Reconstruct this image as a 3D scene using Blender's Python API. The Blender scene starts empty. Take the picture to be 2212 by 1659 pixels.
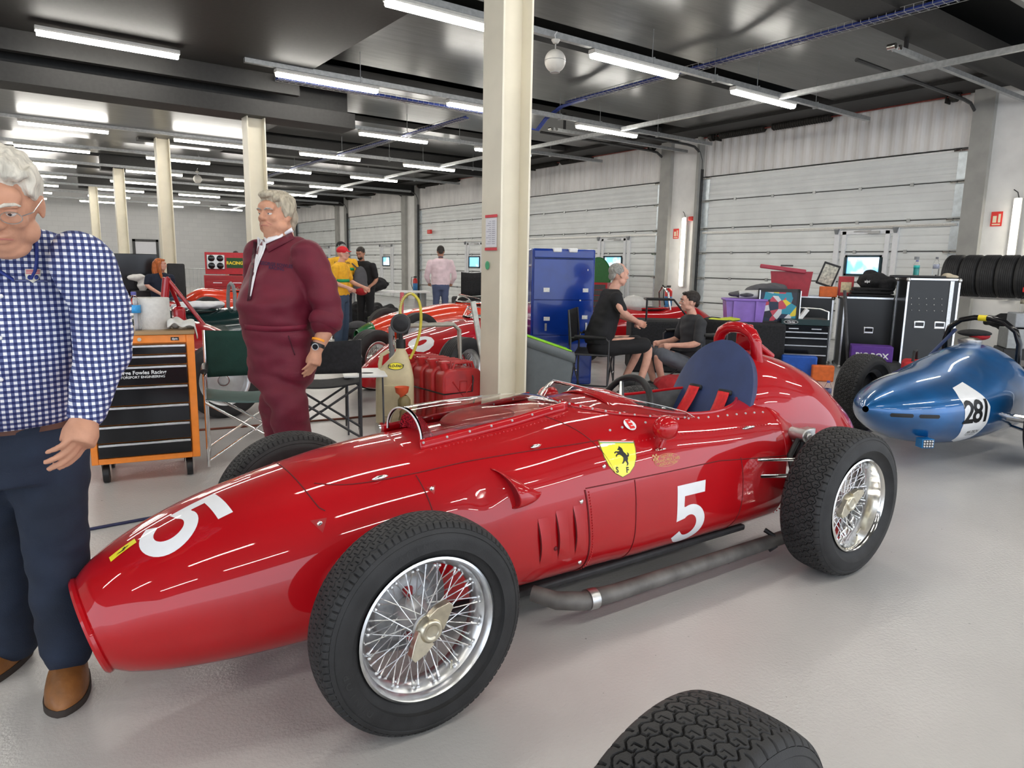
import bpy, bmesh, math, random
from math import sin, cos, pi, radians, sqrt, atan2
from mathutils import Vector, Matrix, Quaternion
from mathutils.bvhtree import BVHTree
random.seed(5)
SC = bpy.context.scene
COL = SC.collection

# ---------------------------------------------------------------- mesh builder
class MB:
    def __init__(s): s.v = []; s.f = []; s.uv = {}
    def add(s, vs, fs):
        o = len(s.v); s.v += [tuple(p) for p in vs]; s.f += [tuple(i + o for i in f) for f in fs]; return s
    def bx(s, x0, x1, y0, y1, z0, z1):
        vs = [(x, y, z) for z in (z0, z1) for y in (y0, y1) for x in (x0, x1)]
        return s.add(vs, [(0, 2, 3, 1), (4, 5, 7, 6), (0, 1, 5, 4), (2, 6, 7, 3), (0, 4, 6, 2), (1, 3, 7, 5)])
    def box(s, c, sz, rz=0, rx=0, ry=0):
        m = Matrix.Translation(c) @ Matrix.Rotation(rz, 4, 'Z') @ Matrix.Rotation(ry, 4, 'Y') @ Matrix.Rotation(rx, 4, 'X')
        a, b, d = [q / 2 for q in sz]
        vs = [m @ Vector((x, y, z)) for z in (-d, d) for y in (-b, b) for x in (-a, a)]
        return s.add(vs, [(0, 2, 3, 1), (4, 5, 7, 6), (0, 1, 5, 4), (2, 6, 7, 3), (0, 4, 6, 2), (1, 3, 7, 5)])
    def tube(s, pts, r, n=10, closed=False, caps=True, sx=1.0, up=None):
        pts = [Vector(p) for p in pts]; N = len(pts)
        rr = r if isinstance(r, (list, tuple)) else [r] * N
        rings = []; prev = None
        for i, p in enumerate(pts):
            if closed: t = pts[(i + 1) % N] - pts[i - 1]
            else: t = pts[min(i + 1, N - 1)] - pts[max(i - 1, 0)]
            if t.length < 1e-9: t = Vector((0, 0, 1))
            t.normalize()
            if prev is None:
                a = Vector(up) if up else (Vector((0, 0, 1)) if abs(t.z) < .9 else Vector((1, 0, 0)))
                u = t.cross(a).normalized()
            else:
                u = prev - t * prev.dot(t)
                u = u.normalized() if u.length > 1e-6 else t.cross(Vector((0, 0, 1))).normalized()
            prev = u; w = t.cross(u)
            rings.append([p + (u * cos(2 * pi * k / n) * sx + w * sin(2 * pi * k / n)) * rr[i] for k in range(n)])
        o = len(s.v); fs = []
        for R in rings: s.v += [tuple(q) for q in R]
        for i in range(N if closed else N - 1):
            j = (i + 1) % N
            for k in range(n):
                k2 = (k + 1) % n
                s.f.append((o + i * n + k, o + i * n + k2, o + j * n + k2, o + j * n + k))
        if caps and not closed:
            s.f.append(tuple(o + k for k in range(n))[::-1]); s.f.append(tuple(o + (N - 1) * n + k for k in range(n)))
        return s
    def cyl(s, p0, p1, r0, r1=None, n=16, caps=True):
        return s.tube([p0, p1], [r0, r0 if r1 is None else r1], n=n, caps=caps)
    def lathe(s, prof, n=32, o=(0, 0, 0), axis='Z', a0=0, a1=2 * pi, closed=False):
        full = abs(a1 - a0 - 2 * pi) < 1e-6; m = n if full else n + 1; b = len(s.v); o = Vector(o)
        for i in range(m):
            a = a0 + (a1 - a0) * i / n
            for (r, h) in prof:
                if axis == 'Z': p = (r * cos(a), r * sin(a), h)
                elif axis == 'Y': p = (r * cos(a), h, r * sin(a))
                else: p = (h, r * cos(a), r * sin(a))
                s.v.append(tuple(o + Vector(p)))
        k = len(prof)
        for i in range(n):
            i2 = (i + 1) % m
            for j in range(k if closed else k - 1):
                j2 = (j + 1) % k
                s.f.append((b + i * k + j, b + i2 * k + j, b + i2 * k + j2, b + i * k + j2))
        return s
    def ell(s, c, r, n=16, m=10, rot=None):
        c = Vector(c); R = rot or Matrix.Identity(3); o = len(s.v)
        if not isinstance(r, (tuple, list)): r = (r, r, r)
        for j in range(1, m):
            ph = pi * j / m
            for i in range(n):
                th = 2 * pi * i / n
                s.v.append(tuple(c + R @ Vector((r[0] * sin(ph) * cos(th), r[1] * sin(ph) * sin(th), r[2] * cos(ph)))))
        s.v.append(tuple(c + R @ Vector((0, 0, r[2])))); s.v.append(tuple(c + R @ Vector((0, 0, -r[2]))))
        T = o + (m - 1) * n; B = T + 1
        for j in range(m - 2):
            for i in range(n):
                i2 = (i + 1) % n
                s.f.append((o + j * n + i, o + (j + 1) * n + i, o + (j + 1) * n + i2, o + j * n + i2))
        for i in range(n):
            i2 = (i + 1) % n
            s.f.append((T, o + i, o + i2)); s.f.append((B, o + (m - 2) * n + i2, o + (m - 2) * n + i))
        return s
    def prism(s, pts, d, f=None):
        # pts (u,v) polygon extruded by d along w; f maps (u,v,w)->xyz
        f = f or (lambda u, v, w: (u, v, w)); n = len(pts)
        vs = [f(u, v, 0) for u, v in pts] + [f(u, v, d) for u, v in pts]
        return s.add(vs, [tuple(range(n))[::-1], tuple(range(n, 2 * n))] + [(i, (i + 1) % n, n + (i + 1) % n, n + i) for i in range(n)])
    def grid(s, fn, nu, nv, cu=False, cv=False):
        o = len(s.v); mu = nu if cu else nu + 1; mv = nv if cv else nv + 1
        for i in range(mu):
            for j in range(mv): s.v.append(tuple(fn(i / nu, j / nv)))
        for i in range(nu):
            for j in range(nv):
                a, b = (i + 1) % mu, (j + 1) % mv
                s.f.append((o + i * mv + j, o + a * mv + j, o + a * mv + b, o + i * mv + b))
        return s
    def mesh(s, name):
        me = bpy.data.meshes.new(name); me.from_pydata(s.v, [], s.f); me.update(); return me
    def build(s, name, mat, parent=None, smooth=True, bevel=0, sub=0, thick=0, fixn=True, angle=.7, loc=None, rot=None):
        me = s.mesh(name)
        if fixn:
            bm = bmesh.new(); bm.from_mesh(me); bmesh.ops.recalc_face_normals(bm, faces=bm.faces); bm.to_mesh(me); bm.free()
        return mkobj(name, me, mat, parent, smooth, bevel, sub, thick, angle, loc, rot)

def mkobj(name, me, mat, parent=None, smooth=True, bevel=0, sub=0, thick=0, angle=.7, loc=None, rot=None):
    if mat is not None:
        me.materials.clear(); me.materials.append(mat)
    if smooth:
        me.shade_smooth()
        if angle < 3: me.set_sharp_from_angle(angle=angle)
    o = bpy.data.objects.new(name, me); COL.objects.link(o)
    if parent: o.parent = parent
    if loc: o.location = loc
    if rot: o.rotation_euler = rot
    if thick:
        m = o.modifiers.new('s', 'SOLIDIFY'); m.thickness = thick; m.offset = 0
    if bevel:
        m = o.modifiers.new('b', 'BEVEL'); m.width = bevel; m.segments = 2; m.limit_method = 'ANGLE'; m.harden_normals = False
    if sub:
        m = o.modifiers.new('d', 'SUBSURF'); m.levels = sub; m.render_levels = sub
    return o

def thing(name, label, cat, loc=(0, 0, 0), rz=0, group=None):
    o = bpy.data.objects.new(name, None); COL.objects.link(o)
    o.empty_display_size = .1; o.location = loc; o.rotation_euler = (0, 0, rz)
    return tag(o, label, cat, group)
def tag(o, label, cat, group=None, kind=None):
    o['label'] = label; o['category'] = cat
    if group: o['group'] = group
    if kind: o['kind'] = kind
    return o
def struct(o): o['kind'] = 'structure'; return o
def children(o): return [c for c in bpy.data.objects if c.parent == o]
def dup(root, loc, rz=None, label=None, group=None):
    def rec(o, par):
        c = o.copy(); COL.objects.link(c)
        if par is not None: c.parent = par
        for ch in children(o): rec(ch, c)
        return c
    r = rec(root, None); r.location = loc
    if rz is not None: r.rotation_euler = (0, 0, rz)
    if label: r['label'] = label
    if group: r['group'] = group
    return r

def scratch_dg(sc):
    with bpy.context.temp_override(scene=sc, view_layer=sc.view_layers[0]): dg = bpy.context.evaluated_depsgraph_get()
    return dg
def evaluated(o):
    """bake modifiers into the mesh (in a scratch scene, so that nothing else is re-evaluated)"""
    sc = bpy.data.scenes.new('scratch'); par = o.parent; o.parent = None
    sc.collection.objects.link(o); COL.objects.unlink(o)
    dg = scratch_dg(sc)
    me = bpy.data.meshes.new_from_object(o.evaluated_get(dg)); old = o.data
    o.modifiers.clear(); o.data = me; bpy.data.meshes.remove(old)
    COL.objects.link(o); o.parent = par; bpy.data.scenes.remove(sc); return o

def herm(xs, ys, x):
    if x <= xs[0]: return ys[0]
    if x >= xs[-1]: return ys[-1]
    i = 0
    while xs[i + 1] < x: i += 1
    def d(k):
        if k == 0: return (ys[1] - ys[0]) / (xs[1] - xs[0])
        if k == len(xs) - 1: return (ys[-1] - ys[-2]) / (xs[-1] - xs[-2])
        a = (ys[k] - ys[k - 1]) / (xs[k] - xs[k - 1]); b = (ys[k + 1] - ys[k]) / (xs[k + 1] - xs[k])
        if a * b <= 0: return 0
        return 2 * a * b / (a + b)
    h = xs[i + 1] - xs[i]; t = (x - xs[i]) / h
    return (2*t**3 - 3*t*t + 1) * ys[i] + (t**3 - 2*t*t + t) * h * d(i) + (-2*t**3 + 3*t*t) * ys[i+1] + (t**3 - t*t) * h * d(i+1)
def table(rows):
    xs = [r[0] for r in rows]
    return lambda x: [herm(xs, [r[k] for r in rows], x) for k in range(1, len(rows[0]))]

# ---------------------------------------------------------------- text and decals
def text_mesh(body, size, bold=0.0, shear=0.0, align='CENTER', space=1.0):
    cu = bpy.data.curves.new('t', 'FONT'); cu.body = body; cu.size = size; cu.offset = bold; cu.shear = shear
    cu.align_x = align; cu.align_y = 'CENTER'; cu.space_character = space; cu.resolution_u = 3
    sc = bpy.data.scenes.new('scratch'); o = bpy.data.objects.new('t', cu); sc.collection.objects.link(o)
    dg = scratch_dg(sc)
    me = bpy.data.meshes.new_from_object(o.evaluated_get(dg))
    vs = [tuple(v.co) for v in me.vertices]; fs = [tuple(p.vertices) for p in me.polygons]
    bpy.data.objects.remove(o); bpy.data.curves.remove(cu); bpy.data.meshes.remove(me); bpy.data.scenes.remove(sc)
    return vs, fs
def flat(name, shapes, O, U, V, N, mat, parent=None, lift=.002, bvh=None, cuts=.02, sag=None):
    """place 2-D shapes (list of polygons or text (vs,fs)) on plane O+uU+vV, optionally dropped onto bvh along -N"""
    O, U, V, N = Vector(O), Vector(U).normalized(), Vector(V).normalized(), Vector(N).normalized()
    bm = bmesh.new()
    for sh in shapes:
        if isinstance(sh, tuple):
            vs, fs = sh; q = [bm.verts.new((v[0], v[1], 0)) for v in vs]
            for f in fs:
                try: bm.faces.new([q[i] for i in f])
                except ValueError: pass
        else:
            q = [bm.verts.new((p[0], p[1], 0)) for p in sh]; bm.faces.new(q)
    bmesh.ops.triangulate(bm, faces=bm.faces)
    if bvh is not None:
        for it in range(6):
            es = [e for e in bm.edges if e.calc_length() > cuts]
            if not es: break
            bmesh.ops.subdivide_edges(bm, edges=es, cuts=1); bmesh.ops.triangulate(bm, faces=bm.faces)
    for v in bm.verts:
        p = O + U * v.co.x + V * v.co.y
        if bvh is not None:
            h = bvh.ray_cast(p + N * 1.0, -N, 2.0)
            if h[0] is not None: p = h[0] + N * lift
        else:
            p = p + N * lift
            if sag: p = Vector(sag(p))
        v.co = p
    for f in bm.faces:
        f.normal_update()
        if f.normal.dot(N) < 0: f.normal_flip()
    me = bpy.data.meshes.new(name); bm.to_mesh(me); bm.free()
    return mkobj(name, me, mat, parent, smooth=True, angle=.9)
def bvh_of(*obs):
    vs = []; fs = []
    for o in obs:
        n = len(vs); vs += [o.matrix_basis @ v.co if False else v.co.copy() for v in o.data.vertices]
        fs += [tuple(i + n for i in p.vertices) for p in o.data.polygons]
    return BVHTree.FromPolygons(vs, fs)
def circle(cx, cy, rx, ry=None, n=28):
    ry = ry or rx; return [(cx + rx * cos(2 * pi * i / n), cy + ry * sin(2 * pi * i / n)) for i in range(n)]

# ---------------------------------------------------------------- materials
_m = {}
def mat(name, col=(.5, .5, .5), rough=.5, metal=0, coat=0, emit=None, es=1, trans=0, alpha=1, noise=0, nscale=20, bump=0, bscale=200, ior=1.45, spec=.5, sheen=0, col2=None, n2=6, stretch=None):
    if name in _m: return _m[name]
    m = bpy.data.materials.new(name); m.use_nodes = True; nt = m.node_tree; b = nt.nodes['Principled BSDF']
    b.inputs['Base Color'].default_value = (*col, 1); b.inputs['Roughness'].default_value = rough
    b.inputs['Metallic'].default_value = metal; b.inputs['Coat Weight'].default_value = coat; b.inputs['Coat Roughness'].default_value = .03
    b.inputs['IOR'].default_value = ior; b.inputs['Specular IOR Level'].default_value = spec
    b.inputs['Transmission Weight'].default_value = trans; b.inputs['Alpha'].default_value = alpha
    if sheen: b.inputs['Sheen Weight'].default_value = sheen
    if emit: b.inputs['Emission Color'].default_value = (*emit, 1); b.inputs['Emission Strength'].default_value = es
    L = nt.links.new
    if noise or bump or col2:
        tc = nt.nodes.new('ShaderNodeTexCoord'); src = tc.outputs['Object']
        if stretch:
            mp = nt.nodes.new('ShaderNodeMapping'); mp.inputs['Scale'].default_value = stretch; L(src, mp.inputs[0]); src = mp.outputs[0]
        if noise or col2:
            n = nt.nodes.new('ShaderNodeTexNoise'); n.inputs['Scale'].default_value = nscale if not col2 else n2; n.inputs['Detail'].default_value = 6; L(src, n.inputs['Vector'])
            r = nt.nodes.new('ShaderNodeValToRGB')
            if col2: a, c = col, col2
            else: a = tuple(q * (1 - noise) for q in col); c = tuple(min(1, q * (1 + noise)) for q in col)
            r.color_ramp.elements[0].position = .35; r.color_ramp.elements[1].position = .65
            r.color_ramp.elements[0].color = (*a, 1); r.color_ramp.elements[1].color = (*c, 1)
            L(n.outputs['Fac'], r.inputs[0]); L(r.outputs[0], b.inputs['Base Color'])
        if bump:
            n = nt.nodes.new('ShaderNodeTexNoise'); n.inputs['Scale'].default_value = bscale; n.inputs['Detail'].default_value = 4; L(src, n.inputs['Vector'])
            bp = nt.nodes.new('ShaderNodeBump'); bp.inputs['Strength'].default_value = bump; bp.inputs['Distance'].default_value = .01
            L(n.outputs['Fac'], bp.inputs['Height']); L(bp.outputs[0], b.inputs['Normal'])
    _m[name] = m; return m
def nodes(m): return m.node_tree.nodes, m.node_tree.links.new

RED = mat('race_red', (.43, .0015, .006), .5, coat=1, noise=.06, nscale=3, spec=.15)
RED2 = mat('dark_red_paint', (.36, .006, .012), .3, coat=.8, noise=.1, nscale=5)
SEAMC = mat('panel_gap', (.12, .002, .004), .6, noise=.1)
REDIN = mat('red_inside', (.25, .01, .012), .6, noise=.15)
CHROME = mat('chrome', (.82, .81, .78), .12, 1, noise=.05)
STEEL = mat('brushed_steel', (.55, .55, .54), .35, 1, noise=.1, nscale=40)
ALU = mat('aluminium', (.7, .71, .72), .3, 1, noise=.08, nscale=30)
SILVERP = mat('silver_paint', (.55, .56, .57), .35, .6, noise=.06)
RUBBER = mat('tyre_rubber', (.022, .022, .023), .62, noise=.25, nscale=12, bump=.15, bscale=300)
BLACK = mat('black_plastic', (.012, .012, .013), .45, noise=.2, nscale=15)
BLACKG = mat('black_gloss', (.008, .008, .009), .15, noise=.1)
BLACKF = mat('black_fabric', (.013, .013, .015), .85, noise=.3, nscale=40, bump=.3, bscale=250)
DKGREY = mat('dark_grey', (.05, .05, .052), .55, noise=.15)
GREY = mat('mid_grey', (.2, .21, .22), .5, noise=.08)
LGREY = mat('light_grey', (.5, .5, .49), .5, noise=.05)
WHITE = mat('white_paint', (.8, .8, .79), .4, noise=.03)
WHITEG = mat('white_gloss', (.85, .86, .88), .25, coat=.5, noise=.02)
GLASS = mat('clear_plastic', (.98, .98, .98), .02, trans=1, ior=1.15, noise=.01)
PERSPEX = mat('perspex', (.96, .97, .96), .01, trans=1, ior=1.25, noise=.01)
YELLOW = mat('yellow', (.85, .68, .03), .4, noise=.04)
ORANGE = mat('orange_paint', (.9, .26, .03), .35, coat=.3, noise=.05)
NAVY = mat('navy_vinyl', (.025, .045, .13), .45, noise=.12, nscale=9, bump=.2, bscale=400)
BLUECAB = mat('blue_cabinet', (.004, .035, .27), .22, coat=.3, noise=.12, nscale=5)
BLUECAR = mat('metallic_blue', (.003, .10, .30), .34, .4, coat=1, noise=.2, nscale=4)
GREEN = mat('green', (.01, .14, .04), .3, coat=.5, noise=.1)
LIME = mat('lime', (.3, .72, .02), .35, noise=.06)
ORCAR = mat('orange_red_paint', (.75, .05, .015), .25, coat=1, noise=.06)
TUBE = mat('lamp_tube', (1, 1, 1), .4, emit=(1, .96, .88), es=15, noise=.01)
TUBE2 = mat('wall_lamp_tube', (1, 1, 1), .4, emit=(1, .95, .82), es=4, noise=.01)
BRASS = mat('worn_nickel', (.62, .57, .45), .28, 1, noise=.12, nscale=30)
# ================================================================ setting (garage hall)
cam = bpy.data.cameras.new('camera'); camo = bpy.data.objects.new('camera', cam); COL.objects.link(camo)
cam.sensor_width = 36; cam.lens = 1519.2 / 2212 * 36; cam.clip_start = .05; cam.clip_end = 200
def camrot(p, y, r):
    cp, sp = cos(p), sin(p); cy, sy = cos(y), sin(y); cr, sr = cos(r), sin(r)
    M0 = Matrix(((1, 0, 0), (0, 0, -1), (0, 1, 0)))
    return Matrix(((cr, -sr, 0), (sr, cr, 0), (0, 0, 1))) @ Matrix(((1, 0, 0), (0, cp, -sp), (0, sp, cp))) @ M0 @ Matrix(((cy, -sy, 0), (sy, cy, 0), (0, 0, 1)))
_M = camrot(.16483, .63213, .018162)
_R = Matrix((_M[0], -_M[1], -_M[2])).transposed()
camo.matrix_world = Matrix.Translation((0, 0, 1.35)) @ _R.to_4x4()
SC.camera = camo
SC.view_settings.view_transform = 'Standard'; SC.view_settings.look = 'None'; SC.view_settings.gamma = 1; SC.view_settings.exposure = 1.62
w = bpy.data.worlds.new('world'); SC.world = w; w.use_nodes = True
bg = w.node_tree.nodes['Background']; bg.inputs[0].default_value = (.80, .88, 1, 1); bg.inputs[1].default_value = .95

# floor
FLOOR = mat('epoxy_floor', (.43, .43, .425), .16, spec=.6)
nd, lk = nodes(FLOOR); bs = nd['Principled BSDF']
tc = nd.new('ShaderNodeTexCoord')
def noise(sc, det=5, rough=.6, vec=None, dist=0):
    n = nd.new('ShaderNodeTexNoise'); n.inputs['Scale'].default_value = sc; n.inputs['Detail'].default_value = det; n.inputs['Roughness'].default_value = rough; n.inputs['Distortion'].default_value = dist
    lk(vec or tc.outputs['Object'], n.inputs['Vector']); return n
def ramp(src, p0, c0, p1, c1):
    r = nd.new('ShaderNodeValToRGB'); r.color_ramp.elements[0].position = p0; r.color_ramp.elements[1].position = p1
    r.color_ramp.elements[0].color = (*c0, 1); r.color_ramp.elements[1].color = (*c1, 1); lk(src, r.inputs[0]); return r
a = ramp(noise(.9).outputs[0], .3, (.50, .49, .478), .7, (.57, .565, .55))
# thin scuffs: stretched noise lines
mp = nd.new('ShaderNodeMapping'); mp.inputs['Scale'].default_value = (1.2, 9, 1); mp.inputs['Rotation'].default_value = (0, 0, .5); lk(tc.outputs['Object'], mp.inputs[0])
sc_ = ramp(noise(2.2, 8, .75, mp.outputs[0], 1.2).outputs[0], .72, (0, 0, 0), .78, (1, 1, 1))
sp_ = ramp(noise(34, 3, .5).outputs[0], .735, (0, 0, 0), .76, (1, 1, 1))
mx = nd.new('ShaderNodeMixRGB'); mx.blend_type = 'MULTIPLY'; lk(sc_.outputs[0], mx.inputs[0]); lk(a.outputs[0], mx.inputs[1]); mx.inputs[2].default_value = (.62, .61, .60, 1)
mx2 = nd.new('ShaderNodeMixRGB'); mx2.blend_type = 'MULTIPLY'; lk(sp_.outputs[0], mx2.inputs[0]); lk(mx.outputs[0], mx2.inputs[1]); mx2.inputs[2].default_value = (.55, .54, .53, 1)
lk(mx2.outputs[0], bs.inputs['Base Color'])
rr = ramp(noise(3.5).outputs[0], .3, (.16, .16, .16), .75, (.27, .27, .27)); lk(rr.outputs[0], bs.inputs['Roughness'])
bp = nd.new('ShaderNodeBump'); bp.inputs['Strength'].default_value = .16; bp.inputs['Distance'].default_value = .02; lk(noise(75, 3, .6).outputs[0], bp.inputs['Height']); lk(bp.outputs[0], bs.inputs['Normal'])
struct(MB().bx(-9, 15.5, -9, 42.5, -.1, 0).build('floor', FLOOR, bevel=0, smooth=False))

WX = 13.7; BAY = 6.94; Y0 = 5.5
CONC = mat('painted_wall', (.80, .79, .77), .65, noise=.05, nscale=3, bump=.1, bscale=60)
PILG = mat('grey_pillar', (.36, .355, .33), .6, noise=.08, nscale=4)
SHUT = mat('door_white', (.78, .80, .79), .38, noise=.05, nscale=2)
CORR = mat('corrugated_white', (.80, .78, .76), .5, noise=.10, nscale=2.5, stretch=(1, 1, .3))
DARKM = mat('dark_steel', (.06, .06, .06), .45, .4, noise=.15)
GALV = mat('galvanised', (.42, .43, .43), .42, .7, noise=.12, nscale=20)
CREAM = mat('cream_paint', (.74, .69, .56), .45, noise=.05, nscale=3)
JOINT = mat('joint_black', (.02, .02, .02), .6, noise=.1)
SPRING = mat('spring_steel', (.035, .033, .03), .5, .5, noise=.2, nscale=30)
REDSIGN = mat('fire_sign_red', (.75, .04, .03), .4, noise=.03)

# wall_right is built bay by bay: pillar, door opening, corrugated lintel
wr = MB()
K = 6
for k in range(-1, K):
    yb = Y0 + BAY * k
    wr.bx(WX - .02, WX + .35, yb - 1.15 + .0, yb - .30, 0, 4.75)
wr.bx(WX + .30, WX + .36, Y0 - BAY, 41, 0, 4.75)
struct(wr.build('wall_right', CONC, smooth=False))
pg = MB()
for k in range(-1, K):
    yb = Y0 + BAY * k
    pg.bx(WX - .14, WX + .1, yb - .30, yb + .02, 0, 4.45).bx(WX - .14, WX + .1, yb - 1.17, yb - 1.10, 0, 4.45)
struct(pg.build('trim_1', PILG, smooth=False))

def garage_door(k):
    y0 = Y0 + BAY * k; y1 = y0 + BAY - 1.15
    nseg = int((y1 - y0) / .028)
    c = MB()
    prof = []
    for i in range(nseg + 1):
        y = y0 + (y1 - y0) * i / nseg; ph = i % 8
        d = 0 if ph in (0, 1, 2) else (.028 if ph in (4, 5, 6) else .014)
        prof.append((WX + .03 + d, y))
    o = 0
    for x, y in prof: c.v += [(x, y, 3.53), (x, y, 4.56)]
    for i in range(nseg): c.f.append((2 * i, 2 * i + 2, 2 * i + 3, 2 * i + 1))
    struct(c.build('trim_%d' % (10 + k), CORR, smooth=False))
    # sectional door: a thing-like structure with slats pressed in
    d = MB(); zs = [0]
    edges = [0, .59, 1.175, 1.765, 2.33, 2.97, 3.50]
    X = WX + .05
    pts = []
    for a, b in zip(edges[:-1], edges[1:]):
        n = 4
        for i in range(n):
            za = a + (b - a) * i / n; zb = a + (b - a) * (i + 1) / n
            pts += [(X - (.004 if i else -.006), za + .004), (X - .008, za + .02), (X - .006, (za + zb) / 2), (X + .004, zb - .022), (X + .006, zb - .004)]
    for x, z in pts: d.v += [(x, y0 + .02, z), (x, y1 - .02, z)]
    for i in range(len(pts) - 1): d.f.append((2 * i, 2 * i + 1, 2 * i + 3, 2 * i + 2))
    do = struct(d.build('door_%d' % (k + 3), SHUT, smooth=False))
    j = MB()
    for z in edges[1:-1]: j.bx(X - .012, X + .01, y0 + .05, y1 - .05, z - .007, z + .007)
    j.bx(X - .012, X + .01, y0 + .03, y1 - .03, 3.505, 3.525); j.build('panel_joint', JOINT, do, smooth=False)
    MB().bx(X - .02, X + .02, y0 + .05, y1 - .02, 3.462, 3.50).build('top_rail', WHITE, do, smooth=False)
    b = MB()
    for z in edges[1:-1]:
        for i in range(1, 6):
            y = y0 + (y1 - y0) * i / 6
            if z < 2 and abs(y - (y0 + 3.9)) < .5 and False: continue
            b.bx(X - .02, X - .005, y - .03, y + .03, z - .035, z + .03)
    b.build('hinge', GALV, do, smooth=False)
    b = MB(); r = MB()
    for ye, s in ((y0 + .05, 1), (y1 - .05, -1)):
        for a, q in zip(edges[:-1], edges[1:]): b.bx(X - .016, X, min(ye, ye + s * .18), max(ye, ye + s * .18), a + .03, q - .03)
        for z in edges[1:]: r.cyl((X - .05, ye, z - .02), (X - .05, ye + s * .12, z - .02), .022, n=8).cyl((X - .05, ye + s * .14, z - .02), (X - .05, ye + s * .24, z - .02), .022, n=8)
    b.build('end_plate', mat('zinc_plate', (.62, .68, .72), .35, .5, noise=.12, nscale=10), do, smooth=False); r.build('roller', CHROME, do)
    MB().bx(X - .05, X - .01, y0 + .12, y1 - .12, 2.205, 2.245).bx(X - .075, X - .045, y0 + .14, y1 - .14, 2.225, 2.25).build('stiffening_bar', STEEL, do, smooth=False)
    # wicket door
    wy0, wy1 = y0 + 1.20, y0 + 2.25
    f = MB().bx(X - .045, X - .005, wy0 - .1, wy0, .03, 2.2).bx(X - .045, X - .005, wy1, wy1 + .1, .03, 2.2).bx(X - .045, X - .005, wy0 + .06, wy0 + .14, .05, 2.16).bx(X - .045, X - .005, wy1 - .14, wy1 - .06, .05, 2.16).bx(X - .045, X - .005, wy0, wy1, 2.10, 2.18).bx(X - .04, X - .005, wy0 + .1, wy1 - .1, 1.66, 1.72)
    f.build('wicket_frame', WHITEG, do, smooth=False)
    MB().box((X - .07, wy0 + .35, 2.13), (.05, .22, .05)).tube([(X - .08, wy0 + .4, 2.16), (X - .10, wy0 + .6, 2.16), (X - .06, wy0 + .75, 2.15)], .01, n=6).build('door_closer', LGREY, do)
    for yy in (wy0 - .05, wy1 + .05): MB().prism([(-.05, 0), (.05, 0), (.02, -.10), (-.02, -.10)], .05, lambda u, v, w_: (X - .09 + w_, yy + u, 2.21 + v)).build('bracket', GREY, do, smooth=False)
    # window in the wicket (lit by the day outside)
    zc = 1.50; yc = (wy0 + wy1) / 2
    wf = MB()
    for a, b2, c_, d_ in ((-.36, .36, .16, .20), (-.36, .36, -.20, -.16), (-.36, -.32, -.2, .2), (.32, .36, -.2, .2)): wf.bx(X - .055, X - .003, yc + a, yc + b2, zc + c_, zc + d_)
    wo = struct(wf.build('window_%d' % (k + 3), mat('window_rubber', (.02, .05, .06), .4, noise=.1), smooth=False))
    MB().bx(X - .025, X - .015, yc - .33, yc + .33, zc - .17, zc + .17).build('pane', DAYP, wo, smooth=False)
    # tracks, chain, torsion shaft and springs
    for ye, s in ((y0 - .0, 1), (y1, -1)):
        t = MB().bx(X - .10, X - .02, ye - .035, ye + .035, 0, 3.7)
        pts = [(X - .06, ye, 3.7), (X - .07, ye, 3.9), (X - .16, ye, 4.08), (X - .35, ye, 4.18), (X - .6, ye, 4.2), (X - 4.0, ye, 4.22)]
        t.tube(pts, .028, n=6)
        tag(t.build('door_track', DARKM, smooth=False), TRACKL[(k, s)], 'door track', 'tracks of the sectional doors')
        tag(MB().cyl((X - .16, ye + s * .30, 4.38), (X - .16, ye + s * .38, 4.38), .10, n=18).cyl((X - .16, ye + s * .24, 4.38), (X - .16, ye + s * .42, 4.38), .05, n=12).bx(X - .2, X + .03, ye + s * .46, ye + s * .48, 4.28, 4.5).build('cable_drum', SPRING), DRUML[(k, s)], 'cable drum', 'cable drums of the sectional doors')
    tag(MB().cyl((X - .16, y0 + .1, 4.38), (X - .16, y1 - .1, 4.38), .014, n=8).build('torsion_shaft', mat('rust_shaft', (.22, .05, .04), .5, .3, noise=.2)), ORD[k] + ' rusty torsion shaft above the sectional doors, counted from the camera', 'torsion shaft', 'torsion shafts')
    for a, b2, nm in ((yc + .35 + .5, yc + 1.75 + .4, 'larger'), (yc + 2.35, yc + 3.5, 'smaller')):
        h = MB(); pts = []; n = 260; turns = 24
        h.cyl((X - .16, a, 4.38), (X - .16, b2, 4.38), .072, n=16)
        for i in range(turns):
            y = a + (b2 - a) * (i + .5) / turns
            h.tube([(X - .16 + .076 * cos(q * pi / 6), y, 4.38 + .076 * sin(q * pi / 6)) for q in range(12)], .012, n=5, closed=True)
        tag(h.build('torsion_spring', SPRING), ('black coil spring, %s of the two, above the %s door' % (nm, ORD[k])), 'spring', 'torsion springs above the doors')
ORD = {-1: 'unseen', 0: 'nearest', 1: 'second', 2: 'third', 3: 'fourth', 4: 'farthest'}
TRACKL = {(k, s): 'dark curved track on the %s side of the %s sectional door' % ('right' if s > 0 else 'left', ORD[k]) for k in range(-1, 5) for s in (-1, 1)}
DRUML = {(k, s): 'dark cable drum at the %s top corner of the %s door' % ('right' if s > 0 else 'left', ORD[k]) for k in range(-1, 5) for s in (-1, 1)}
DAYP = mat('daylit_pane', (.3, .5, .7), .2, emit=(.45, .75, 1), es=.75, noise=.02)
nd, lk = nodes(DAYP)
tcx = nd.new('ShaderNodeTexCoord'); nx = nd.new('ShaderNodeTexNoise'); nx.inputs['Scale'].default_value = 2.2; nx.inputs['Detail'].default_value = 4; lk(tcx.outputs['Object'], nx.inputs['Vector'])
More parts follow.
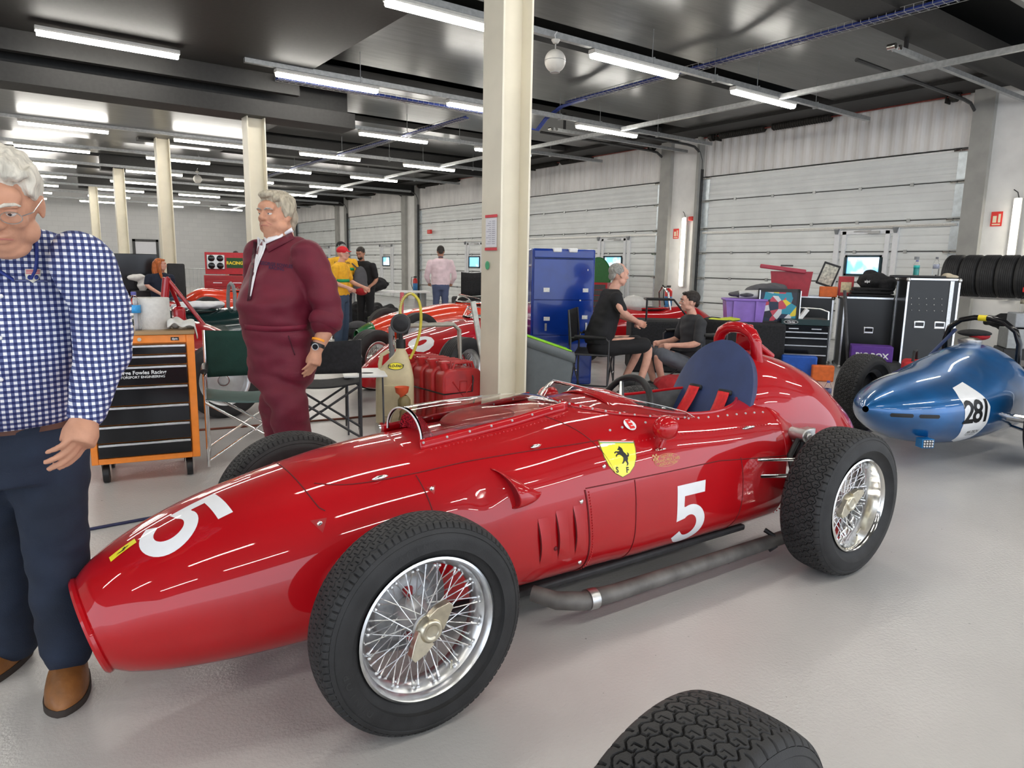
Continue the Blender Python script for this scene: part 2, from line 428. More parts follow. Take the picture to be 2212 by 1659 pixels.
rx = nd.new('ShaderNodeValToRGB'); rx.color_ramp.elements[0].position = .45; rx.color_ramp.elements[1].position = .6; rx.color_ramp.elements[0].color = (.12, .42, .85, 1); rx.color_ramp.elements[1].color = (.75, .92, 1, 1)
lk(nx.outputs[0], rx.inputs[0]); lk(rx.outputs[0], nd['Principled BSDF'].inputs['Emission Color'])
for k in range(0, 5): garage_door(k)
# far wall of blocks with a black-framed door
BLK = mat('block_wall', (.47, .47, .47), .7, noise=.04)
nd, lk = nodes(BLK); bs = nd['Principled BSDF']
tc2 = nd.new('ShaderNodeTexCoord'); mp2 = nd.new('ShaderNodeMapping'); mp2.inputs['Rotation'].default_value = (radians(90), 0, 0); lk(tc2.outputs['Object'], mp2.inputs[0])
br = nd.new('ShaderNodeTexBrick'); br.inputs['Scale'].default_value = 1; br.inputs['Brick Width'].default_value = .45; br.inputs['Row Height'].default_value = .225; br.inputs['Mortar Size'].default_value = .006
br.inputs['Color1'].default_value = (.50, .50, .50, 1); br.inputs['Color2'].default_value = (.53, .53, .525, 1); br.inputs['Mortar'].default_value = (.44, .44, .44, 1)
lk(mp2.outputs[0], br.inputs['Vector']); lk(br.outputs['Color'], bs.inputs['Base Color'])
FY = 41.0
struct(MB().bx(-9, WX + .3, FY, FY + .2, 0, 4.9).build('wall_back', BLK, smooth=False))
d1 = struct(MB().bx(5.95, 6.95, FY - .05, FY, 0, 2.30).build('door_1', mat('far_door', (.62, .62, .66), .5, noise=.03), smooth=False))
MB().bx(5.85, 5.97, FY - .08, FY, 0, 2.42).bx(6.93, 7.05, FY - .08, FY, 0, 2.42).bx(5.85, 7.05, FY - .08, FY, 2.30, 2.42).build('door_frame', DKGREY, d1, smooth=False)
struct(MB().bx(-9.2, -9, 3, FY, 0, 4.9).build('wall_left', CONC, smooth=False))

# ceiling: dark foil-faced panels with open slots between
CEIL = mat('ceiling_foil', (.045, .044, .042), .30, spec=.7, noise=.2, nscale=2, bump=.35, bscale=3, stretch=(.6, 3, 1))
CEILM = mat('ceiling_matt', (.02, .019, .018), .6, noise=.15)
VOID = mat('ceiling_void', (.004, .004, .004), .9, noise=.1)
struct(MB().bx(-9, WX + .35, -9, FY, 4.85, 4.95).build('ceiling', VOID, smooth=False))
cp = MB(); rows = [3.47 * k for k in range(-2, 12)]
LROW = [-6.9, -3.5, -.3, 3.08] + [6.95 + 3.465 * k for k in range(0, 10)]
for r in LROW:
    cp.bx(3.95, WX, r - 2.10, r + .62, 4.48, 4.60)
struct(cp.build('trim_2', CEIL, smooth=False))
struct(MB().bx(-9, 3.95, -9, 11.0, 4.10, 4.3).build('trim_3', CEILM, smooth=False))
struct(MB().bx(-9, 3.98, 11.02, 11.14, 3.855, 4.3).build('trim_4', CEILM, smooth=False))
struct(MB().bx(-9, 4.95, 11.2, 11.75, 3.52, 3.75).bx(-9, 4.95, 11.5, 11.75, 3.75, 4.5).build('trim_5', CEILM, smooth=False))
struct(MB().bx(-9, 4.9, 11.75, 19.5, 4.10, 4.3).build('trim_6', CEIL, smooth=False))
b = MB()
for r in LROW[6:]: b.bx(-9, 3.95, r - 2.10, r + .62, 4.48, 4.60)
struct(b.build('trim_7', CEIL, smooth=False))
b = MB()
for k, y in enumerate((18.6, 25.5, 32.4)): b.bx(2.9, WX, y - .15, y + .15, 4.05, 4.5)
for y in (4.65,): b.bx(3.95, WX, y - .3, y + .2, 4.30, 4.5)
struct(b.build('trim_8', CEILM, smooth=False))
# longitudinal dark downstand in the top right and by the wall
struct(MB().bx(WX - .9, WX + .3, -3, FY, 4.42, 4.75).build('trim_9', CEILM, smooth=False))

# steel I-columns
def icolumn(x, y, top, label, d=.29, a=.27, t=.02, group='cream steel columns'):
    th = thing('steel_column', label, 'column', (x, y, 0), 0, group)
    MB().bx(-d / 2, -d / 2 + t, -a / 2, a / 2, 0, top).build('flange', CREAM, th, smooth=False, bevel=.003)
    MB().bx(d / 2 - t, d / 2, -a / 2, a / 2, 0, top).build('flange', CREAM, th, smooth=False, bevel=.003)
    MB().bx(-d / 2 + t, d / 2 - t, -.008, .008, 0, top).build('web', CREAM, th, smooth=False)
    return th
c1 = icolumn(3.42, 4.80, 4.10, 'thick cream steel column in the middle, behind the red car')
MB().box((-.155, -.02, 1.62), (.002, .155, .23)).build('notice_sheet', mat('paper', (.80, .80, .84), .7, noise=.02), c1)
for z in (1.75, 1.49): MB().box((-.157, -.02, z), (.002, .17, .022)).build('red_tape', mat('red_tape', (.7, .06, .08), .5, noise=.1), c1)
b = MB()
for i in range(12): b.bx(-.1575, -.1565, -.075, -.035, 1.53 + i * .016, 1.536 + i * .016).bx(-.1575, -.1565, -.02, .045 - .02 * (i % 3), 1.53 + i * .016, 1.535 + i * .016)
b.build('notice_print', mat('print_grey', (.45, .45, .52), .7, noise=.1), c1, smooth=False)
MB().ell((-.156, .03, 1.36), (.003, .03, .035)).build('round_sticker', mat('sticker_green', (.08, .45, .22), .5, noise=.1), c1)
icolumn(3.40, 11.45, 3.55, 'cream steel column behind the person in maroon overalls', .28, .27)
icolumn(3.36, 18.35, 4.12, 'cream steel column behind the red-haired person')
icolumn(3.36, 25.3, 4.12, 'slim cream steel column left of the black-framed door', )
icolumn(3.36, 32.2, 4.12, 'slimmest cream steel column, farthest away')

# ceiling lights on trunking
HOUS = mat('lamp_housing', (.62, .61, .57), .5, noise=.04)
def mklamp():
    t = thing('ceiling_light', '', 'light', (0, 0, 0), 0, 'fluorescent ceiling lights')
    MB().prism([(-.055, .03), (.055, .03), (.062, 0), (.055, -.02), (-.055, -.02), (-.062, 0)], 1.56, lambda u, v, w: (w, u, v)).build('housing', HOUS, t, smooth=False)
    MB().prism([(-.052, -.018), (.052, -.018), (.05, -.05), (.03, -.07), (-.03, -.07), (-.05, -.05)], 1.53, lambda u, v, w: (w + .015, u, v)).build('diffuser', TUBE, t)
    return t
lamp0 = mklamp(); first = [True]
def place_lamp(x, y, z, label):
    if first[0]: lamp0.location = (x, y, z); lamp0['label'] = label; first[0] = False; return lamp0
    return dup(lamp0, (x, y, z), 0, label)
colx = [.62, 3.42, 6.22, 9.02]
lab = {0: 'far left', 1: 'left', 2: 'middle', 3: 'right'}
nth = ['first', 'second', 'third', 'fourth', 'fifth', 'sixth', 'seventh', 'eighth', 'ninth', 'tenth', 'eleventh', 'twelfth', 'thirteenth', 'fourteenth', 'fifteenth']
for ri, r in enumerate(LROW):
    if r > 39.5: continue
    for ci, x in enumerate(colx + ([-2.2, -5.0] if r < 12 else [-2.2])):
        if r < -4 and ci > 3: continue
        if ci == 0 and abs(r - 6.95) < .1: continue
        place_lamp(x, r, 4.0, 'lit ceiling light, %s row from the camera, %s from the right wall' % (nth[ri], nth[3 - ci if ci < 4 else ci]))
tk = MB()
for ri, r in enumerate(LROW):
    x0 = 3.0 if r < 11 else -3
    if r > 39.5: continue
    o = MB().bx(x0, 12.9, r - .035, r + .035, 4.04, 4.11)
    tag(o.build('cable_trunking', GALV, smooth=False), 'long grey steel trunking carrying the %s row of ceiling lights' % nth[ri], 'trunking', 'trunking above the lights')
for x, l in ((10.12, 'grey steel trunking running the length of the hall below the dark ceiling'),):
    tag(MB().bx(x - .035, x + .035, -5, 40, 4.0, 4.07).build('cable_trunking', GALV, smooth=False), l, 'trunking')
# drop rods
rd = 0
for r in LROW[3:9]:
    for x in (4.7, 7.3, 8.6, 9.6, 11.2):
        tag(MB().cyl((x, r, 4.1), (x, r, 4.86), .006, n=5).bx(x - .012, x + .012, r - .045, r + .045, 4.02, 4.12).build('hanger_rod', GALV, smooth=False), 'thin steel rod hanging a light trunking from the ceiling', 'hanger rod', 'rods holding the trunking')
# wire basket trays with blue cables
CABB = mat('blue_cable', (.03, .05, .22), .5, noise=.2)
def tray(pts, label, w=.16):
    t = thing('cable_tray', label, 'cable tray')
    b = MB(); P = [Vector(p) for p in pts]
    for i in range(len(P) - 1):
        A, B_ = P[i], P[i + 1]; d = (B_ - A); L = d.length; d.normalize(); n_ = Vector((-d.y, d.x, 0))
        for o in (-w / 2, 0, w / 2): b.tube([A + n_ * o, B_ + n_ * o], .004, n=4)
        for o in (-w / 2, w / 2): b.tube([A + n_ * o + Vector((0, 0, .06)), B_ + n_ * o + Vector((0, 0, .06))], .004, n=4)
        for k in range(int(L / .1)):
            q = A + d * (k * .1); b.tube([q - n_ * w / 2 + Vector((0, 0, .06)), q - n_ * w / 2, q + n_ * w / 2, q + n_ * w / 2 + Vector((0, 0, .06))], .003, n=4)
    b.build('wire_basket', GALV, t, smooth=False)
    c = MB()
    for o, h in ((-.045, .02), (-.015, .022), (.02, .02), (.0, .045), (.045, .022)):
        c.tube([p + Vector((o if abs((P[-1] - P[0]).y) > abs((P[-1] - P[0]).x) else 0, o if abs((P[-1] - P[0]).y) <= abs((P[-1] - P[0]).x) else 0, h)) for p in P], .014, n=6)
    c.build('cables', CABB, t); return t
tray([(8.6, -4, 4.26), (8.6, 10.2, 4.26)], 'wire tray of blue cables crossing the upper right ceiling')
tray([(3.6, 10.9, 4.0), (7.6, 10.9, 4.0)], 'wire tray of blue cables running left of the big column')
tray([(7.2, 11.4, 4.0), (7.2, 24, 4.0)], 'wire cable tray leading away above the far lights')
loop = MB()
for dx in (0, .03, .06): loop.tube([(8.55 + dx, 9.7, 4.26), (8.5 + dx, 10.3, 4.22), (8.4 + dx, 10.6, 4.05), (8.2 + dx, 10.6, 3.82), (7.9 + dx, 10.7, 3.86), (7.5 + dx, 11.0, 4.02)], .016, n=6)
tag(loop.build('cable_bundle', CABB), 'loose loop of blue cables joining the two trays beside the big column', 'cable')
# globe speakers
GLB = mat('speaker_cream', (.62, .60, .55), .45, noise=.04)
def speaker(loc, label, s=1):
    t = thing('globe_speaker', label, 'speaker', loc, 0, 'globe speakers')
    g = MB().ell((0, 0, 0), (.125 * s, .125 * s, .13 * s), 32, 20).build('globe', GLB, t)
    MB().tube([(.1265 * cos(i * pi / 24), .1265 * sin(i * pi / 24), 0) for i in range(48)], .002, n=4, closed=True).build('joint_ring', GREY, t)
    MB().cyl((0, 0, -.1255), (0, 0, -.131), .06, .055, n=24).build('grille', LGREY, t)
    MB().cyl((0, 0, .12), (0, 0, .19), .008).build('stem', STEEL, t)
    MB().lathe([(0, .19), (.03, .195), (.05, .225), (.052, .235), (0, .235)], 24).build('ceiling_cup', GLB, t)
    MB().tube([(0, 0, .235), (.01, .03, .3), (.02, 0, .33)], .006, n=6).build('lead', WHITE, t)
speaker((5.57, 6.86, 3.76), 'round cream speaker hanging right of the big column')
speaker((5.35, 24.0, 3.86), 'small distant round cream speaker hanging over the far left')
# upper door tracks hanging in front of the doors
for x0, y, l in ((9.25, 4.75, 'grey steel track arm ending in a bracket, upper right'), (9.9, 3.4, 'grey steel track arm with rollers near the top right corner'), (9.4, 11.6, 'grey steel track arm above the second door')):
    t = thing('track_arm', l, 'track', (x0, y, 4.12))
    MB().bx(0, WX - x0 - .2, -.03, .03, -.03, .03).build('rail', GALV, t, smooth=False)
    MB().cyl((-.05, -.05, .0), (-.05, .05, 0), .035).cyl((.06, -.06, .0), (.06, .05, 0), .03).build('roller', CHROME, t)
    MB().bx(.30, .34, -.01, .03, 0, .36).bx(.36, .52, -.01, .03, .3, .33).build('drop_bracket', BLACK, t, smooth=False)
# vertical strip lamps on pillars, fire signs, red call points
for k, l in ((0, 'white'), (1, 'glowing'), (2, 'far')):
    yb = Y0 + BAY * k
    t = thing('wall_light', {0: 'lit vertical tube lamp on the pillar at the right edge', 1: 'lit vertical tube lamp on the pillar behind the seated people', 2: 'lit vertical tube lamp on the pillar beside the person in pink'}[k], 'light', (WX - .16, yb - .80, .95), 0, 'vertical lamps on the pillars')
    MB().bx(.06, .12, -.06, .06, 0, 1.66).build('housing', HOUS, t, smooth=False)
    MB().prism([(-.045, 0), (-.03, -.05), (.03, -.05), (.045, 0)], 1.6, lambda u, v, w: (.06 + v, u, .03 + w)).build('diffuser', TUBE2, t)
    MB().tube([(.09, 0, 1.66), (.07, .02, 1.75), (.1, .09, 1.80)], .008, n=5).build('lead', BLACK, t)
    sg = thing('fire_sign', 'small red fire extinguisher sign on the %s pillar' % {0: 'rightmost', 1: 'second', 2: 'third'}[k], 'sign', (WX - .03, yb - .50, 2.28 - .06 * k), 0, 'fire signs')
    MB().bx(-.006, 0, -.085, .085, -.11, .13).build('plate', REDSIGN, sg, smooth=False)
    MB().bx(-.008, -.005, -.0, .055, -.05, .06).bx(-.008, -.005, -.06, -.025, -.05, .09).bx(-.008, -.005, -.06, .06, -.09, -.07).build('pictogram', mat('sign_cream', (.85, .75, .55), .5, noise=.03), sg, smooth=False)
tag(MB().bx(WX - .12, WX - .03, 11.38, 11.52, 2.52, 2.62).build('alarm_beacon', REDSIGN, bevel=.02), 'small red alarm box at the edge of the second door', 'alarm')
tag(MB().bx(WX - .12, WX - .03, 24.0, 24.25, 2.55, 2.7).build('alarm_beacon', REDSIGN, bevel=.02), 'small red alarm box at the edge of the fourth door', 'alarm')
# ================================================================ main red racing car
CARLOC = (.941, 2.285, 0); CARYAW = radians(-1.52)
car = thing('racing_car', 'red front-engined racing car with white number 5 and wire wheels, largest car in front', 'racing car', CARLOC, CARYAW)
HT = table([  # x, w, zm, zt, zb, nU, nL, tilt
 (-.79, .165, .275, .405, .145, 2.0, 2.0, .30),
 (-.74, .195, .28, .455, .125, 2.0, 2.1, .28),
 (-.62, .245, .30, .535, .11, 2.1, 2.2, .18),
 (-.45, .295, .33, .61, .105, 2.1, 2.3, .08),
 (-.20, .340, .36, .675, .11, 2.2, 2.4, 0),
 (.05, .365, .385, .715, .115, 2.3, 2.6, 0),
 (.30, .378, .40, .735, .12, 2.4, 2.8, 0),
 (.60, .388, .41, .760, .12, 2.4, 3.0, 0),
 (.90, .395, .41, .795, .12, 2.4, 3.0, 0),
 (1.20, .398, .41, .805, .12, 2.5, 3.2, 0),
 (1.60, .398, .40, .775, .12, 2.6, 3.2, 0),
 (2.04, .392, .40, .745, .125, 2.7, 3.4, 0),
 (2.22, .345, .40, .70, .14, 2.6, 3.0, 0)])
OPX, OPRX, OPY = 1.555, .445, .262
def open_y(x):
    d = abs(x - OPX) / OPRX
    return OPY * (1 - d ** 2.4) ** (1 / 2.4) if d < 1 else 0
def hull(x, s, side=-1):
    w, zm, zt, zb, nu, nl, k = HT(x); ye = open_y(x)
    pe = math.acos(min(1, (ye / w) ** (nu / 2))) if ye > 0 else pi / 2
    ph = -pi / 2 + s * (pe + pi / 2)
    c, sn = max(0, cos(ph)), sin(ph)
    if ph >= 0: y = w * c ** (2 / nu); z = zm + (zt - zm) * abs(sn) ** (2 / nu)
    else: y = w * c ** (2 / nl); z = zm - (zm - zb) * abs(sn) ** (2 / nl)
    return Vector((x + k * (zm - z), side * y, z))
def side_y(x, z):
    w, zm, zt, zb, nu, nl, k = HT(x)
    if z >= zm: return w * max(0, 1 - ((z - zm) / (zt - zm)) ** nu) ** (1 / nu)
    return w * max(0, 1 - ((zm - z) / (zm - zb)) ** nl) ** (1 / nl)
def top_z(x, y):
    w, zm, zt, zb, nu, nl, k = HT(x)
    return zm + (zt - zm) * max(0, 1 - (abs(y) / w) ** nu) ** (1 / nu)
xs = []; x = -.79
while x < 2.04: xs.append(x); x += .008 if (abs(x - 1.1) < .06 or x > 1.95) else (.015 if x < -.6 else .03)
xs.append(2.045)
body = MB(); NS = 44
o = 0
for x in xs:
    for sd in (-1, 1):
        for j in range(NS + 1): body.v.append(tuple(hull(x, j / NS, sd)))
R = 2 * (NS + 1)
for i in range(len(xs) - 1):
    for h in (0, 1):
        for j in range(NS):
            a = i * R + h * (NS + 1) + j
            body.f.append((a, a + R, a + R + 1, a + 1))
# rear bulkhead
n = (len(xs) - 1) * R
body.f.append(tuple(n + j for j in range(NS + 1)) + tuple(n + NS + 1 + j for j in range(NS, -1, -1)))
me = body.mesh('body'); bm = bmesh.new(); bm.from_mesh(me); bmesh.ops.remove_doubles(bm, verts=bm.verts, dist=.0008); bmesh.ops.recalc_face_normals(bm, faces=bm.faces)
# side air scoop pressed into the panel and the three gills behind the front wheel
for v in bm.verts:
    p = v.co
    if p.y < -.2 or p.y > .2:
        s = -1 if p.y < 0 else 1
        v.co.y -= s * .010 * math.exp(-((p.x - .37) / .06) ** 2 - ((p.z - .575) / .05) ** 2)
bm.to_mesh(me); bm.free()
bodyo = mkobj('body', me, RED, car, angle=.9)
BV = bvh_of(bodyo)

# nose lip and dark intake
lip = MB(); pts = []
for sd in (-1, 1):
    q = [hull(-.79, j / 24, sd) for j in range(25)]
    pts += q if sd < 0 else q[::-1][1:-1]
lip.tube(pts, .012, n=8, closed=True); lip.build('nose_lip', RED, car)
duct = MB(); rings = []
C0 = Vector((-.79, 0, .275))
for k, (dx, sc) in enumerate(((0, .98), (.12, .93), (.35, .8))):
    rings.append([Vector((p.x + dx, p.y * sc, C0.z + (p.z - C0.z) * sc)) for p in pts])
nn = len(pts)
for r in rings: duct.v += [tuple(p) for p in r]
for k in range(2):
    for i in range(nn): duct.f.append((k * nn + i, k * nn + (i + 1) % nn, (k + 1) * nn + (i + 1) % nn, (k + 1) * nn + i))
duct.f.append(tuple(2 * nn + i for i in range(nn)))
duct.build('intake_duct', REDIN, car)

# panel joints
def seam(pts, name='panel_joint', r=.0022, m=SEAMC, n=5): MB().tube(pts, r, n=n).build(name, m, car)
def sline(f, n=40): return [f(i / n) for i in range(n + 1)]
def on_side(x, z, off=.0): return Vector((x, -side_y(x, z) - off, z))
def on_top(x, y, off=0): return Vector((x, y, top_z(x, y) + off))
for s in (-1,):
    bz = table([(-.20, .672), (-.17, .655), (-.07, .648), (.15, .66), (.38, .676), (.95, .690)])
    seam(sline(lambda t: on_side(-.16 + 1.09 * t, bz(-.16 + 1.09 * t)[0], .0003)), 'bonnet_joint')
    def yf(t): y = -.26 + .52 * t; return on_top(-.16 - .05 * cos(pi * (t - .5)) ** .5 if 0 < t < 1 else -.16, y, .0005)
    seam(sline(yf), 'bonnet_joint')
    seam(sline(lambda t: on_side(.155 + .02 * sin(t * 2), .655 - .2 * t, .0003)), 'panel_joint')
    seam(sline(lambda t: on_side(.80 + 1.25 * t, .535 - .05 * max(0, t - .6) / .4 * .9, .0006)), 'door_joint')
    seam(sline(lambda t: on_side(.795 + .05 * t, .53 - .40 * t, .0006)), 'door_joint', .0035)
    seam(sline(lambda t: on_side(1.047 + .02 * t, .53 - .38 * t, .0004)))
    seam(sline(lambda t: on_side(1.70 + .02 * sin(3 * t), .53 - .38 * t, .0004)))
    # scuttle joint running from the windscreen down to the side seam
    seam(sline(lambda t: BVp(.80 + .16 * t + .03 * sin(pi * t), -.16 - .22 * t, .56 + .0 * t) if False else Vector(BV.ray_cast(Vector((.78 + .17 * t, -.14 - .235 * t ** .8, 1.2)), Vector((0, 0, -1)))[0]) + Vector((0, 0, .0005)), 30), 'scuttle_joint')

# rivets
def rivets(pts, name='rivet_row', r=.0045, m=RED, nrm=(0, -1, 0)):
    if len(pts) < 10:
        for p in pts: MB().ell(p, (r, r, r), 7, 5).build('rivet', m, car)
        return
    b = MB()
    for p in pts: b.ell(p, (r, r, r), 7, 5)
    return b.build(name, m, car)
def along(f, n): return [f((i + .5) / n) for i in range(n)]
def rim(t):     # t 0..1 from near rear round the front to far rear, edge of the cockpit opening
    a = pi * 2 * t - pi / 2 * 0
    return a
rimp = []
for i in range(97):
    a = 2 * pi * i / 96; c, s = cos(a), sin(a)
    x = OPX - OPRX * .9985 * (abs(c) ** (2 / 2.4)) * (1 if c > 0 else -1); y = OPY * (abs(s) ** (2 / 2.4)) * (1 if s > 0 else -1)
    rimp.append(Vector((x, y, top_z(x, y))))
MB().tube(rimp[:-1], .008, n=8, closed=True).build('cockpit_rim', RED, car)
rivets([on_side(1.0 + .95 * t, side_z, .001) if False else Vector((1.0 + .98 * t, -.285, top_z(1.0 + .98 * t, .285) + .001)) for t in [i / 15 for i in range(16)]], m=LGREY, r=.0055)
rivets([Vector((1.09 + .86 * t, -.335, top_z(1.09 + .86 * t, .335) + .0005)) for t in [i / 40 for i in range(41)]], r=.004)
rivets(along(lambda t: on_side(.812 + .05 * t, .525 - .40 * t, .0008), 36), r=.0035)
rivets(along(lambda t: on_side(2.09, .53 - .36 * t, .0008), 26), r=.004)

# cockpit tub, floor and dash
tub = MB()
def tubf(u, v):
    a = 2 * pi * u; c, s = cos(a), sin(a)
    k = 1 - .12 * v
    x = OPX - OPRX * .985 * k * (abs(c) ** (2 / 2.4)) * (1 if c > 0 else -1); y = OPY * .985 * k * (abs(s) ** (2 / 2.4)) * (1 if s > 0 else -1)
    zt = top_z(x, y) if v == 0 else .0
    z0 = top_z(min(max(x, 1.12), 1.98), y)
    return (x, y, z0 - .004 - (z0 - .17) * v)
tub.grid(tubf, 64, 8, cu=True)
tub.build('cockpit_tub', mat('tub_grey', (.09, .09, .092), .55, noise=.25, nscale=18), car)
MB().bx(1.15, 1.98, -.24, .24, .165, .18).build('cockpit_floor', DKGREY, car)
MB().grid(lambda u, v: (1.20 + .02 * sin(pi * u), -.235 + .47 * u, .50 + .245 * v * (1 - .25 * (2 * u - 1) ** 2)), 16, 6).build('dashboard', RED2, car, thick=.006)
for dy in (-.1, 0, .11):
    g = MB().lathe([(0, 0), (.036, 0), (.04, -.006), (.036, -.012)], 24, (1.212, dy, .66), 'X'); g.build('gauge', BLACKG, car)
    MB().lathe([(.036, .004), (.042, .008), (.042, 0)], 24, (1.215, dy, .66), 'X').build('gauge_bezel', CHROME, car)
MB().tube([(1.25, .20, .60), (1.38, .215, .63), (1.52, .21, .62), (1.60, .2, .66)], .006, n=6).build('cockpit_hose', STEEL, car)
MB().tube([(1.48, -.06, .2), (1.49, -.07, .52)], .008).ell((1.49, -.07, .54), .02).build('gear_lever', CHROME, car)

# steering wheel
sw = Vector((1.345, 0, .715)); tilt = Matrix.Rotation(radians(-68), 3, 'Y')
rp = [sw + tilt @ Vector((.155 * cos(2 * pi * i / 40), .155 * sin(2 * pi * i / 40), 0)) for i in range(40)]
swo = MB().tube(rp, .0155, n=12, closed=True).build('steering_wheel', BLACK, car)
b = MB()
for k in range(3):
    a = pi / 2 + k * 2 * pi / 3 + pi
    b.tube([sw + tilt @ Vector((.02 * cos(a), .02 * sin(a), .012)), sw + tilt @ Vector((.15 * cos(a), .15 * sin(a), 0))], [.014, .009], n=8)
b.build('steering_wheel_spokes', ALU, car)
MB().cyl(sw + tilt @ Vector((0, 0, .02)), sw + tilt @ Vector((0, 0, -.16)), .03, .018).build('steering_column', ALU, car)

# windscreen (wraps round the front of the cockpit) with its riveted flange
def wb(u):     # base curve near side -> front -> far side
    a = pi * u - pi / 2      # -90..90
    s = sin(a); c = cos(a)
    x = 1.50 - .60 * abs(c) ** (2 / 2.6); y = .283 * (abs(s) ** (2 / 2.2)) * (1 if s > 0 else -1)
    return Vector((x, y, top_z(x, y) + .002))
def wh(u): return .076 * max(0, sin(pi * u)) ** .45
def wtop(u):
    p = wb(u); h = wh(u); return p + Vector((h * .95, -p.y * .22 * h / .1, h * (1.0 if abs(u - .5) < 2 else 1)))
def wf(u, v): return wb(u).lerp(wtop(u), v) + Vector((0, 0, .02 * sin(pi * v) * sin(pi * u) * .5))
MB().grid(wf, 60, 8).build('windscreen', PERSPEX, car, thick=.003, angle=3.2)
MB().tube([wtop(i / 60) + Vector((0, 0, .001)) for i in range(61)], .0014, n=5).build('windscreen_edge', mat('perspex_edge', (.75, .78, .78), .2, noise=.02), car)
MB().grid(lambda u, v: wb(u) + (wtop(u) - wb(u)) * (.16 * v) + Vector((0, 0, .001)) + (Vector((wb(u).x - 1.5, wb(u).y, 0)).normalized() * .003), 60, 2).build('windscreen_flange', RED, car, thick=.003)
rivets([wf(i / 22 + .02, .09) + Vector((wb(i / 22).x - 1.5, wb(i / 22).y, 0)).normalized() * .006 for i in range(22)], m=LGREY, r=.005)

# scuttle hump behind the screen
MB().grid(lambda u, v: (1.10 + .19 * v, -.2 + .4 * u, top_z(1.10, -.2 + .4 * u) - .01 + .038 * sin(pi * u) ** .6 * sin(pi * min(1, .15 + v * .62)) - .03 * v * v), 24, 10).build('scuttle', RED, car, thick=.004)

# carburettor bubble on the bonnet
BX0, BX1 = .235, .90
def bb(x):      # half width, height above the bonnet
    t = (x - BX0) / (BX1 - BX0); return .142 * (1 - .12 * t) , .088 * (1 - t ** 2.2) ** .75
def bub(u, v):
    x = BX0 + (BX1 - BX0) * u; w, h = bb(x); a = pi * v
    y = -w * cos(a); z = top_z(x, y) + .012 + h * sin(a) ** .75
    return (x, y, z)
MB().grid(bub, 40, 24).build('bonnet_bubble', PERSPEX, car, thick=.003, angle=3.2)
MB().tube([bub(0, j / 24) for j in range(25)], .003, n=6).build('bubble_edge', mat('perspex_edge'), car)
def fl(u, v, s):
    x = BX0 - .01 + (BX1 - BX0 + .01) * u; w, h = bb(min(x, BX1)); y = s * (w + .004 + .012 * (1 - v)); return (x, y, top_z(x, y) + .03 * v)
for s in (-1, 1):
    MB().grid(lambda u, v: fl(u, v, s), 30, 3).build('bubble_flange', RED, car, thick=.003)
    rivets([Vector(fl(t, .62, s)) + Vector((0, s * .002, .001)) for t in [i / 7 + .02 for i in range(7)]], m=LGREY, r=.005)
    rivets([Vector((x, s * .17, top_z(x, .17) + .0005)) for x in [.26 + .018 * i for i in range(34)]], r=.0035)
MESH = mat('perforated_red', (.5, .02, .035), .4, coat=.3, noise=.05)
nd, lk = nodes(MESH)
vo = nd.new('ShaderNodeTexVoronoi'); vo.inputs['Scale'].default_value = 190; tc = nd.new('ShaderNodeTexCoord'); lk(tc.outputs['Object'], vo.inputs['Vector'])
cr = nd.new('ShaderNodeValToRGB'); cr.color_ramp.elements[0].position = .42; cr.color_ramp.elements[1].position = .5
cr.color_ramp.elements[0].color = (.02, .002, .004, 1); cr.color_ramp.elements[1].color = (.55, .03, .05, 1)
lk(vo.outputs['Distance'], cr.inputs[0]); lk(cr.outputs[0], nd['Principled BSDF'].inputs['Base Color'])
MB().grid(lambda u, v: (BX0 + .045 + .03 * (1 - v) , -.125 * cos(pi * u) * 1.0, top_z(BX0, .1) + .004 + (.082 * sin(pi * u) ** .8) * v), 24, 8).build('mesh_screen', MESH, car)
pl = MB().ell((.565, 0, .752), (.17, .10, .052), 28, 14); po = pl.build('air_plenum', mat('plenum_red', (.30, .035, .03), .6, noise=.12), car)
MB().tube([(.565 + .165 * cos(2 * pi * i / 40), .097 * sin(2 * pi * i / 40), .757) for i in range(40)], .005, n=6, closed=True).build('plenum_seam', REDIN, car)

# side scoop: a teardrop dome with an open mouth facing back-down
def scoop(u, v):
    # u along x from mouth (0) forward ... v around
    x = .395 - .0 + .0 * u
    return x
sc = MB()
def scf(u, v):
    a = pi * v; L = .165
    xm = .425 + .045 * (1 - cos(a)) * .5 + .03 * sin(a)
    x = xm + (L - .05) * u; z = .582 + .066 * cos(a) * (1 - u) ** .5 - .03 * u
    h = .042 * sin(a) ** .8 * (1 - u ** 1.5)
    return Vector((x, -side_y(x, z) - h + .001, z))
sc.grid(scf, 20, 20); 
sco = MB()
def scb(u, v):
    a = pi * v; x = .475 + .05 * cos(a) + .11 * u; z = .575 + .078 * cos(a) * (1 - u) ** .7
    return Vector((x, -side_y(x, z) - .03 * sin(a) * (1 - u) * (1 - u) - .0005, z))
sco.grid(scb, 14, 20)
sc.build('side_scoop', RED, car, thick=.004, angle=3)
MB().grid(lambda u, v: scf(0, v) + (Vector((.03, .015, 0)) - (scf(0, v) - scf(0, 0).lerp(scf(0, 1), v)) * 1.0) * u, 6, 20).build('scoop_mouth', mat('scoop_shadow_red', (.28, .004, .01), .5, noise=.1), car)
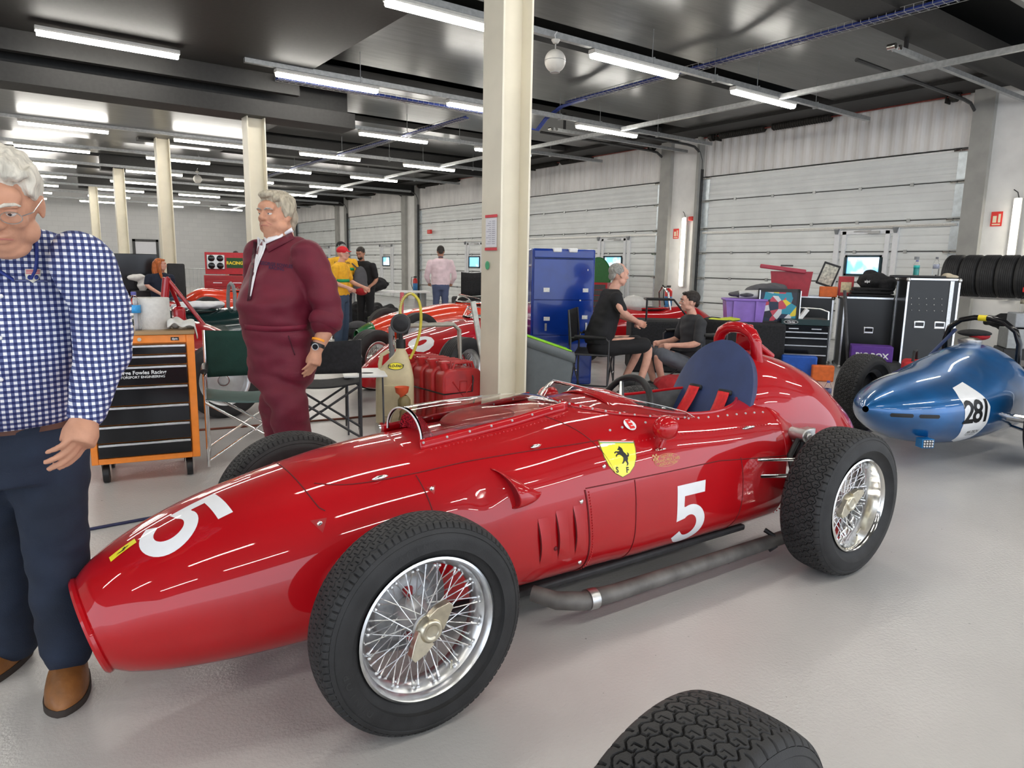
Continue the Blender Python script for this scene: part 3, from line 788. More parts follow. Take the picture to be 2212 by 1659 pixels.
# raised gill lips
for gx, gz0, gz1 in ((.575, .46, .28), (.655, .475, .285), (.735, .48, .285)):
    def gf(u, v):
        z = gz0 + (gz1 - gz0) * u; x = gx + (gz0 - z) * .12 + .05 * v
        return Vector((x, -side_y(x, z) - .011 * sin(pi * u) ** 1.3 * (1 - v) ** 1.1 - .0008, z))
    MB().grid(gf, 16, 8).build('gill', RED, car, angle=3)
    MB().tube([gf(i / 16, 0) + Vector((-.001, .004, 0)) for i in range(17)], .0022, n=6).build('gill_slot', SEAMC, car)

# bonnet catches, door handle, quarter-turn fasteners
def catch(p, d, L, name='bonnet_catch', m=CHROME):
    p = Vector(p); d = Vector(d).normalized() * L
    MB().tube([p - d * .5, p - d * .2, p + d * .3, p + d * .5], [.002, .008, .007, .003], n=10).build(name, m, car)
catch(on_top(.035, -.235, .006), (1, .15, .03), .06); catch(on_top(.64, -.275, .006), (1, .2, 0), .055)
catch(on_side(1.80, .645, .006), (1, -.02, .03), .085, 'door_handle')
for x, z in ((-.185, .56), (.19, .615), (.775, .49), (.80, .235), (.905, .60), (.66, .33), (.775, .37)):
    p = on_side(x, z, .001); MB().ell(p, (.009, .004, .009), 12, 6).build('fastener', CHROME if x not in (.66,) else SEAMC, car)
for x, z, r in ((-.185, .56, .024), (.19, .615, .016), (.775, .49, .016)):
    flat('fastener_plate', [[(r * 1.2 * cos(a), r * sin(a)) for a in [i * 2 * pi / 3 + .6 for i in range(3)]]], on_side(x, z), (1, 0, 0), (0, 0, 1), (0, -1, 0), RED2, car, bvh=BV, lift=.0015)

# --- racing numbers and badges
FIVE = [(-.16, .5), (.5*.78+.02, .5), (.41, .28), (.02, .28), (.0, .17), (.07, .185)]
def five():
    outer = [(-.34, .5), (.40, .5), (.40, .33), (-.12, .33), (-.14, .13)]
    import math as m
    arc_o = [(.02 + .40 * cos(a), -.17 + .335 * sin(a)) for a in [radians(105 - i * 12) for i in range(24)]]   # 105 -> -171
    arc_o = [p for p in arc_o if True]
    pts = [(-.34, .5), (.40, .5), (.38, .32), (-.15, .32), (-.16, .155)]
    pts += [(.01 + .41 * cos(radians(d)), -.165 + .335 * sin(radians(d))) for d in range(110, -141, -10)]
    pts += [(-.33, -.315)] if False else [(-.36, -.34)]
    pts += [(-.21, -.235)]
    pts += [(.0 + .20 * cos(radians(d)), -.165 + .175 * sin(radians(d))) for d in range(-130, 131, 10)]
    pts += [(-.34, -.06)]
    return pts
F5 = five()
NUMW = mat('number_white', (.85, .86, .88), .3, coat=.4, noise=.02)
flat('number_5', [[(p[0] * .235, p[1] * .285) for p in F5]], (1.375, -.39, .325), (1, 0, 0), (-.06, 0, 1), (0, -1, 0), NUMW, car, bvh=BV, lift=.0012)['label'] = 'white racing number 5 on the door panel'
flat('number_5', [[(p[0] * .19, p[1] * .24) for p in F5]], (-.54, -.085, .60), (.18, -1, 0), (1, .12, 0), (0, 0, 1), NUMW, car, bvh=BV, lift=.0012, cuts=.015)['label'] = 'white racing number 5 on the nose'
# yellow shield with the rearing horse
def shield(w, h):
    R_ = [(.5, .46), (.5, .25), (.47, 0), (.38, -.22), (.22, -.4), (0, -.5)]
    return [(x * w, y * h) for x, y in R_] + [(-x * w, y * h) for x, y in R_[::-1][1:]]
SO = (.995, -.34, .612); SU = (1, -.02, -.17); SV = (.12, .55, .9); SN = (0, -.85, .5)
YEL = mat('badge_yellow', (.92, .82, .04), .35, coat=.5, noise=.02); BK = mat('badge_black', (.01, .01, .01), .4, noise=.1)
def onb(name, shapes, m, lift, du=0, dv=0, bvh=None):
    U, V = Vector(SU).normalized(), Vector(SV).normalized()
    return flat(name, shapes, Vector(SO) + U * du + V * dv, SU, SV, SN, m, car, bvh=BV, lift=lift, cuts=.012)
onb('badge', [[(x * 1.05, y * 1.03) for x, y in shield(.165, .150)]], mat('badge_edge', (.16, .13, .03), .4, noise=.1), .001)
onb('badge', [shield(.165, .150)], YEL, .0018)['label'] = 'yellow shield badge with a black rearing horse'
for i, c in enumerate(((.02, .3, .08), (.85, .85, .82), (.65, .02, .03))):
    onb('badge_stripe', [[(-.082, .0585 + .0035 * i), (.082, .0585 + .0035 * i), (.082, .062 + .0035 * i), (-.082, .062 + .0035 * i)]], mat('stripe%d' % i, c, .4, noise=.02), .0024)
HORSE = [(-.10, .62), (.02, .78), (.10, .92), (.16, .80), (.28, .76), (.38, .62), (.42, .40), (.50, .28), (.62, .20), (.72, .02), (.86, .08), (.80, .30), (.98, .20), (1.0, .0), (.86, -.16), (.80, -.12),
         (.82, -.30), (.72, -.52), (.80, -.72), (.70, -.92), (.52, -.95), (.62, -.82), (.58, -.66), (.44, -.50), (.34, -.62), (.16, -.78), (.02, -.74), (.14, -.64), (.24, -.46), (.30, -.22), (.10, -.02), (-.06, .06),
         (-.30, .02), (-.44, -.14), (-.56, -.10), (-.40, .12), (-.22, .18), (-.40, .26), (-.58, .14), (-.64, .24), (-.44, .38), (-.18, .36), (-.02, .40), (.0, .50), (-.14, .48), (-.20, .54)]
onb('badge_horse', [[(p[0] * .044, p[1] * .043 + .008) for p in HORSE]], BK, .0026)
for ch, dx in (('S', -.026), ('F', .026)):
    vs, fs = text_mesh(ch, .03, .001); onb('badge_letter', [([(v[0] + dx, v[1] - .050, 0) for v in vs], fs)], BK, .0026)
# E kill-switch sticker
flat('kill_switch_sticker', [circle(0, 0, .028, .026)], (1.105, -.26, .715), (1, 0, 0), (0, .35, .9), (0, -.9, .4), NUMW, car, bvh=BV, lift=.009)
vs, fs = text_mesh('E', .052, .003); flat('kill_switch_letter', [(vs, fs)], (1.105, -.26, .715), (1, 0, 0), (0, .35, .9), (0, -.9, .4), mat('sign_red', (.75, .02, .02), .4, noise=.03), car, bvh=BV, lift=.0102)
GOLD = mat('gold_print', (.62, .36, .12), .4, noise=.1)
HO = Vector((1.235, -.38, .583)); HN = (0, -1, .25)
flat('club_badge', [[(1.0 * p[0], p[1]) for p in circle(0, 0, .072, .027)] , ], HO, (1, 0, 0), (0, .1, 1), HN, GOLD, car, bvh=BV, lift=.0012, cuts=.012)
flat('club_badge', [circle(0, 0, .070, .0255)], HO, (1, 0, 0), (0, .1, 1), HN, RED, car, bvh=BV, lift=.0019, cuts=.012)
for txt, dz, sz in (('HISTORIC', .015, .017), ('GRAND PRIX CARS', 0, .0165), ('ASSOCIATION', -.0145, .016)):
    flat('club_badge_text', [text_mesh(txt, sz, .0003)], HO + Vector((.004, 0, dz)), (1, 0, 0), (0, .1, 1), HN, GOLD, car, bvh=BV, lift=.0026, cuts=.03)
fl_ = [[(-.078 + .009 * i, .006 + .008 * j), (-.069 + .009 * i, .008 + .008 * j), (-.069 + .009 * i, .016 + .008 * j), (-.078 + .009 * i, .014 + .008 * j)] for i in range(4) for j in range(3) if (i + j) % 2 == 0]
flat('club_badge_flag', fl_, HO, (1, 0, 0), (0, .1, 1), HN, GOLD, car, bvh=BV, lift=.0026)
# small yellow badge on the nose
flat('nose_badge', [[(-.012, -.035), (.012, -.035), (.012, .035), (-.012, .035)]], (-.70, -.055, .5), (.1, -1, 0), (1, .1, 0), (0, 0, 1), YEL, car, bvh=BV, lift=.0015)
flat('nose_badge_horse', [[(p[0] * .008, p[1] * .02) for p in HORSE]], (-.70, -.055, .5), (.1, -1, 0), (1, .1, 0), (0, 0, 1), BK, car, bvh=BV, lift=.0022)

# tail fairing
TT = table([(2.075, .252, .59, .955, .37, 2.0), (2.12, .266, .58, .957, .35, 2.05), (2.30, .305, .54, .925, .31, 2.1), (2.55, .325, .49, .84, .28, 2.1), (2.80, .29, .43, .685, .27, 2.1), (2.98, .205, .39, .545, .28, 2.0), (3.10, .10, .37, .43, .31, 2.0), (3.13, .03, .365, .38, .345, 2.0)])
tl = MB()
tx = [2.075 + (3.13 - 2.075) * (1 - (1 - i / 40) ** 1.25) for i in range(41)]
def tailp(x, v):
    w, zm, zt, zb, n = TT(x); a = 2 * pi * v; c, s = cos(a), sin(a)
    y = w * abs(c) ** (2 / n) * (1 if c > 0 else -1); z = zm + ((zt - zm) if s > 0 else (zm - zb)) * abs(s) ** (2 / n) * (1 if s > 0 else -1)
    return (x - .42 * (.958 - z) * max(0, 1 - (x - 2.075) / .35), y, z)
tl.grid(lambda u, v: tailp(tx[int(round(u * 40))], v), 40, 48, cv=True)
tl.f.append(tuple(40 * 48 + j for j in range(48))); 
tail = tl.build('tail_fairing', RED, car, angle=1.2)
rivets([Vector(tailp(2.09, i / 60)) for i in range(1, 30)], r=.003)
for s in (-1, 1):
    def fl2(u, v):
        x = 2.04 + (.20 - .10 * v * v) * u; w, zm, zt, zb, nu, nl, k = HT(x)
        y = .17 + (w - .17) * (1 - (1 - v) ** 1.6)
        z0 = zm + (zt - zm) * max(0, 1 - (y / w) ** nu) ** (1 / nu)
        return (x, s * y, max(z0, .50 - .02 * v))
    MB().grid(fl2, 12, 22).build('rear_flare', RED, car, thick=.004, angle=3)
# roll hoop
hp = [(2.17, -.118, .80), (2.13, -.118, .93), (2.12, -.114, 1.0), (2.115, -.092, 1.040), (2.11, -.045, 1.064), (2.11, 0, 1.068)]
hp = hp + [(x, -y, z) for x, y, z in hp[::-1][1:]]
MB().tube(hp, .029, n=14).build('roll_hoop', RED, car)
MB().prism([(-.035, .03), (.035, .03), (.045, .0), (.05, -.10), (-.05, -.10), (-.045, 0)], .03, lambda u, v, w: (2.17 + w, u, 1.05 + v)).build('hoop_gusset', RED, car, bevel=.006)
MB().tube([(2.16, 0, 1.04), (2.42, 0, .90)], .018).build('hoop_stay', RED, car)
# seat back, cushion and harness
def seatf(u, v, off=0):
    a = v; z = .60 + .392 * a
    w = .25 * max(.02, 1 - max(0, (a - .18) / .82) ** 2.5) ** .55 if a > .18 else .25 - .01 * (0.18 - a)
    w *= 1 - .16 * a * (1 - a) * 1.2
    y = (2 * u - 1) * w
    return (1.915 + .15 * a - .055 * (1 - (2 * u - 1) ** 2) * (1 - a) + off, y, z)
st = MB().grid(lambda u, v: seatf(u, v), 24, 30)
so = st.build('seat_back', NAVY, car, thick=.055, angle=2); so.modifiers[0].offset = 0
bv = so.modifiers.new('b', 'BEVEL'); bv.width = .02; bv.segments = 3; bv.limit_method = 'ANGLE'
MB().box((1.80, 0, .42), (.36, .42, .12)).build('seat_cushion', NAVY, car, bevel=.03)
MB().prism([(-.045, -.012), (.045, -.012), (.045, .012), (-.045, .012)], .01, lambda u, v, w: (0, 0, 0)) if False else None
BELT = mat('red_webbing', (.66, .01, .015), .5, noise=.12, nscale=60)
for y0 in (-.115, .07):
    MB().box((1.908, y0, .765), (.02, .078, .026)).build('belt_slot', BLACK, car, bevel=.008)
    MB().grid(lambda u, v: (1.897 - .055 * sin(pi * v * .5) - .1 * v * v, y0 - .033 + .066 * u + (-.015 if y0 < 0 else .01) * v, .768 - .20 * v), 4, 10).build('shoulder_belt', BELT, car, thick=.004)

# mirrors: bullet shell with glass facing back
def mirror(p, s):
    p = Vector(p)
    m = MB().lathe([(0, -.058), (.018, -.056), (.034, -.046), (.045, -.029), (.050, -.008), (.050, .014), (.046, .02)], 28, p, 'X')
    mo = m.build('mirror_shell', RED, car)
    MB().lathe([(0, .016), (.044, .016), (.046, .02)], 24, p, 'X').build('mirror_glass', CHROME, car)
    MB().tube([p + Vector((0, -.004 * s, -.04)), p + Vector((-.014, -.012 * s, -.085))], [.009, .011]).build('mirror_stalk', RED, car)
    MB().ell(p + Vector((-.014, -.012 * s, -.09)), (.03, .014, .005)).build('mirror_base', CHROME, car)
mirror((1.215, -.385, .722), -1); mirror((1.19, .36, .735), 1)

# exhaust low on the near side, and the sump/undertray
for s in (-1,):
    MB().tube([(.62, -.30, .13), (.68, -.375, .115), (.78, -.41, .10), (.95, -.415, .095), (1.9, -.41, .09), (2.4, -.42, .10)], [.03, .034, .036, .034, .032, .032], n=18).build('exhaust_pipe', mat('exhaust_grey', (.17, .16, .15), .6, .5, noise=.25, nscale=9), car)
    MB().cyl((.80, -.411, .10), (.84, -.413, .099), .041, n=20).build('exhaust_clamp', STEEL, car)
    MB().tube([(1.93, -.38, .14), (1.95, -.415, .12), (1.95, -.43, .07), (1.93, -.41, .05)], .012, n=8).build('exhaust_hanger', BLACK, car)
MB().bx(.3, 1.95, -.26, .26, .095, .125).build('undertray', DKGREY, car, bevel=.01)

# ---------------------------------------------------------------- tyres with cut tread
def tyre_mesh(name, R0, W, rimr, kind='front', nu=1200, nv=112, wall=.0, outer_bulge=.012):
    # profile across the tread (lateral v, radius); side walls closed separately
    import numpy as np
    tw = W * .86; pv = np.linspace(-tw / 2, tw / 2, nv)
    crown = R0 - .012 * (2 * abs(pv) / tw) ** 2.6
    sh = (abs(pv) > tw / 2 - .012); crown = crown - np.clip((abs(pv) - (tw / 2 - .014)) / .014, 0, 1) ** 2 * .008
    th = np.arange(nu) / nu * 2 * pi; S = th * R0
    SS, VV = np.meshgrid(S, pv, indexing='ij'); D = np.zeros_like(SS)
    circ = 2 * pi * R0
    def groove(mask_dist, w, d):
        nonlocal D; D = np.maximum(D, d * np.clip(1.35 - abs(mask_dist) / w, 0, 1))
    def tri(x): return 2 * abs(x - np.floor(x + .5)) * 2 - 1
    if kind == 'front':
        n = round(circ / .026); p = circ / n; ribs = [-.34, -.115, .115, .34]
        for k, r in enumerate(ribs):
            groove(VV - r * tw - .0028 * np.clip(tri(SS / p + .5 * (k % 2)) * 1.8, -1, 1), .0013, .006)
        edges = [-.34, -.115, .115, .34]
        for a, b2, ph in ((-.34, -.115, 0), (-.115, .115, .5), (.115, .34, 0)):
            mid = (a + b2) / 2 * tw; half = (b2 - a) / 2 * tw
            q = (SS / p + ph) % 1.0
            for c0, lo, hi in ((.25, -.75, .15), (.75, -.15, .75)):
                inside = (VV - mid > lo * half) & (VV - mid < hi * half)
                groove(np.where(inside, (q - c0 - .12 * (VV - mid) / half) * p, 1), .0011, .005)
        n2 = round(circ / .022); p2 = circ / n2
        for s in (-1, 1):
            q = ((SS / p2 + (.3 if s > 0 else 0)) % 1.0 - .5) * p2
            inside = (VV * s > .385 * tw)
            groove(np.where(inside, q, 1), .0012 + .0018 * np.clip((VV * s / tw - .385) / .115, 0, 1), .006)
    else:
        n = round(circ / .036); p = circ / n; ribs = [-.36, -.215, -.07, .07, .215, .36]
        for k, r in enumerate(ribs):
            groove(VV - r * tw - .0045 * np.clip(tri(SS / p + .5 * (k % 2)) * 1.7, -1, 1), .0016, .007)
        for k in range(5):
            mid = (ribs[k] + ribs[k + 1]) / 2 * tw; half = .0725 * tw
            q = (SS / p + .25 + .5 * (k % 2)) % 1.0
            for c0, lo, hi in ((.28, -.85, .35), (.72, -.35, .85)):
                inside = (VV - mid > lo * half) & (VV - mid < hi * half)
                groove(np.where(inside, (q - c0) * p, 1), .0013, .006)
            inside = (abs((q - .5) * p) < .22 * p)
            groove(np.where(inside, VV - mid + .35 * half * np.sign(q - .5), 1), .0011, .005)
        p2 = p
        for s in (-1, 1):
            q = ((SS / p2) % 1.0 - .5) * p2
            inside = (VV * s > .39 * tw)
            groove(np.where(inside, q, 1), .0014 + .002 * np.clip((VV * s / tw - .39) / .11, 0, 1), .007)
    RR = crown[None, :] - D
    X = RR * np.cos(th)[:, None]; Z = RR * np.sin(th)[:, None]; Y = VV
    verts = np.stack([X, Y, Z], -1).reshape(-1, 3)
    i = np.arange(nu)[:, None]; j = np.arange(nv - 1)[None, :]; i2 = (i + 1) % nu
    faces = np.stack([i * nv + j, i * nv + j + 1, i2 * nv + j + 1, i2 * nv + j], -1).reshape(-1, 4)
    # walls + inner: coarse lathe on every 6th segment
    rl = crown[0]
    wallp = [(rl - .001, tw / 2), (rl - .012, tw / 2 + .006), (rl - .014, tw / 2 + .0045), (rl - .022, tw / 2 + .010), (rl - .035, W / 2), (rl - .06, W / 2 + .002), ((rl + rimr) / 2 - .01, W / 2 - .001), (rimr + .03, W / 2 - .014), (rimr + .012, W / 2 - .022), (rimr + .002, W / 2 - .026), (rimr - .004, W / 2 - .034), (rimr - .008, W / 2 - .06)]
    m2 = 120; vs2 = []; fs2 = []
    base = len(verts)
    for s in (1, -1):
        b0 = base + len(vs2)
        for k in range(m2):
            a = 2 * pi * k / m2
            for r, y in wallp: vs2.append((r * cos(a), s * y, r * sin(a)))
        K = len(wallp)
        for k in range(m2):
            k2 = (k + 1) % m2
            for q in range(K - 1):
                f = (b0 + k * K + q, b0 + k * K + q + 1, b0 + k2 * K + q + 1, b0 + k2 * K + q)
                fs2.append(f if s < 0 else f[::-1])
    allv = np.concatenate([verts, np.array(vs2)]); allf = np.concatenate([faces, np.array(fs2)])
    me = bpy.data.meshes.new(name); me.vertices.add(len(allv)); me.vertices.foreach_set('co', allv.astype('f').ravel())
    me.loops.add(len(allf) * 4); me.loops.foreach_set('vertex_index', allf.ravel().astype('i'))
    me.polygons.add(len(allf)); me.polygons.foreach_set('loop_start', (np.arange(len(allf)) * 4).astype('i')); me.polygons.foreach_set('loop_total', np.full(len(allf), 4, 'i'))
    me.update(calc_edges=True); me.validate()
    return me
RF, WF, RR_, WR = .3235, .160, .3325, .218
tyF = tyre_mesh('front_tyre', RF, WF, .213, 'front'); tyR = tyre_mesh('rear_tyre', RR_, WR, .208, 'rear')

def arc_text(name, body, r, y, size, a0, m, parent, s=-1):
    """raised sidewall lettering, letters laid one by one round the wall"""
    out = []
    for k, ch in enumerate(body):
        if ch == ' ': continue
        vs, fs = text_mesh(ch, size, .0005); a = a0 - k * size * .95 / r * 1.0
        q = []
        for v in vs:
            rr = r + v[1]; aa = a - v[0] / r
            q.append((rr * cos(aa), y, rr * sin(aa)))
        out.append((q, fs))
    b = MB()
    for q, fs in out:
        b.add(q, [f for f in fs])
    return b.build(name, m, parent, fixn=False)

def wire_wheel(par, name, c, s, tm, W, rimr, deep, label=None, spokes=True, rz=0, R0=.32, spin=0.0):
    """s = -1 outer face towards -y; deep = set-back of the hub face from the outer rim edge"""
    w = mkobj(name, tm, RUBBER, par, angle=.6, loc=c, rot=(0, 0, rz))
    if label: w['label'] = label
    yo = s * (W / 2 - .022); yi = -s * (W / 2 - .022)
    prof = [(rimr - .004, yo - s * .001), (rimr + .002, yo + s * .004), (rimr - .003, yo + s * .006), (rimr - .008, yo), (rimr - .012, yo - s * .012), (rimr - .013, yo - s * .022), (rimr - .028, yo - s * (.03 + deep * .5)), (rimr - .032, yo - s * (.05 + deep)), (rimr - .032, 0 if deep < .02 else -s * .01), (rimr - .026, yi + s * .03), (rimr - .012, yi + s * .012), (rimr, yi)]
    MB().lathe(prof, 72, axis='Y').build('rim', ALU if deep < .03 else CHROME, w, thick=.003)
    hy = yo - s * (.004 + deep)
    MB().lathe([(0, hy - s * .13), (.05, hy - s * .13), (.056, hy - s * .10), (.042, hy - s * .06), (.036, hy - s * .02), (.046, hy), (.03, hy + s * .006), (0, hy + s * .006)], 32, axis='Y').build('hub', SILVERP, w)
    MB().lathe([(0, hy - s * .118), (.088, hy - s * .118), (.105, hy - s * .13), (.112, hy - s * .17), (.155, hy - s * .175), (.155, hy - s * .20), (0, hy - s * .20)], 48, axis='Y').build('brake_drum', mat('cast_alu', (.42, .43, .44), .5, .8, noise=.2, nscale=25), w)
    # knock-off spinner: domed cap with two ears
    sp = MB().lathe([(.0, hy + s * .030), (.018, hy + s * .030), (.022, hy + s * .033), (.03, hy + s * .033), (.036, hy + s * .026), (.042, hy + s * .008), (.04, hy)], 32, axis='Y')
    for e in (0, 1):
        a = radians(48 + 180 * e + spin); u = Vector((cos(a), 0, sin(a))); t = Vector((-sin(a), 0, cos(a)))
        P = [u * .025 + t * .036, u * .060 + t * .030, u * .094 + t * .010, u * .090 - t * .010, u * .055 - t * .024, u * .02 - t * .036]
        vs = [p + Vector((0, hy + s * .006, 0)) for p in P] + [p + Vector((0, hy + s * (.026 if i in (0, 5) else .034 if i in (2, 3) else .028), 0)) for i, p in enumerate(P)]
        sp.add(vs, [(0, 1, 2, 3, 4, 5), (11, 10, 9, 8, 7, 6)] + [(i, (i + 1) % 6, 6 + (i + 1) % 6, 6 + i) for i in range(6)])
    sp.build('knock_off_nut', BRASS, w, bevel=.0015)
    if spokes:
        rr = rimr - .031
        protos = {}
        N = 16
        defs = []
        for k in range(N):                      # outer rows: from the outer hub flange
            for sg in (-1, 1):
                defs.append(('o', 2 * pi * k / N, sg))
        for k in range(N):
            for sg in (-1, 1):
                defs.append(('i', 2 * pi * (k + .5) / N, sg))
        for typ, a, sg in defs:
            key = (typ, sg)
            if key not in protos:
                if typ == 'o': p0 = Vector((.046, hy - s * .004, 0)); aa = sg * radians(28); p1 = Vector((rr * cos(aa), -s * .004 + (yo * .15), rr * sin(aa)))
                else: p0 = Vector((.05, hy - s * .085, 0)); aa = sg * radians(20); p1 = Vector((rr * cos(aa), yo * (.62 if deep < .03 else .2), rr * sin(aa)))
                d = (p1 - p0).normalized()
                b = MB().tube([p0, p1 - d * .02], .0017, n=6).tube([p1 - d * .02, p1], .0031, n=6).ell(p1, (.0055, .0055, .0055), 8, 6)
                o = b.build('spoke', ALU, w); protos[key] = o; o.rotation_euler = (0, -a, 0)
            else:
                o = protos[key].copy(); COL.objects.link(o); o.parent = w; o.rotation_euler = (0, -a, 0)
        MB().tube([(rr + .001, yo * .55, 0), (rr - .03, yo * .75, .01)], .0035, n=8).build('valve_stem', BRASS, w, rot=(0, radians(62), 0))
    return w
FWn = wire_wheel(car, 'front_wheel', (0, -.59, RF), -1, tyF, WF, .213, .012, 'near front wire wheel on a treaded tyre', rz=.008)
arc_text('sidewall_lettering', 'DUNLOP', .262, -WF / 2 - .0008, .030, radians(222), mat('raised_rubber', (.03, .03, .031), .5, noise=.1), FWn)
arc_text('sidewall_lettering', 'RACING', .262, -WF / 2 - .0008, .028, radians(118), mat('raised_rubber'), FWn)
wire_wheel(car, 'front_wheel', (0, .59, RF), 1, tyF, WF, .213, .012, spokes=False, rz=.008)
wire_wheel(car, 'rear_wheel', (2.10, -.64, RR_), -1, tyR, WR, .208, .055, 'near rear wire wheel with polished deep rim', spin=-20)
wire_wheel(car, 'rear_wheel', (2.10, .64, RR_), 1, tyR, WR, .208, .055, spokes=False)

# suspension and rear damper seen between tail and wheel
for s in (-1, 1):
    MB().tube([(0, s * .34, .40), (-.01, s * .53, .39)], .014).tube([(.10, s * .34, .40), (-.01, s * .53, .39)], .014).build('upper_wishbone', RED2, car)
    MB().tube([(0, s * .30, .22), (0, s * .53, .25)], .016).build('lower_wishbone', RED2, car)
    MB().cyl((0, s * .49, RF), (0, s * .40, RF), .05).build('upright', RED2, car)
    MB().tube([(2.1, s * .2, .33), (2.1, s * .56, .33)], .035).build('half_shaft', DKGREY, car)
    MB().tube([(1.80, s * .36, .42), (2.08, s * .52, .42)], .010).build('radius_rod', CHROME, car)
    MB().tube([(1.78, s * .36, .50), (2.06, s * .52, .50)], .008).build('radius_rod', CHROME, car)
    MB().cyl((2.12, s * .40, .36), (2.16, s * .395, .58), .034).build('damper', BLACK, car)
    MB().cyl((2.12, s * .44, .585), (2.12, s * .35, .585), .032).cyl((2.12, s * .455, .585), (2.12, s * .44, .585), .018).box((2.16, s * .40, .585), (.10, .05, .055)).build('damper_arm', STEEL, car, bevel=.006)
    MB().tube([(2.12, s * .40, .58), (2.02, s * .42, .50), (2.0, s * .46, .42)], .014).build('link_arm', BLACK, car)
# ================================================================ people
SKIN = mat('skin_ruddy', (.55, .28, .18), .5, noise=.10, nscale=22, bump=.12, bscale=180, spec=.35)
SKIN2 = mat('skin_light', (.66, .36, .27), .5, noise=.08, nscale=20, spec=.35)
SKIN3 = mat('skin_tan', (.40, .20, .13), .5, noise=.08, nscale=20)
HAIRW = mat('hair_silver', (.62, .58, .50), .6, noise=.22, nscale=60, stretch=(1, 1, .25), bump=.5, bscale=120)
HAIRD = mat('hair_dark', (.018, .013, .010), .5, noise=.3, nscale=60, bump=.5, bscale=150)
HAIRG = mat('hair_grey', (.30, .29, .27), .6, noise=.25, nscale=70, bump=.5, bscale=150)
HAIRR = mat('hair_auburn', (.45, .12, .025), .45, noise=.4, nscale=50, stretch=(1, 1, .2), bump=.5, bscale=120)
EYEW = mat('eye_white', (.75, .72, .68), .3, noise=.03); EYED = mat('eye_dark', (.05, .04, .04), .2, noise=.1)
LIP = mat('lip', (.48, .17, .14), .5, noise=.08)

def limb(b, pts, rad, n=14, sx=1.0):
    """smoothly curved tapered limb with rounded ends"""
    P = [Vector(p) for p in pts]; Q = []; R = []
    for i in range(len(P) - 1):
        p0, p1, p2, p3 = P[max(i - 1, 0)], P[i], P[i + 1], P[min(i + 2, len(P) - 1)]
        for k in range(6):
            t = k / 6
            q = .5 * ((2 * p1) + (p2 - p0) * t + (2 * p0 - 5 * p1 + 4 * p2 - p3) * t * t + (-p0 + 3 * p1 - 3 * p2 + p3) * t ** 3)
            Q.append(q); R.append(rad[i] + (rad[i + 1] - rad[i]) * (t * t * (3 - 2 * t)))
    Q.append(P[-1]); R.append(rad[-1])
    b.tube(Q, R, n=n, sx=sx); b.ell(Q[0], R[0] * .98, 12, 8); b.ell(Q[-1], R[-1] * .98, 12, 8)
    return b
def torso(b, secs, n=20):
    """secs: (centre, half width, half depth, yaw) stacked elliptical sections"""
    rings = []
    for c, hw, hd, yaw in secs:
        c = Vector(c); rings.append([c + Vector((hw * cos(a) * cos(yaw) - hd * sin(a) * sin(yaw), hw * cos(a) * sin(yaw) + hd * sin(a) * cos(yaw), 0)) for a in [2 * pi * k / n for k in range(n)]])
    o = len(b.v)
    for r in rings: b.v += [tuple(p) for p in r]
    for i in range(len(rings) - 1):
        for k in range(n):
            k2 = (k + 1) % n; b.f.append((o + i * n + k, o + i * n + k2, o + (i + 1) * n + k2, o + (i + 1) * n + k))
    b.f.append(tuple(o + k for k in range(n))[::-1]); b.f.append(tuple(o + (len(rings) - 1) * n + k for k in range(n)))
    return b
def weld(b, name, m, parent, vox=.012, smooth=6, fac=.5, disp=None, angle=3):
    o = b.build(name, m, parent, angle=3.2)
    r = o.modifiers.new('r', 'REMESH'); r.mode = 'VOXEL'; r.voxel_size = vox; r.use_smooth_shade = True
    if smooth:
        s = o.modifiers.new('s', 'SMOOTH'); s.factor = fac; s.iterations = smooth
    evaluated(o); me = o.data
    if disp:
        nv = [0.0] * (3 * len(me.vertices)); cv = nv[:]
        me.vertices.foreach_get('co', cv); me.vertex_normals.foreach_get('vector', nv)
        out = []
        for i in range(0, len(cv), 3): out.extend(disp(Vector(cv[i:i + 3]), Vector(nv[i:i + 3])))
        me.vertices.foreach_set('co', out)
        me.update()
    if m is not None and not me.materials: me.materials.append(m)
    me.shade_smooth(); return o
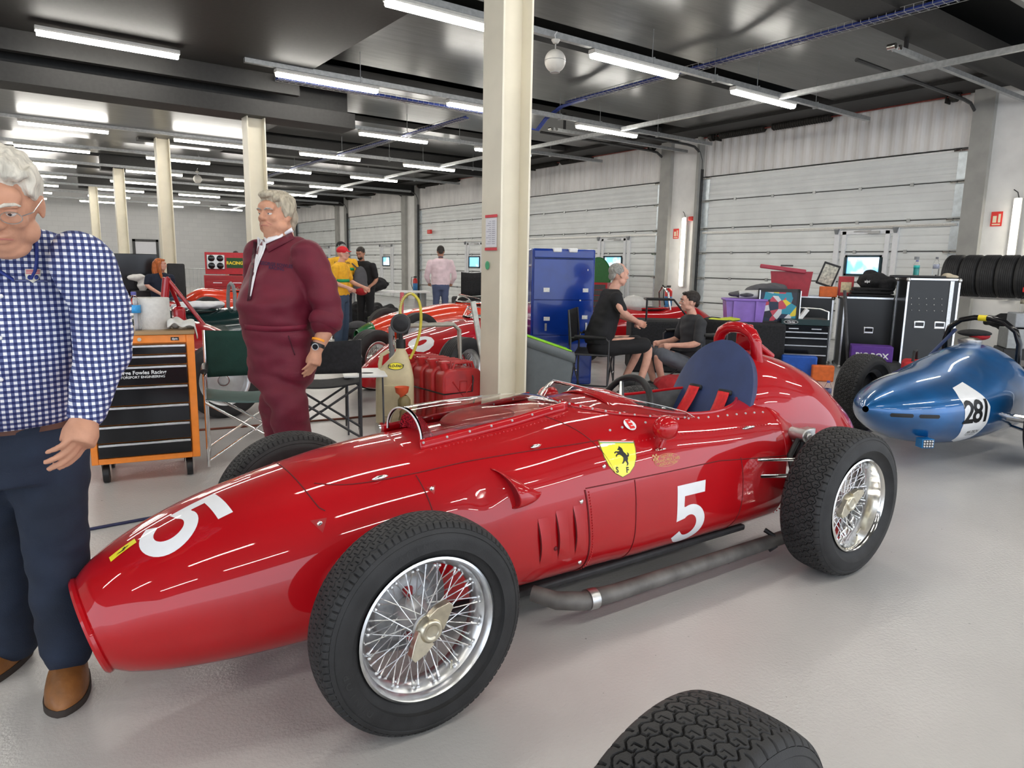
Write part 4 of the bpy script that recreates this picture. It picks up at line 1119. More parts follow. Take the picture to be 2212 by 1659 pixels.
def hand(b, wrist, d, palm, s=1.0, curl=.5, side=1, spread=.1, thumb=.5):
    """d: direction of the fingers, palm: direction the palm faces, side: +1/-1 puts the thumb"""
    w = Vector(wrist); d = Vector(d).normalized(); pn = Vector(palm); pn = (pn - d * pn.dot(d)).normalized(); lat = d.cross(pn) * side
    b.tube([w - d * .01, w + d * .025 * s, w + d * .06 * s, w + d * .088 * s], [.026 * s, .031 * s, .041 * s, .039 * s], n=14, sx=.55 if False else 1.0)
    c0 = len(b.v)
    for k, (L, r) in enumerate(((.072, .0088), (.080, .0092), (.074, .0086), (.058, .0077))):
        off = (.030 - .020 * k) * s; base = w + d * (.082 - abs(k - 1.2) * .004) * s + lat * off
        p = base - d * .02 * s; q = [p, base]; a = curl * (.35 + .1 * k); dirn = d + lat * (spread * (1.5 - k) * .35)
        for j, f in enumerate((.42, .32, .26)):
            dirn = dirn.normalized(); ax = dirn * cos(a) + pn * sin(a); dirn = ax; q.append(q[-1] + ax * L * f * s); a = curl * (.55 + .08 * j)
        b.tube(q, [r * 1.15 * s, r * 1.12 * s, r * 1.02 * s, r * .96 * s, r * .8 * s], n=10); b.ell(q[-1], r * .84 * s, 8, 6)
    t0 = w + d * .022 * s + lat * .024 * s
    t = [t0, t0 + (d * .5 + lat * .62 + pn * .35 * thumb).normalized() * .036 * s]
    t.append(t[-1] + (d * .85 + lat * .30 + pn * .4 * thumb).normalized() * .032 * s); t.append(t[-1] + (d * .95 + lat * .0 + pn * .45 * thumb).normalized() * .026 * s)
    b.tube(t, [.0155 * s, .0132 * s, .0112 * s, .0088 * s], n=10); b.ell(t[-1], .009 * s, 8, 6)
    return b
def palmbox(b, w, d, pn, lat, s):
    pass
def headM(c, f, up, k=1.0):
    """frame: columns right, forward, up"""
    f = Vector(f).normalized(); up = Vector(up); up = (up - f * up.dot(f)).normalized(); r = f.cross(up)
    return lambda x, y, z: Vector(c) + (r * x + f * y + up * z) * k, Matrix((r, f, up)).transposed()
def head(b, c, f, up=(0, 0, 1), k=1.0, jowl=0.0, nose=1.0, detail=True):
    """c: centre of the skull at ear height; k=1 gives a 23 cm head"""
    T, R = headM(c, f, up, k); e = lambda p, r, n=18, m=12: b.ell(T(*p), tuple(q * k for q in r), n, m, R)
    e((0, -.012, .035), (.076, .094, .088)); e((0, .012, .0), (.070, .082, .075))
    e((0, .030, -.045), (.056 + .012 * jowl, .062, .052)); e((0, .052, -.078), (.034 + .01 * jowl, .036, .030))
    e((0, .070, .040), (.058, .026, .036))
    for s in (-1, 1):
        e((s * .036, .062, -.018), (.024, .026, .024)); e((s * (.050 + .006 * jowl), .022, -.062), (.020 + .008 * jowl, .036, .028 + .006 * jowl))
        e((s * .029, .086, .026), (.024, .012, .008))
        e((s * .078, -.008, -.002), (.008, .019, .032)); e((s * .078, .000, -.022), (.006, .012, .016))
    if jowl: e((0, .030, -.098), (.050, .050, .026 * (1 + jowl)))
    b.tube([T(0, .088, .022), T(0, .100, .004), T(0, .110 + .004 * nose, -.016), T(0, .104, -.026)], [q * k for q in (.009, .011, .0145 * nose, .010)], n=10)
    for s in (-1, 1): e((s * .012, .098, -.021), (.0085, .011, .0085))
    e((0, .088, -.046), (.026, .013, .0085)); e((0, .086, -.061), (.022, .012, .0085)); 
    return T, R
def face_parts(T, R, k, parent, browm, mouth=-.0533, look=(0, 0)):
    for s in (-1, 1):
        MB().ell(T(s * .030, .0795, .008), tuple(q * k for q in (.0125, .0125, .0105)), 14, 10, R).build('eye', EYEW, parent)
        MB().ell(T(s * .030 + look[0], .0885, .0075 + look[1]), tuple(q * k for q in (.0055, .004, .0055)), 10, 8, R).build('iris', EYED, parent)
        g = MB().grid(lambda u, v: T(s * .030 + .0145 * cos(pi * u), .0805 + .0115 * sin(pi * u) * (1 - .3 * v), .0085 + .011 * v * sin(pi * u) ** .5 + .001), 10, 4)
        g.build('eyelid', SKIN, parent, thick=.002)
        MB().tube([T(s * .012, .099, .026), T(s * .026, .1005, .033), T(s * .044, .090, .031), T(s * .052, .080, .024)], [q * k for q in (.003, .0045, .004, .002)], n=8).build('eyebrow', browm, parent)
    MB().tube([T(-.026, .088, mouth - .004), T(-.014, .0975, mouth + .001), T(0, .1005, mouth + .0015), T(.014, .0975, mouth + .001), T(.026, .088, mouth - .004)], [q * k for q in (.0015, .0022, .0026, .0022, .0015)], n=6).build('mouth', LIP, parent)
def hair(b, T, R, k, pts):
    for p, r in pts: b.ell(T(*p), tuple(q * k for q in r), 16, 12, R)
    return b
def strands(T, R, amp=.003, f=260):
    Ri = R.transposed()
    def d(co, n):
        q = Ri @ co
        return co + n * amp * (sin(q.x * f + 3 * sin(q.z * 40)) * .6 + sin(q.y * f * .8 + q.z * 60) * .5)
    return d
def swid(u): return (.76 + .36 * sin(pi * min(1, max(0, u * .9 + .05))) ** 1.2) * sqrt(max(.06, 1 - max(0, (u - .70) / .30) ** 2.2)) * (1 if u > .08 else .85 + 1.8 * u)
def shoe(parent, heel, toe, m, w=.048, h=.075, sole=None):
    heel, toe = Vector(heel), Vector(toe); d = (toe - heel).normalized(); L = (toe - heel).length; lat = Vector((-d.y, d.x, 0))
    b = MB(); ns = 16
    def f(u, v):
        a = pi * v; x = u * L; ww = w * swid(u); hh = ((h * (1 - u) ** .9 * 1.05 + .046) if u > .15 else h * 1.1 + .02) * (1 - max(0, (u - .72) / .28) ** 2.4 * .72)
        return heel + d * x + lat * (ww * cos(a)) + Vector((0, 0, .018 + hh * sin(a) ** .7))
    b.grid(f, 20, 14)
    b.f.append(tuple(range(0, 15))); b.f.append(tuple(20 * 15 + j for j in range(15))[::-1])
    o = b.build('shoe', m, parent, angle=1.2)
    sm = MB().prism([(L * (u * 1.02 - .01), w * 1.06 * swid(u) * sgn) for sgn, us in ((1, [i / 20 for i in range(21)]), (-1, [1 - i / 20 for i in range(21)])) for u in us], .022, lambda a, c, w_: heel + d * a + lat * c + Vector((0, 0, w_)))
    sm.build('sole', sole or mat('sole_dark', (.04, .03, .025), .7, noise=.1), o)
    MB().tube([heel + d * L * .42 + lat * .02 + Vector((0, 0, .105)), heel + d * L * .46 - lat * .02 + Vector((0, 0, .10)), heel + d * L * .52 + lat * .02 + Vector((0, 0, .093)), heel + d * L * .55 - lat * .02 + Vector((0, 0, .088))], .0025, n=6).build('lace', mat('sole_dark'), o)
    return o

# ---- gingham cloth for the near left figure
GING = mat('gingham', (.8, .8, .85), .75, noise=.01, bump=.2, bscale=500)
nd, lk = nodes(GING); bs = nd['Principled BSDF']
tc = nd.new('ShaderNodeTexCoord'); mpg = nd.new('ShaderNodeMapping'); lk(tc.outputs['UV'], mpg.inputs[0])
sep = nd.new('ShaderNodeSeparateXYZ'); lk(mpg.outputs[0], sep.inputs[0])
def stripe(o):
    m = nd.new('ShaderNodeMath'); m.operation = 'FRACT'; lk(o, m.inputs[0])
    g = nd.new('ShaderNodeMath'); g.operation = 'GREATER_THAN'; g.inputs[1].default_value = .5; lk(m.outputs[0], g.inputs[0]); return g.outputs[0]
a1, a2 = stripe(sep.outputs[0]), stripe(sep.outputs[1])
ad = nd.new('ShaderNodeMath'); ad.operation = 'ADD'; lk(a1, ad.inputs[0]); lk(a2, ad.inputs[1])
dv = nd.new('ShaderNodeMath'); dv.operation = 'MULTIPLY'; dv.inputs[1].default_value = .5; lk(ad.outputs[0], dv.inputs[0])
rg = nd.new('ShaderNodeValToRGB'); rg.color_ramp.interpolation = 'CONSTANT'
rg.color_ramp.elements[0].color = (.83, .84, .88, 1); rg.color_ramp.elements[1].position = .75; rg.color_ramp.elements[1].color = (.012, .02, .11, 1)
e2 = rg.color_ramp.elements.new(.25); e2.color = (.10, .125, .27, 1)
lk(dv.outputs[0], rg.inputs[0]); lk(rg.outputs[0], bs.inputs['Base Color'])
def uvmap(o, fn):
    me = o.data; uv = me.uv_layers.new(name='UVMap')
    for p in me.polygons:
        q = [fn(me.vertices[me.loops[l].vertex_index].co) for l in p.loop_indices]
        # keep each face's angular coordinate on one branch
        for l, (u, v) in zip(p.loop_indices, q): uv.data[l].uv = (u, v)
def wrinkle(amp=.004, f=38, seed=0):
    from mathutils import noise as mn
    def d(co, n):
        a = mn.noise(Vector((co.x * f * .35 + seed, co.y * f * .35, co.z * f)) * 1.0); b2 = mn.noise(Vector((co.x * 9 + seed, co.y * 9, co.z * 14)))
        return co + n * (amp * a + amp * 1.6 * b2)
    return d


def pt(px, py, D):
    """point seen at pixel (px,py) of the 2212x1659 frame at distance D along the view axis"""
    return Vector((0, 0, 1.35)) + (_M.transposed() @ Vector(((px - 1106) / 1519.2, (py - 829.5) / 1519.2, 1))) * D
VR = Vector((.807, -.591, 0)); VF = Vector((.591, .807, 0)); UP = Vector((0, 0, 1)); YV = atan2(-.591, .807)

VR0, VF0, YV0 = VR, VF, YV
# this figure is at the frame's edge, so its own axes follow the line of sight there
VR, VF, YV = Vector((1, 0, 0)), Vector((0, 1, 0)), 0.0
# ================= person 1: gingham shirt, stooping at the left edge
P1 = thing('person', 'silver-haired person in a blue gingham shirt and navy trousers, cut by the left edge', 'person', (0, 0, 0))
tc1 = pt(0, 700, 1.86)
hc = pt(6, 438, 1.70); nk = pt(14, 530, 1.92)
hf = (-VF * .86 - VR * .20 - UP * .40)
sL = pt(178, 560, 1.84); eL = pt(222, 745, 1.90); wL = pt(188, 893, 1.84)
sR = pt(-165, 575, 1.84); eR = pt(-215, 760, 1.88); wR = pt(-170, 900, 1.72)
hipc = pt(28, 905, 2.02)
kL = pt(118, 1150, 2.12); aL = pt(145, 1395, 2.22); kR = pt(5, 1150, 2.22); aR = pt(28, 1380, 2.34)
b = MB()
T, R = head(b, hc, hf, UP, 1.0, jowl=.15, nose=1.15)
limb(b, [hc + Vector((0, 0, -.05)) + VF * .05, nk, nk - UP * .08], [.052, .054, .058])
torso(b, [(pt(10, 590, 1.92), .12, .07, YV), (pt(5, 650, 1.9), .165, .10, YV), (pt(5, 780, 1.94), .15, .12, YV), (hipc, .145, .11, YV)])
for S, E_, W in ((sL, eL, wL), (sR, eR, wR)): limb(b, [S, E_, W], [.05, .042, .029])
for K_, A_, sx in ((kL, aL, .07), (kR, aR, -.07)): limb(b, [hipc + VR * sx, K_, A_], [.075, .055, .042])
hand(b, wL + (eL - wL).normalized() * .01, (wL - eL) * .6 + pt(160, 960, 1.80) - wL, -VR * .9 + VF * .5, 1.08, curl=.75, side=1, thumb=.9)
hand(b, wR, (0, -.15, -1), VR, 1.05, curl=.6, side=-1)
weld(b, 'body', SKIN, P1, vox=.0048, smooth=5, fac=.5)
face_parts(T, R, 1.0, P1, HAIRW)
# wispy silver hair swept over the ears
hb = MB(); hair(hb, T, R, 1.0, [((0, -.020, .052), (.082, .098, .080)), ((-.040, .056, .092), (.036, .026, .016)), ((.03, .058, .094), (.038, .026, .018)), ((.0, .035, .108), (.055, .05, .022)), ((-.070, .012, .058), (.014, .040, .040)), ((.070, .012, .058), (.014, .040, .040)), ((-.074, -.012, .040), (.014, .026, .034)), ((.074, -.012, .040), (.014, .026, .034)), ((0, -.080, .0), (.062, .034, .065))])
weld(hb, 'hair', HAIRW, P1, vox=.005, smooth=3, disp=strands(T, R, .0035))
# thin-rimmed glasses
g = MB()
for s in (-1, 1):
    g.tube([T(s * .033 + .022 * cos(a), .098, .001 + .0145 * sin(a)) for a in [i * pi / 10 for i in range(20)]], .0011, n=5, closed=True)
    g.tube([T(s * .055, .096, .006), T(s * .074, .075, .008), T(s * .083, .0, .012)], .0013, n=5)
g.tube([T(-.011, .100, .004), T(0, .105, .007), T(.011, .100, .004)], .0013, n=5)
g.build('glasses', STEEL, P1)
b = MB()
torso(b, [(pt(20, 492, 1.85), .080, .072, YV), (pt(18, 515, 1.87), .150, .088, YV), (pt(14, 545, 1.88), .195, .105, YV), (pt(12, 590, 1.89), .195, .120, YV), (pt(8, 660, 1.88), .200, .140, YV), (pt(5, 760, 1.90), .198, .160, YV), (pt(8, 840, 1.95), .196, .165, YV), (pt(14, 893, 1.985), .178, .150, YV), (pt(22, 912, 2.0), .160, .135, YV)], n=32)
for S, E_, W in ((sL, eL, wL), (sR, eR, wR)):
    limb(b, [S - VR * .0, S.lerp(E_, .5) + VR * (.012 if S is sL else -.012), E_, E_.lerp(W, .55), W], [.078, .074, .070, .056, .041], n=20)
sh = weld(b, 'shirt', GING, P1, vox=.0075, smooth=7, disp=wrinkle(.005, 22))
ax1 = (tc1.x, tc1.y)
def shuv(co):
    p = 1 / .0158
    for S, E_, W in ((sL, eL, wL), (sR, eR, wR)):
        out = S + (VR if S is sL else -VR) * .02
        side = (co - S).dot(VR) * (1 if S is sL else -1)
        if False and side > -.012 - max(0, (S.z - co.z)) * .10 + (.0 if co.z > S.z - .45 else 1):
            A, B_ = (S, E_) if co.z > E_.z else (E_, W)
            d = (B_ - A).normalized(); t = (co - A).dot(d) + (0 if A is S else (E_ - S).length); q = co - A - d * (co - A).dot(d)
            return (q.dot(VR) * 1.1 * p, t * p)
    q = co - Vector((tc1.x, tc1.y, 0)); return (q.dot(VR) * p, co.z * p)
uvmap(sh, shuv)
SB = bvh_of(sh)
def onshirt(px, py, lift=.002):
    o = Vector((0, 0, 1.35)); d = (pt(px, py, 1) - o).normalized(); h = SB.ray_cast(o, d); return (h[0] if h[0] else pt(px, py, 1.8)) - d * lift
# collar, placket, pocket edge, badge, lanyard, cuff
def ring_on(path, w, name, m, parent, thick=.002):
    """ribbon between two pixel paths on the shirt"""
    b = MB(); n = len(path)
    for (a, c) in path: b.v += [tuple(a), tuple(c)]
    for i in range(n - 1): b.f.append((2 * i, 2 * i + 1, 2 * i + 3, 2 * i + 2))
    return b.build(name, m, parent, thick=thick, angle=3)
def lerpx(P_, t):
    k = t * (len(P_) - 1); i = min(int(k), len(P_) - 2); f = k - i
    return (P_[i][0] + (P_[i + 1][0] - P_[i][0]) * f, P_[i][1] + (P_[i + 1][1] - P_[i][1]) * f)
co = ring_on([(onshirt(66 - 52 * t, 474 + 62 * t, .016), onshirt(80 - 56 * t, 500 + 60 * t, .005)) for t in [i / 10 for i in range(11)]], 0, 'collar', GING, P1)
uvmap(co, shuv)
co = ring_on([(onshirt(-40 + 50 * t, 480 + 58 * t, .016), onshirt(-50 + 54 * t, 505 + 60 * t, .005)) for t in [i / 10 for i in range(11)]], 0, 'collar', GING, P1)
uvmap(co, shuv)
LANY = mat('lanyard_navy', (.02, .04, .22), .6, noise=.1)
L1 = [(71, 478), (74, 500), (79, 530), (80, 560), (76, 585), (66, 604)]; L2 = [(-50, 560), (-10, 580), (10, 592), (30, 605)]
for L_ in (L1, L2):
    ring_on([(onshirt(x - 4, y, .006), onshirt(x + 4, y, .006)) if L_ is L1 else (onshirt(x, y - 4, .006), onshirt(x, y + 4, .006)) for x, y in [lerpx(L_, i / 16) for i in range(17)]], 0, 'lanyard', LANY, P1)
ring_on([(onshirt(30 + 74 * t, 604 + 2 * t, .003), onshirt(30 + 74 * t, 607 + 2 * t, .003)) for t in [i / 10 for i in range(11)]], 0, 'pocket_edge', mat('gingham_edge', (.12, .14, .3), .7, noise=.1), P1)
sf = [(54 + x * 34, 581 + (1 - y) * 30 - 0) for x, y in ((0, 1), (1, 1), (1, .55), (.85, .25), (.5, 0), (.15, .25), (0, .55))]
def patch(poly, name, m, lift):
    cx = sum(p[0] for p in poly) / len(poly); cy = sum(p[1] for p in poly) / len(poly)
    b = MB(); b.v = [tuple(onshirt(cx, cy, lift))] + [tuple(onshirt(x, y, lift)) for x, y in poly]; n = len(poly)
    b.f = [(0, 1 + i, 1 + (i + 1) % n) for i in range(n)]; return b.build(name, m, P1, thick=.001)
patch(sf, 'embroidered_badge', mat('badge_cream', (.75, .72, .6), .6, noise=.05), .004)
for i in range(3): patch([(56, 583 + 3.4 * i), (86, 583 + 3.4 * i), (86, 584.8 + 3.4 * i), (56, 584.8 + 3.4 * i)], 'badge_stripe', mat('badge_pink', (.65, .12, .15), .6, noise=.05), .0055)
for cx in (64, 79): patch([(cx + 5 * cos(a), 599 + 5 * sin(a)) for a in [i * pi / 6 for i in range(12)]], 'badge_mark', LANY, .0055)
for x, y in ((21, 547), (2, 640), (0, 730), (2, 820)): MB().ell(onshirt(x, y, .003), .0055, 10, 8).build('shirt_button', WHITE, P1)
cu = MB().tube([wL + (eL - wL).normalized() * .055, wL + (eL - wL).normalized() * .004], [.047, .045], n=24).build('cuff', GING, P1, thick=.003); uvmap(cu, shuv)
# trousers and belt
TRO = mat('navy_trousers', (.012, .020, .040), .8, noise=.25, nscale=5, bump=.25, bscale=300)
b = MB()
torso(b, [(hipc + UP * .02, .158, .128, YV), (hipc - UP * .08, .165, .135, YV), (hipc - UP * .18, .155, .12, YV)], n=28)
limb(b, [hipc + VR * .075 - UP * .06, (hipc + VR * .08).lerp(kL, .55), kL, kL.lerp(aL, .5), aL - UP * .01], [.108, .102, .088, .082, .074], n=22)
limb(b, [hipc - VR * .075 - UP * .06, (hipc - VR * .08).lerp(kR, .55), kR, kR.lerp(aR, .5), aR - UP * .01], [.108, .100, .086, .078, .072], n=22)
weld(b, 'trousers', TRO, P1, vox=.009, smooth=6, disp=wrinkle(.005, 22, 3))
bt = MB(); bt.lathe([(1, -.02), (1.03, -.02), (1.03, .02), (1, .02)], 48)
bt.v = [tuple(hipc + VR * (x * .162) + VF * (y * .130) + UP * (z + .0)) for x, y, z in bt.v]; bt.build('belt', mat('brown_leather', (.10, .035, .018), .45, noise=.2), P1)
TAN = mat('tan_leather', (.26, .105, .030), .42, noise=.25, nscale=14, bump=.15, bscale=60)
h1 = pt(158, 1438, 2.31); h1.z = 0; h2 = pt(50, 1415, 2.45); h2.z = 0
shoe(P1, h1 + Vector((0, 0, 0)), h1 - VF * .235 - VR * .05, TAN, .052, .085); shoe(P1, h2, h2 - VF * .20 - VR * .15, TAN, .052, .085)

VR, VF, YV = VR0, VF0, YV0
# ================= person 2: maroon overalls
P2 = thing('person', 'large grey-haired person in maroon racing overalls standing behind the red car', 'person', (1.34, 4.1, 0))
MAR = mat('maroon_cloth', (.125, .0025, .018), .62, noise=.10, nscale=9, bump=.15, bscale=300, sheen=.05)
def L2P(p): return Vector(p) - Vector((1.34, 4.1, 0))
def q2(px, py, D=4.0): return L2P(pt(px, py, D))
tf = Vector((-.88, -.47, 0)); tl_ = Vector((-tf.y, tf.x, 0)); YT = atan2(tl_.y, tl_.x)   # facing and lateral of the trunk
hd = q2(597, 466, 4.02); hf2 = Vector((-.87, -.49, -.02))
b = MB(); T, R = head(b, hd, hf2, UP, 1.07, jowl=1.0, nose=1.12)
limb(b, [hd - UP * .06 - hf2 * .02, q2(606, 520, 4.05)], [.07, .082])
torso(b, [(q2(612, 540, 4.05), .17, .10, YT), (q2(600, 600, 4.0), .175, .15, YT), (q2(598, 680, 4.0), .165, .16, YT), (q2(605, 730, 4.0), .16, .14, YT)])
S2 = q2(672, 552, 3.88); E2 = q2(708, 680, 3.90); W2 = q2(683, 757, 3.86)
limb(b, [S2, E2, W2], [.055, .050, .034]); hand(b, W2 + (E2 - W2).normalized() * .012, (W2 - E2) * 1.0 + Vector((0, 0, -.05)), -VR + VF * .2, 1.06, curl=.55, side=1, thumb=.4)
S2b = q2(560, 548, 4.2); E2b = q2(556, 660, 4.25); W2b = q2(560, 760, 4.2)
limb(b, [S2b, E2b, W2b], [.055, .045, .032]); hand(b, W2b, (0, 0, -1), VR, 1.05, curl=.5, side=-1)
for s in (-1, 1): limb(b, [q2(605, 760, 4.0) + tl_ * s * .08, q2(612, 860, 4.0) + tl_ * s * .06, L2P((1.36, 4.05 + s * .07, .10))], [.08, .06, .045])
weld(b, 'body', SKIN, P2, vox=.0062, smooth=5)
face_parts(T, R, 1.07, P2, HAIRG, mouth=-.0545)
MB().tube([T(-.038, .079, -.050), T(-.030, .089, -.044), T(-.018, .097, -.035)], .0016, n=5).build('cheek_crease', LIP, P2)
MB().tube([T(.046, .070, -.072), T(.037, .086, -.052), T(.020, .099, -.033)], .0016, n=5).build('cheek_crease', LIP, P2)
hb = MB(); hair(hb, T, R, 1.07, [((0, -.022, .060), (.086, .100, .074)), ((0, .040, .104), (.062, .055, .026)), ((-.06, .060, .085), (.018, .02, .018)), ((-.073, -.010, .034), (.019, .040, .054)), ((.074, -.012, .034), (.019, .042, .056)), ((0, -.088, .0), (.066, .034, .070)), ((0, -.080, -.05), (.055, .026, .040))])
weld(hb, 'hair', mat('hair_sandy_grey', (.42, .37, .28), .55, noise=.25, nscale=60, stretch=(1, 1, .25), bump=.5, bscale=120), P2, vox=.0055, smooth=3, disp=strands(T, R, .003, 300))
b = MB()
torso(b, [(q2(612, 512, 4.06), .095, .085, YT), (q2(618, 528, 4.05), .165, .105, YT), (q2(616, 560, 4.03), .205, .140, YT), (q2(606, 610, 4.0), .218, .185, YT), (q2(597, 655, 3.98), .222, .215, YT), (q2(598, 692, 3.99), .214, .198, YT), (q2(600, 706, 4.0), .204, .186, YT), (q2(603, 722, 4.0), .204, .186, YT), (q2(607, 770, 4.0), .192, .168, YT), (q2(610, 800, 4.0), .18, .155, YT)], n=32)
limb(b, [S2 - VR * .02, S2.lerp(E2, .5) + VR * .008, E2, E2.lerp(W2, .22)], [.095, .088, .080, .078], n=22)
limb(b, [S2b, E2b, E2b.lerp(W2b, .5)], [.09, .075, .062])
for s, kx, ax_ in ((-1, 625, 640), (1, 600, 610)): limb(b, [q2(608, 790, 4.0) + tl_ * s * .085, q2(kx, 880, 4.0 + .06 * s), L2P((1.345 + .02 * s, 4.04 + s * .09, .13))], [.135, .108, .088], n=22)
ov = weld(b, 'overalls', MAR, P2, vox=.010, smooth=6, disp=wrinkle(.009, 16, 7))
BVo = bvh_of(ov)
def ono(px, py, lift=.003):
    o = L2P((0, 0, 1.35)); d = (pt(px, py, 1) - Vector((0, 0, 1.35))).normalized(); h = BVo.ray_cast(o, d); return (h[0] if h[0] else q2(px, py)) - d * lift
# rolled cuff, open collar with shirt, waist seam, pocket, lettering
cu = MB(); c0 = E2.lerp(W2, .22); dd = (W2 - E2).normalized()
cu.tube([c0 - dd * .045, c0 - dd * .02, c0 + dd * .01, c0 + dd * .026], [.083, .092, .091, .078], n=26); cu.build('rolled_cuff', MAR, P2)
ring_on([(ono(528 + 138 * t, 700 + 10 * sin(pi * t) * .5, .004), ono(528 + 138 * t, 712 + 10 * sin(pi * t) * .5, .004)) for t in [i / 24 for i in range(25)]], 0, 'waistband', mat('maroon_dark', (.15, .003, .022), .65, noise=.1), P2)
SHW = mat('shirt_white', (.78, .77, .80), .6, noise=.04)
ring_on([(ono(570 + 60 * t, 513 - 22 * t + 6 * sin(pi * t), .020), ono(574 + 60 * t, 527 - 26 * t, .006)) for t in [i / 12 for i in range(13)]], 0, 'shirt_collar', SHW, P2, .004)
b = MB(); vee = [(556, 516), (566, 530), (574, 528), (570, 545), (561, 562), (556, 560), (551, 580), (546, 610), (543, 622), (546, 600), (551, 560), (554, 540)]
for i in range(5):
    a, c = vee[i + 1], vee[-1 - i]
b.v = [tuple(ono(x, y, .006)) for x, y in vee]
vs = [((556, 512), (574, 524)), ((556, 530), (574, 532)), ((554, 545), (569, 547)), ((551, 560), (562, 562)), ((549, 580), (556, 578)), ((544, 610), (549, 608)), ((540, 640), (542, 640))]
for q0, q1 in ((0, .34), (.33, .67), (.66, 1)): ring_on([tuple(ono(a[0] + (c[0] - a[0]) * q, a[1] + (c[1] - a[1]) * q, .013) for q in (q0, q1)) for a, c in [(lerpx([v[0] for v in vs], i / 18), lerpx([v[1] for v in vs], i / 18)) for i in range(19)]], 0, 'shirt_front', SHW, P2, .002)
ring_on([(ono(548 - 14 * t, 520 + 130 * t, .010), ono(556 - 14 * t, 526 + 120 * t, .010)) for t in [i / 8 for i in range(9)]], 0, 'zip_edge', mat('maroon_shadow', (.05, .003, .012), .6, noise=.1), P2)
ring_on([(ono(574 + 56 * t, 532 - 30 * t, .012), ono(580 + 56 * t, 545 - 30 * t, .006)) for t in [i / 10 for i in range(11)]], 0, 'overall_collar', MAR, P2, .006)
EMB = mat('embroidery', (.02, .012, .05), .7, noise=.1)
n0 = Vector((BVo.ray_cast(L2P((0, 0, 1.35)), (pt(596, 576, 1) - Vector((0, 0, 1.35))).normalized())[1] or -VF))
for txt, (px, py), sz in (('GEORGE FOWLES', (596, 572), .026), ('RACING', (597, 580), .026)):
    c0 = ono(px, py); u = (ono(px + 10, py + 1.2) - ono(px - 10, py - 1.2)).normalized(); nn = -(pt(px, py, 1) - Vector((0, 0, 1.35))).normalized()
    flat('embroidered_name', [text_mesh(txt, sz, .0004)], c0, u, UP - u * u.z, nn, EMB, P2, bvh=BVo, lift=.003, cuts=.04)
ring_on([(ono(622 + 14 * t, 725 + 42 * t, .003), ono(624 + 14 * t, 725 + 42 * t, .003)) for t in [i / 8 for i in range(9)]], 0, 'pocket_slit', mat('maroon_shadow'), P2)
# watch and orange wristband
wp = W2.lerp(E2, .10); 
MB().tube([wp + dd * .004, wp - dd * .016], [.0385, .040], n=24).build('watch_strap', BLACK, P2)
MB().cyl(wp - VF * .040 - dd * .006, wp - VF * .050 - dd * .006, .019, n=20).build('watch_case', STEEL, P2)
MB().cyl(wp - VF * .050 - dd * .006, wp - VF * .0515 - dd * .006, .015, n=20).build('watch_face', BLACKG, P2)
MB().tube([wp - dd * .030, wp - dd * .042], [.041, .042], n=24).build('wristband', mat('wristband_orange', (.9, .35, .02), .5, noise=.05), P2)
for s in (-1, 1):
    h_ = L2P((1.38, 4.04 + s * .09, 0)); shoe(P2, h_, h_ + tf * .27, BLACK, .05, .08)
# ================================================================ things just behind the car
def frame(loc, rz=0):
    return Vector(loc), rz
# ---- orange tool trolley
tt = thing('tool_trolley', 'orange and black wheeled tool trolley with seven drawers and a wooden top', 'tool trolley', (.675, 4.72, 0), radians(-11))
W_, D_, Z0, Z1 = .60, .46, .125, .905
OR = ORANGE
MB().bx(-W_/2, -W_/2 + .038, 0, .03, Z0, Z1).bx(W_/2 - .045, W_/2, 0, .03, Z0, Z1).bx(-W_/2 + .038, W_/2 - .045, 0, .03, Z0, Z0 + .035).bx(-W_/2 + .038, W_/2 - .045, 0, .03, Z1 - .05, Z1).build('front_frame', OR, tt, bevel=.004)
MB().bx(-W_/2, W_/2, .03, D_, Z0, Z1).build('carcass', OR, tt, bevel=.006)
MB().bx(-W_/2 - .005, W_/2 + .005, -.01, D_ + .01, Z1, Z1 + .022).build('wooden_top', mat('plywood_top', (.42, .27, .13), .45, noise=.15, nscale=8, stretch=(.3, 3, 1)), tt, bevel=.004)
zz = [Z1 - .055, Z1 - .118, Z1 - .182, Z1 - .305, Z1 - .425, Z1 - .54, Z1 - .65, Z0 + .038]
for i in range(7):
    d = MB().bx(-W_/2 + .042, W_/2 - .049, -.012, .004, zz[i + 1] + .004, zz[i] - .002).build('drawer', BLACKG, tt, bevel=.003)
    MB().bx(-W_/2 + .045, W_/2 - .052, -.020, -.010, zz[i] - .018, zz[i] - .005).build('drawer_pull', ALU, d, bevel=.002)
MB().cyl((.0, -.001, Z1 - .025), (.0, -.008, Z1 - .025), .011, n=20).build('lock', BRASS, tt)
MB().bx(.17, .215, -.003, 0, Z1 - .035, Z1 - .015).build('maker_plate', BLACK, tt)
LET = mat('letter_white', (.8, .8, .8), .5, noise=.03)
flat('maker_lettering', [text_mesh('dpm', .018, .0005)], (.192, -.0035, Z1 - .025), (1, 0, 0), (0, 0, 1), (0, -1, 0), LET, tt)
flat('lettering', [text_mesh('George Fowles Racing', .032, .0006)], (-.01, -.0125, Z1 - .225), (1, 0, 0), (0, 0, 1), (0, -1, 0), LET, tt)
flat('lettering', [text_mesh('MOTORSPORT ENGINEERING', .0205, .0003)], (-.01, -.0125, Z1 - .252), (1, 0, 0), (0, 0, 1), (0, -1, 0), LET, tt)
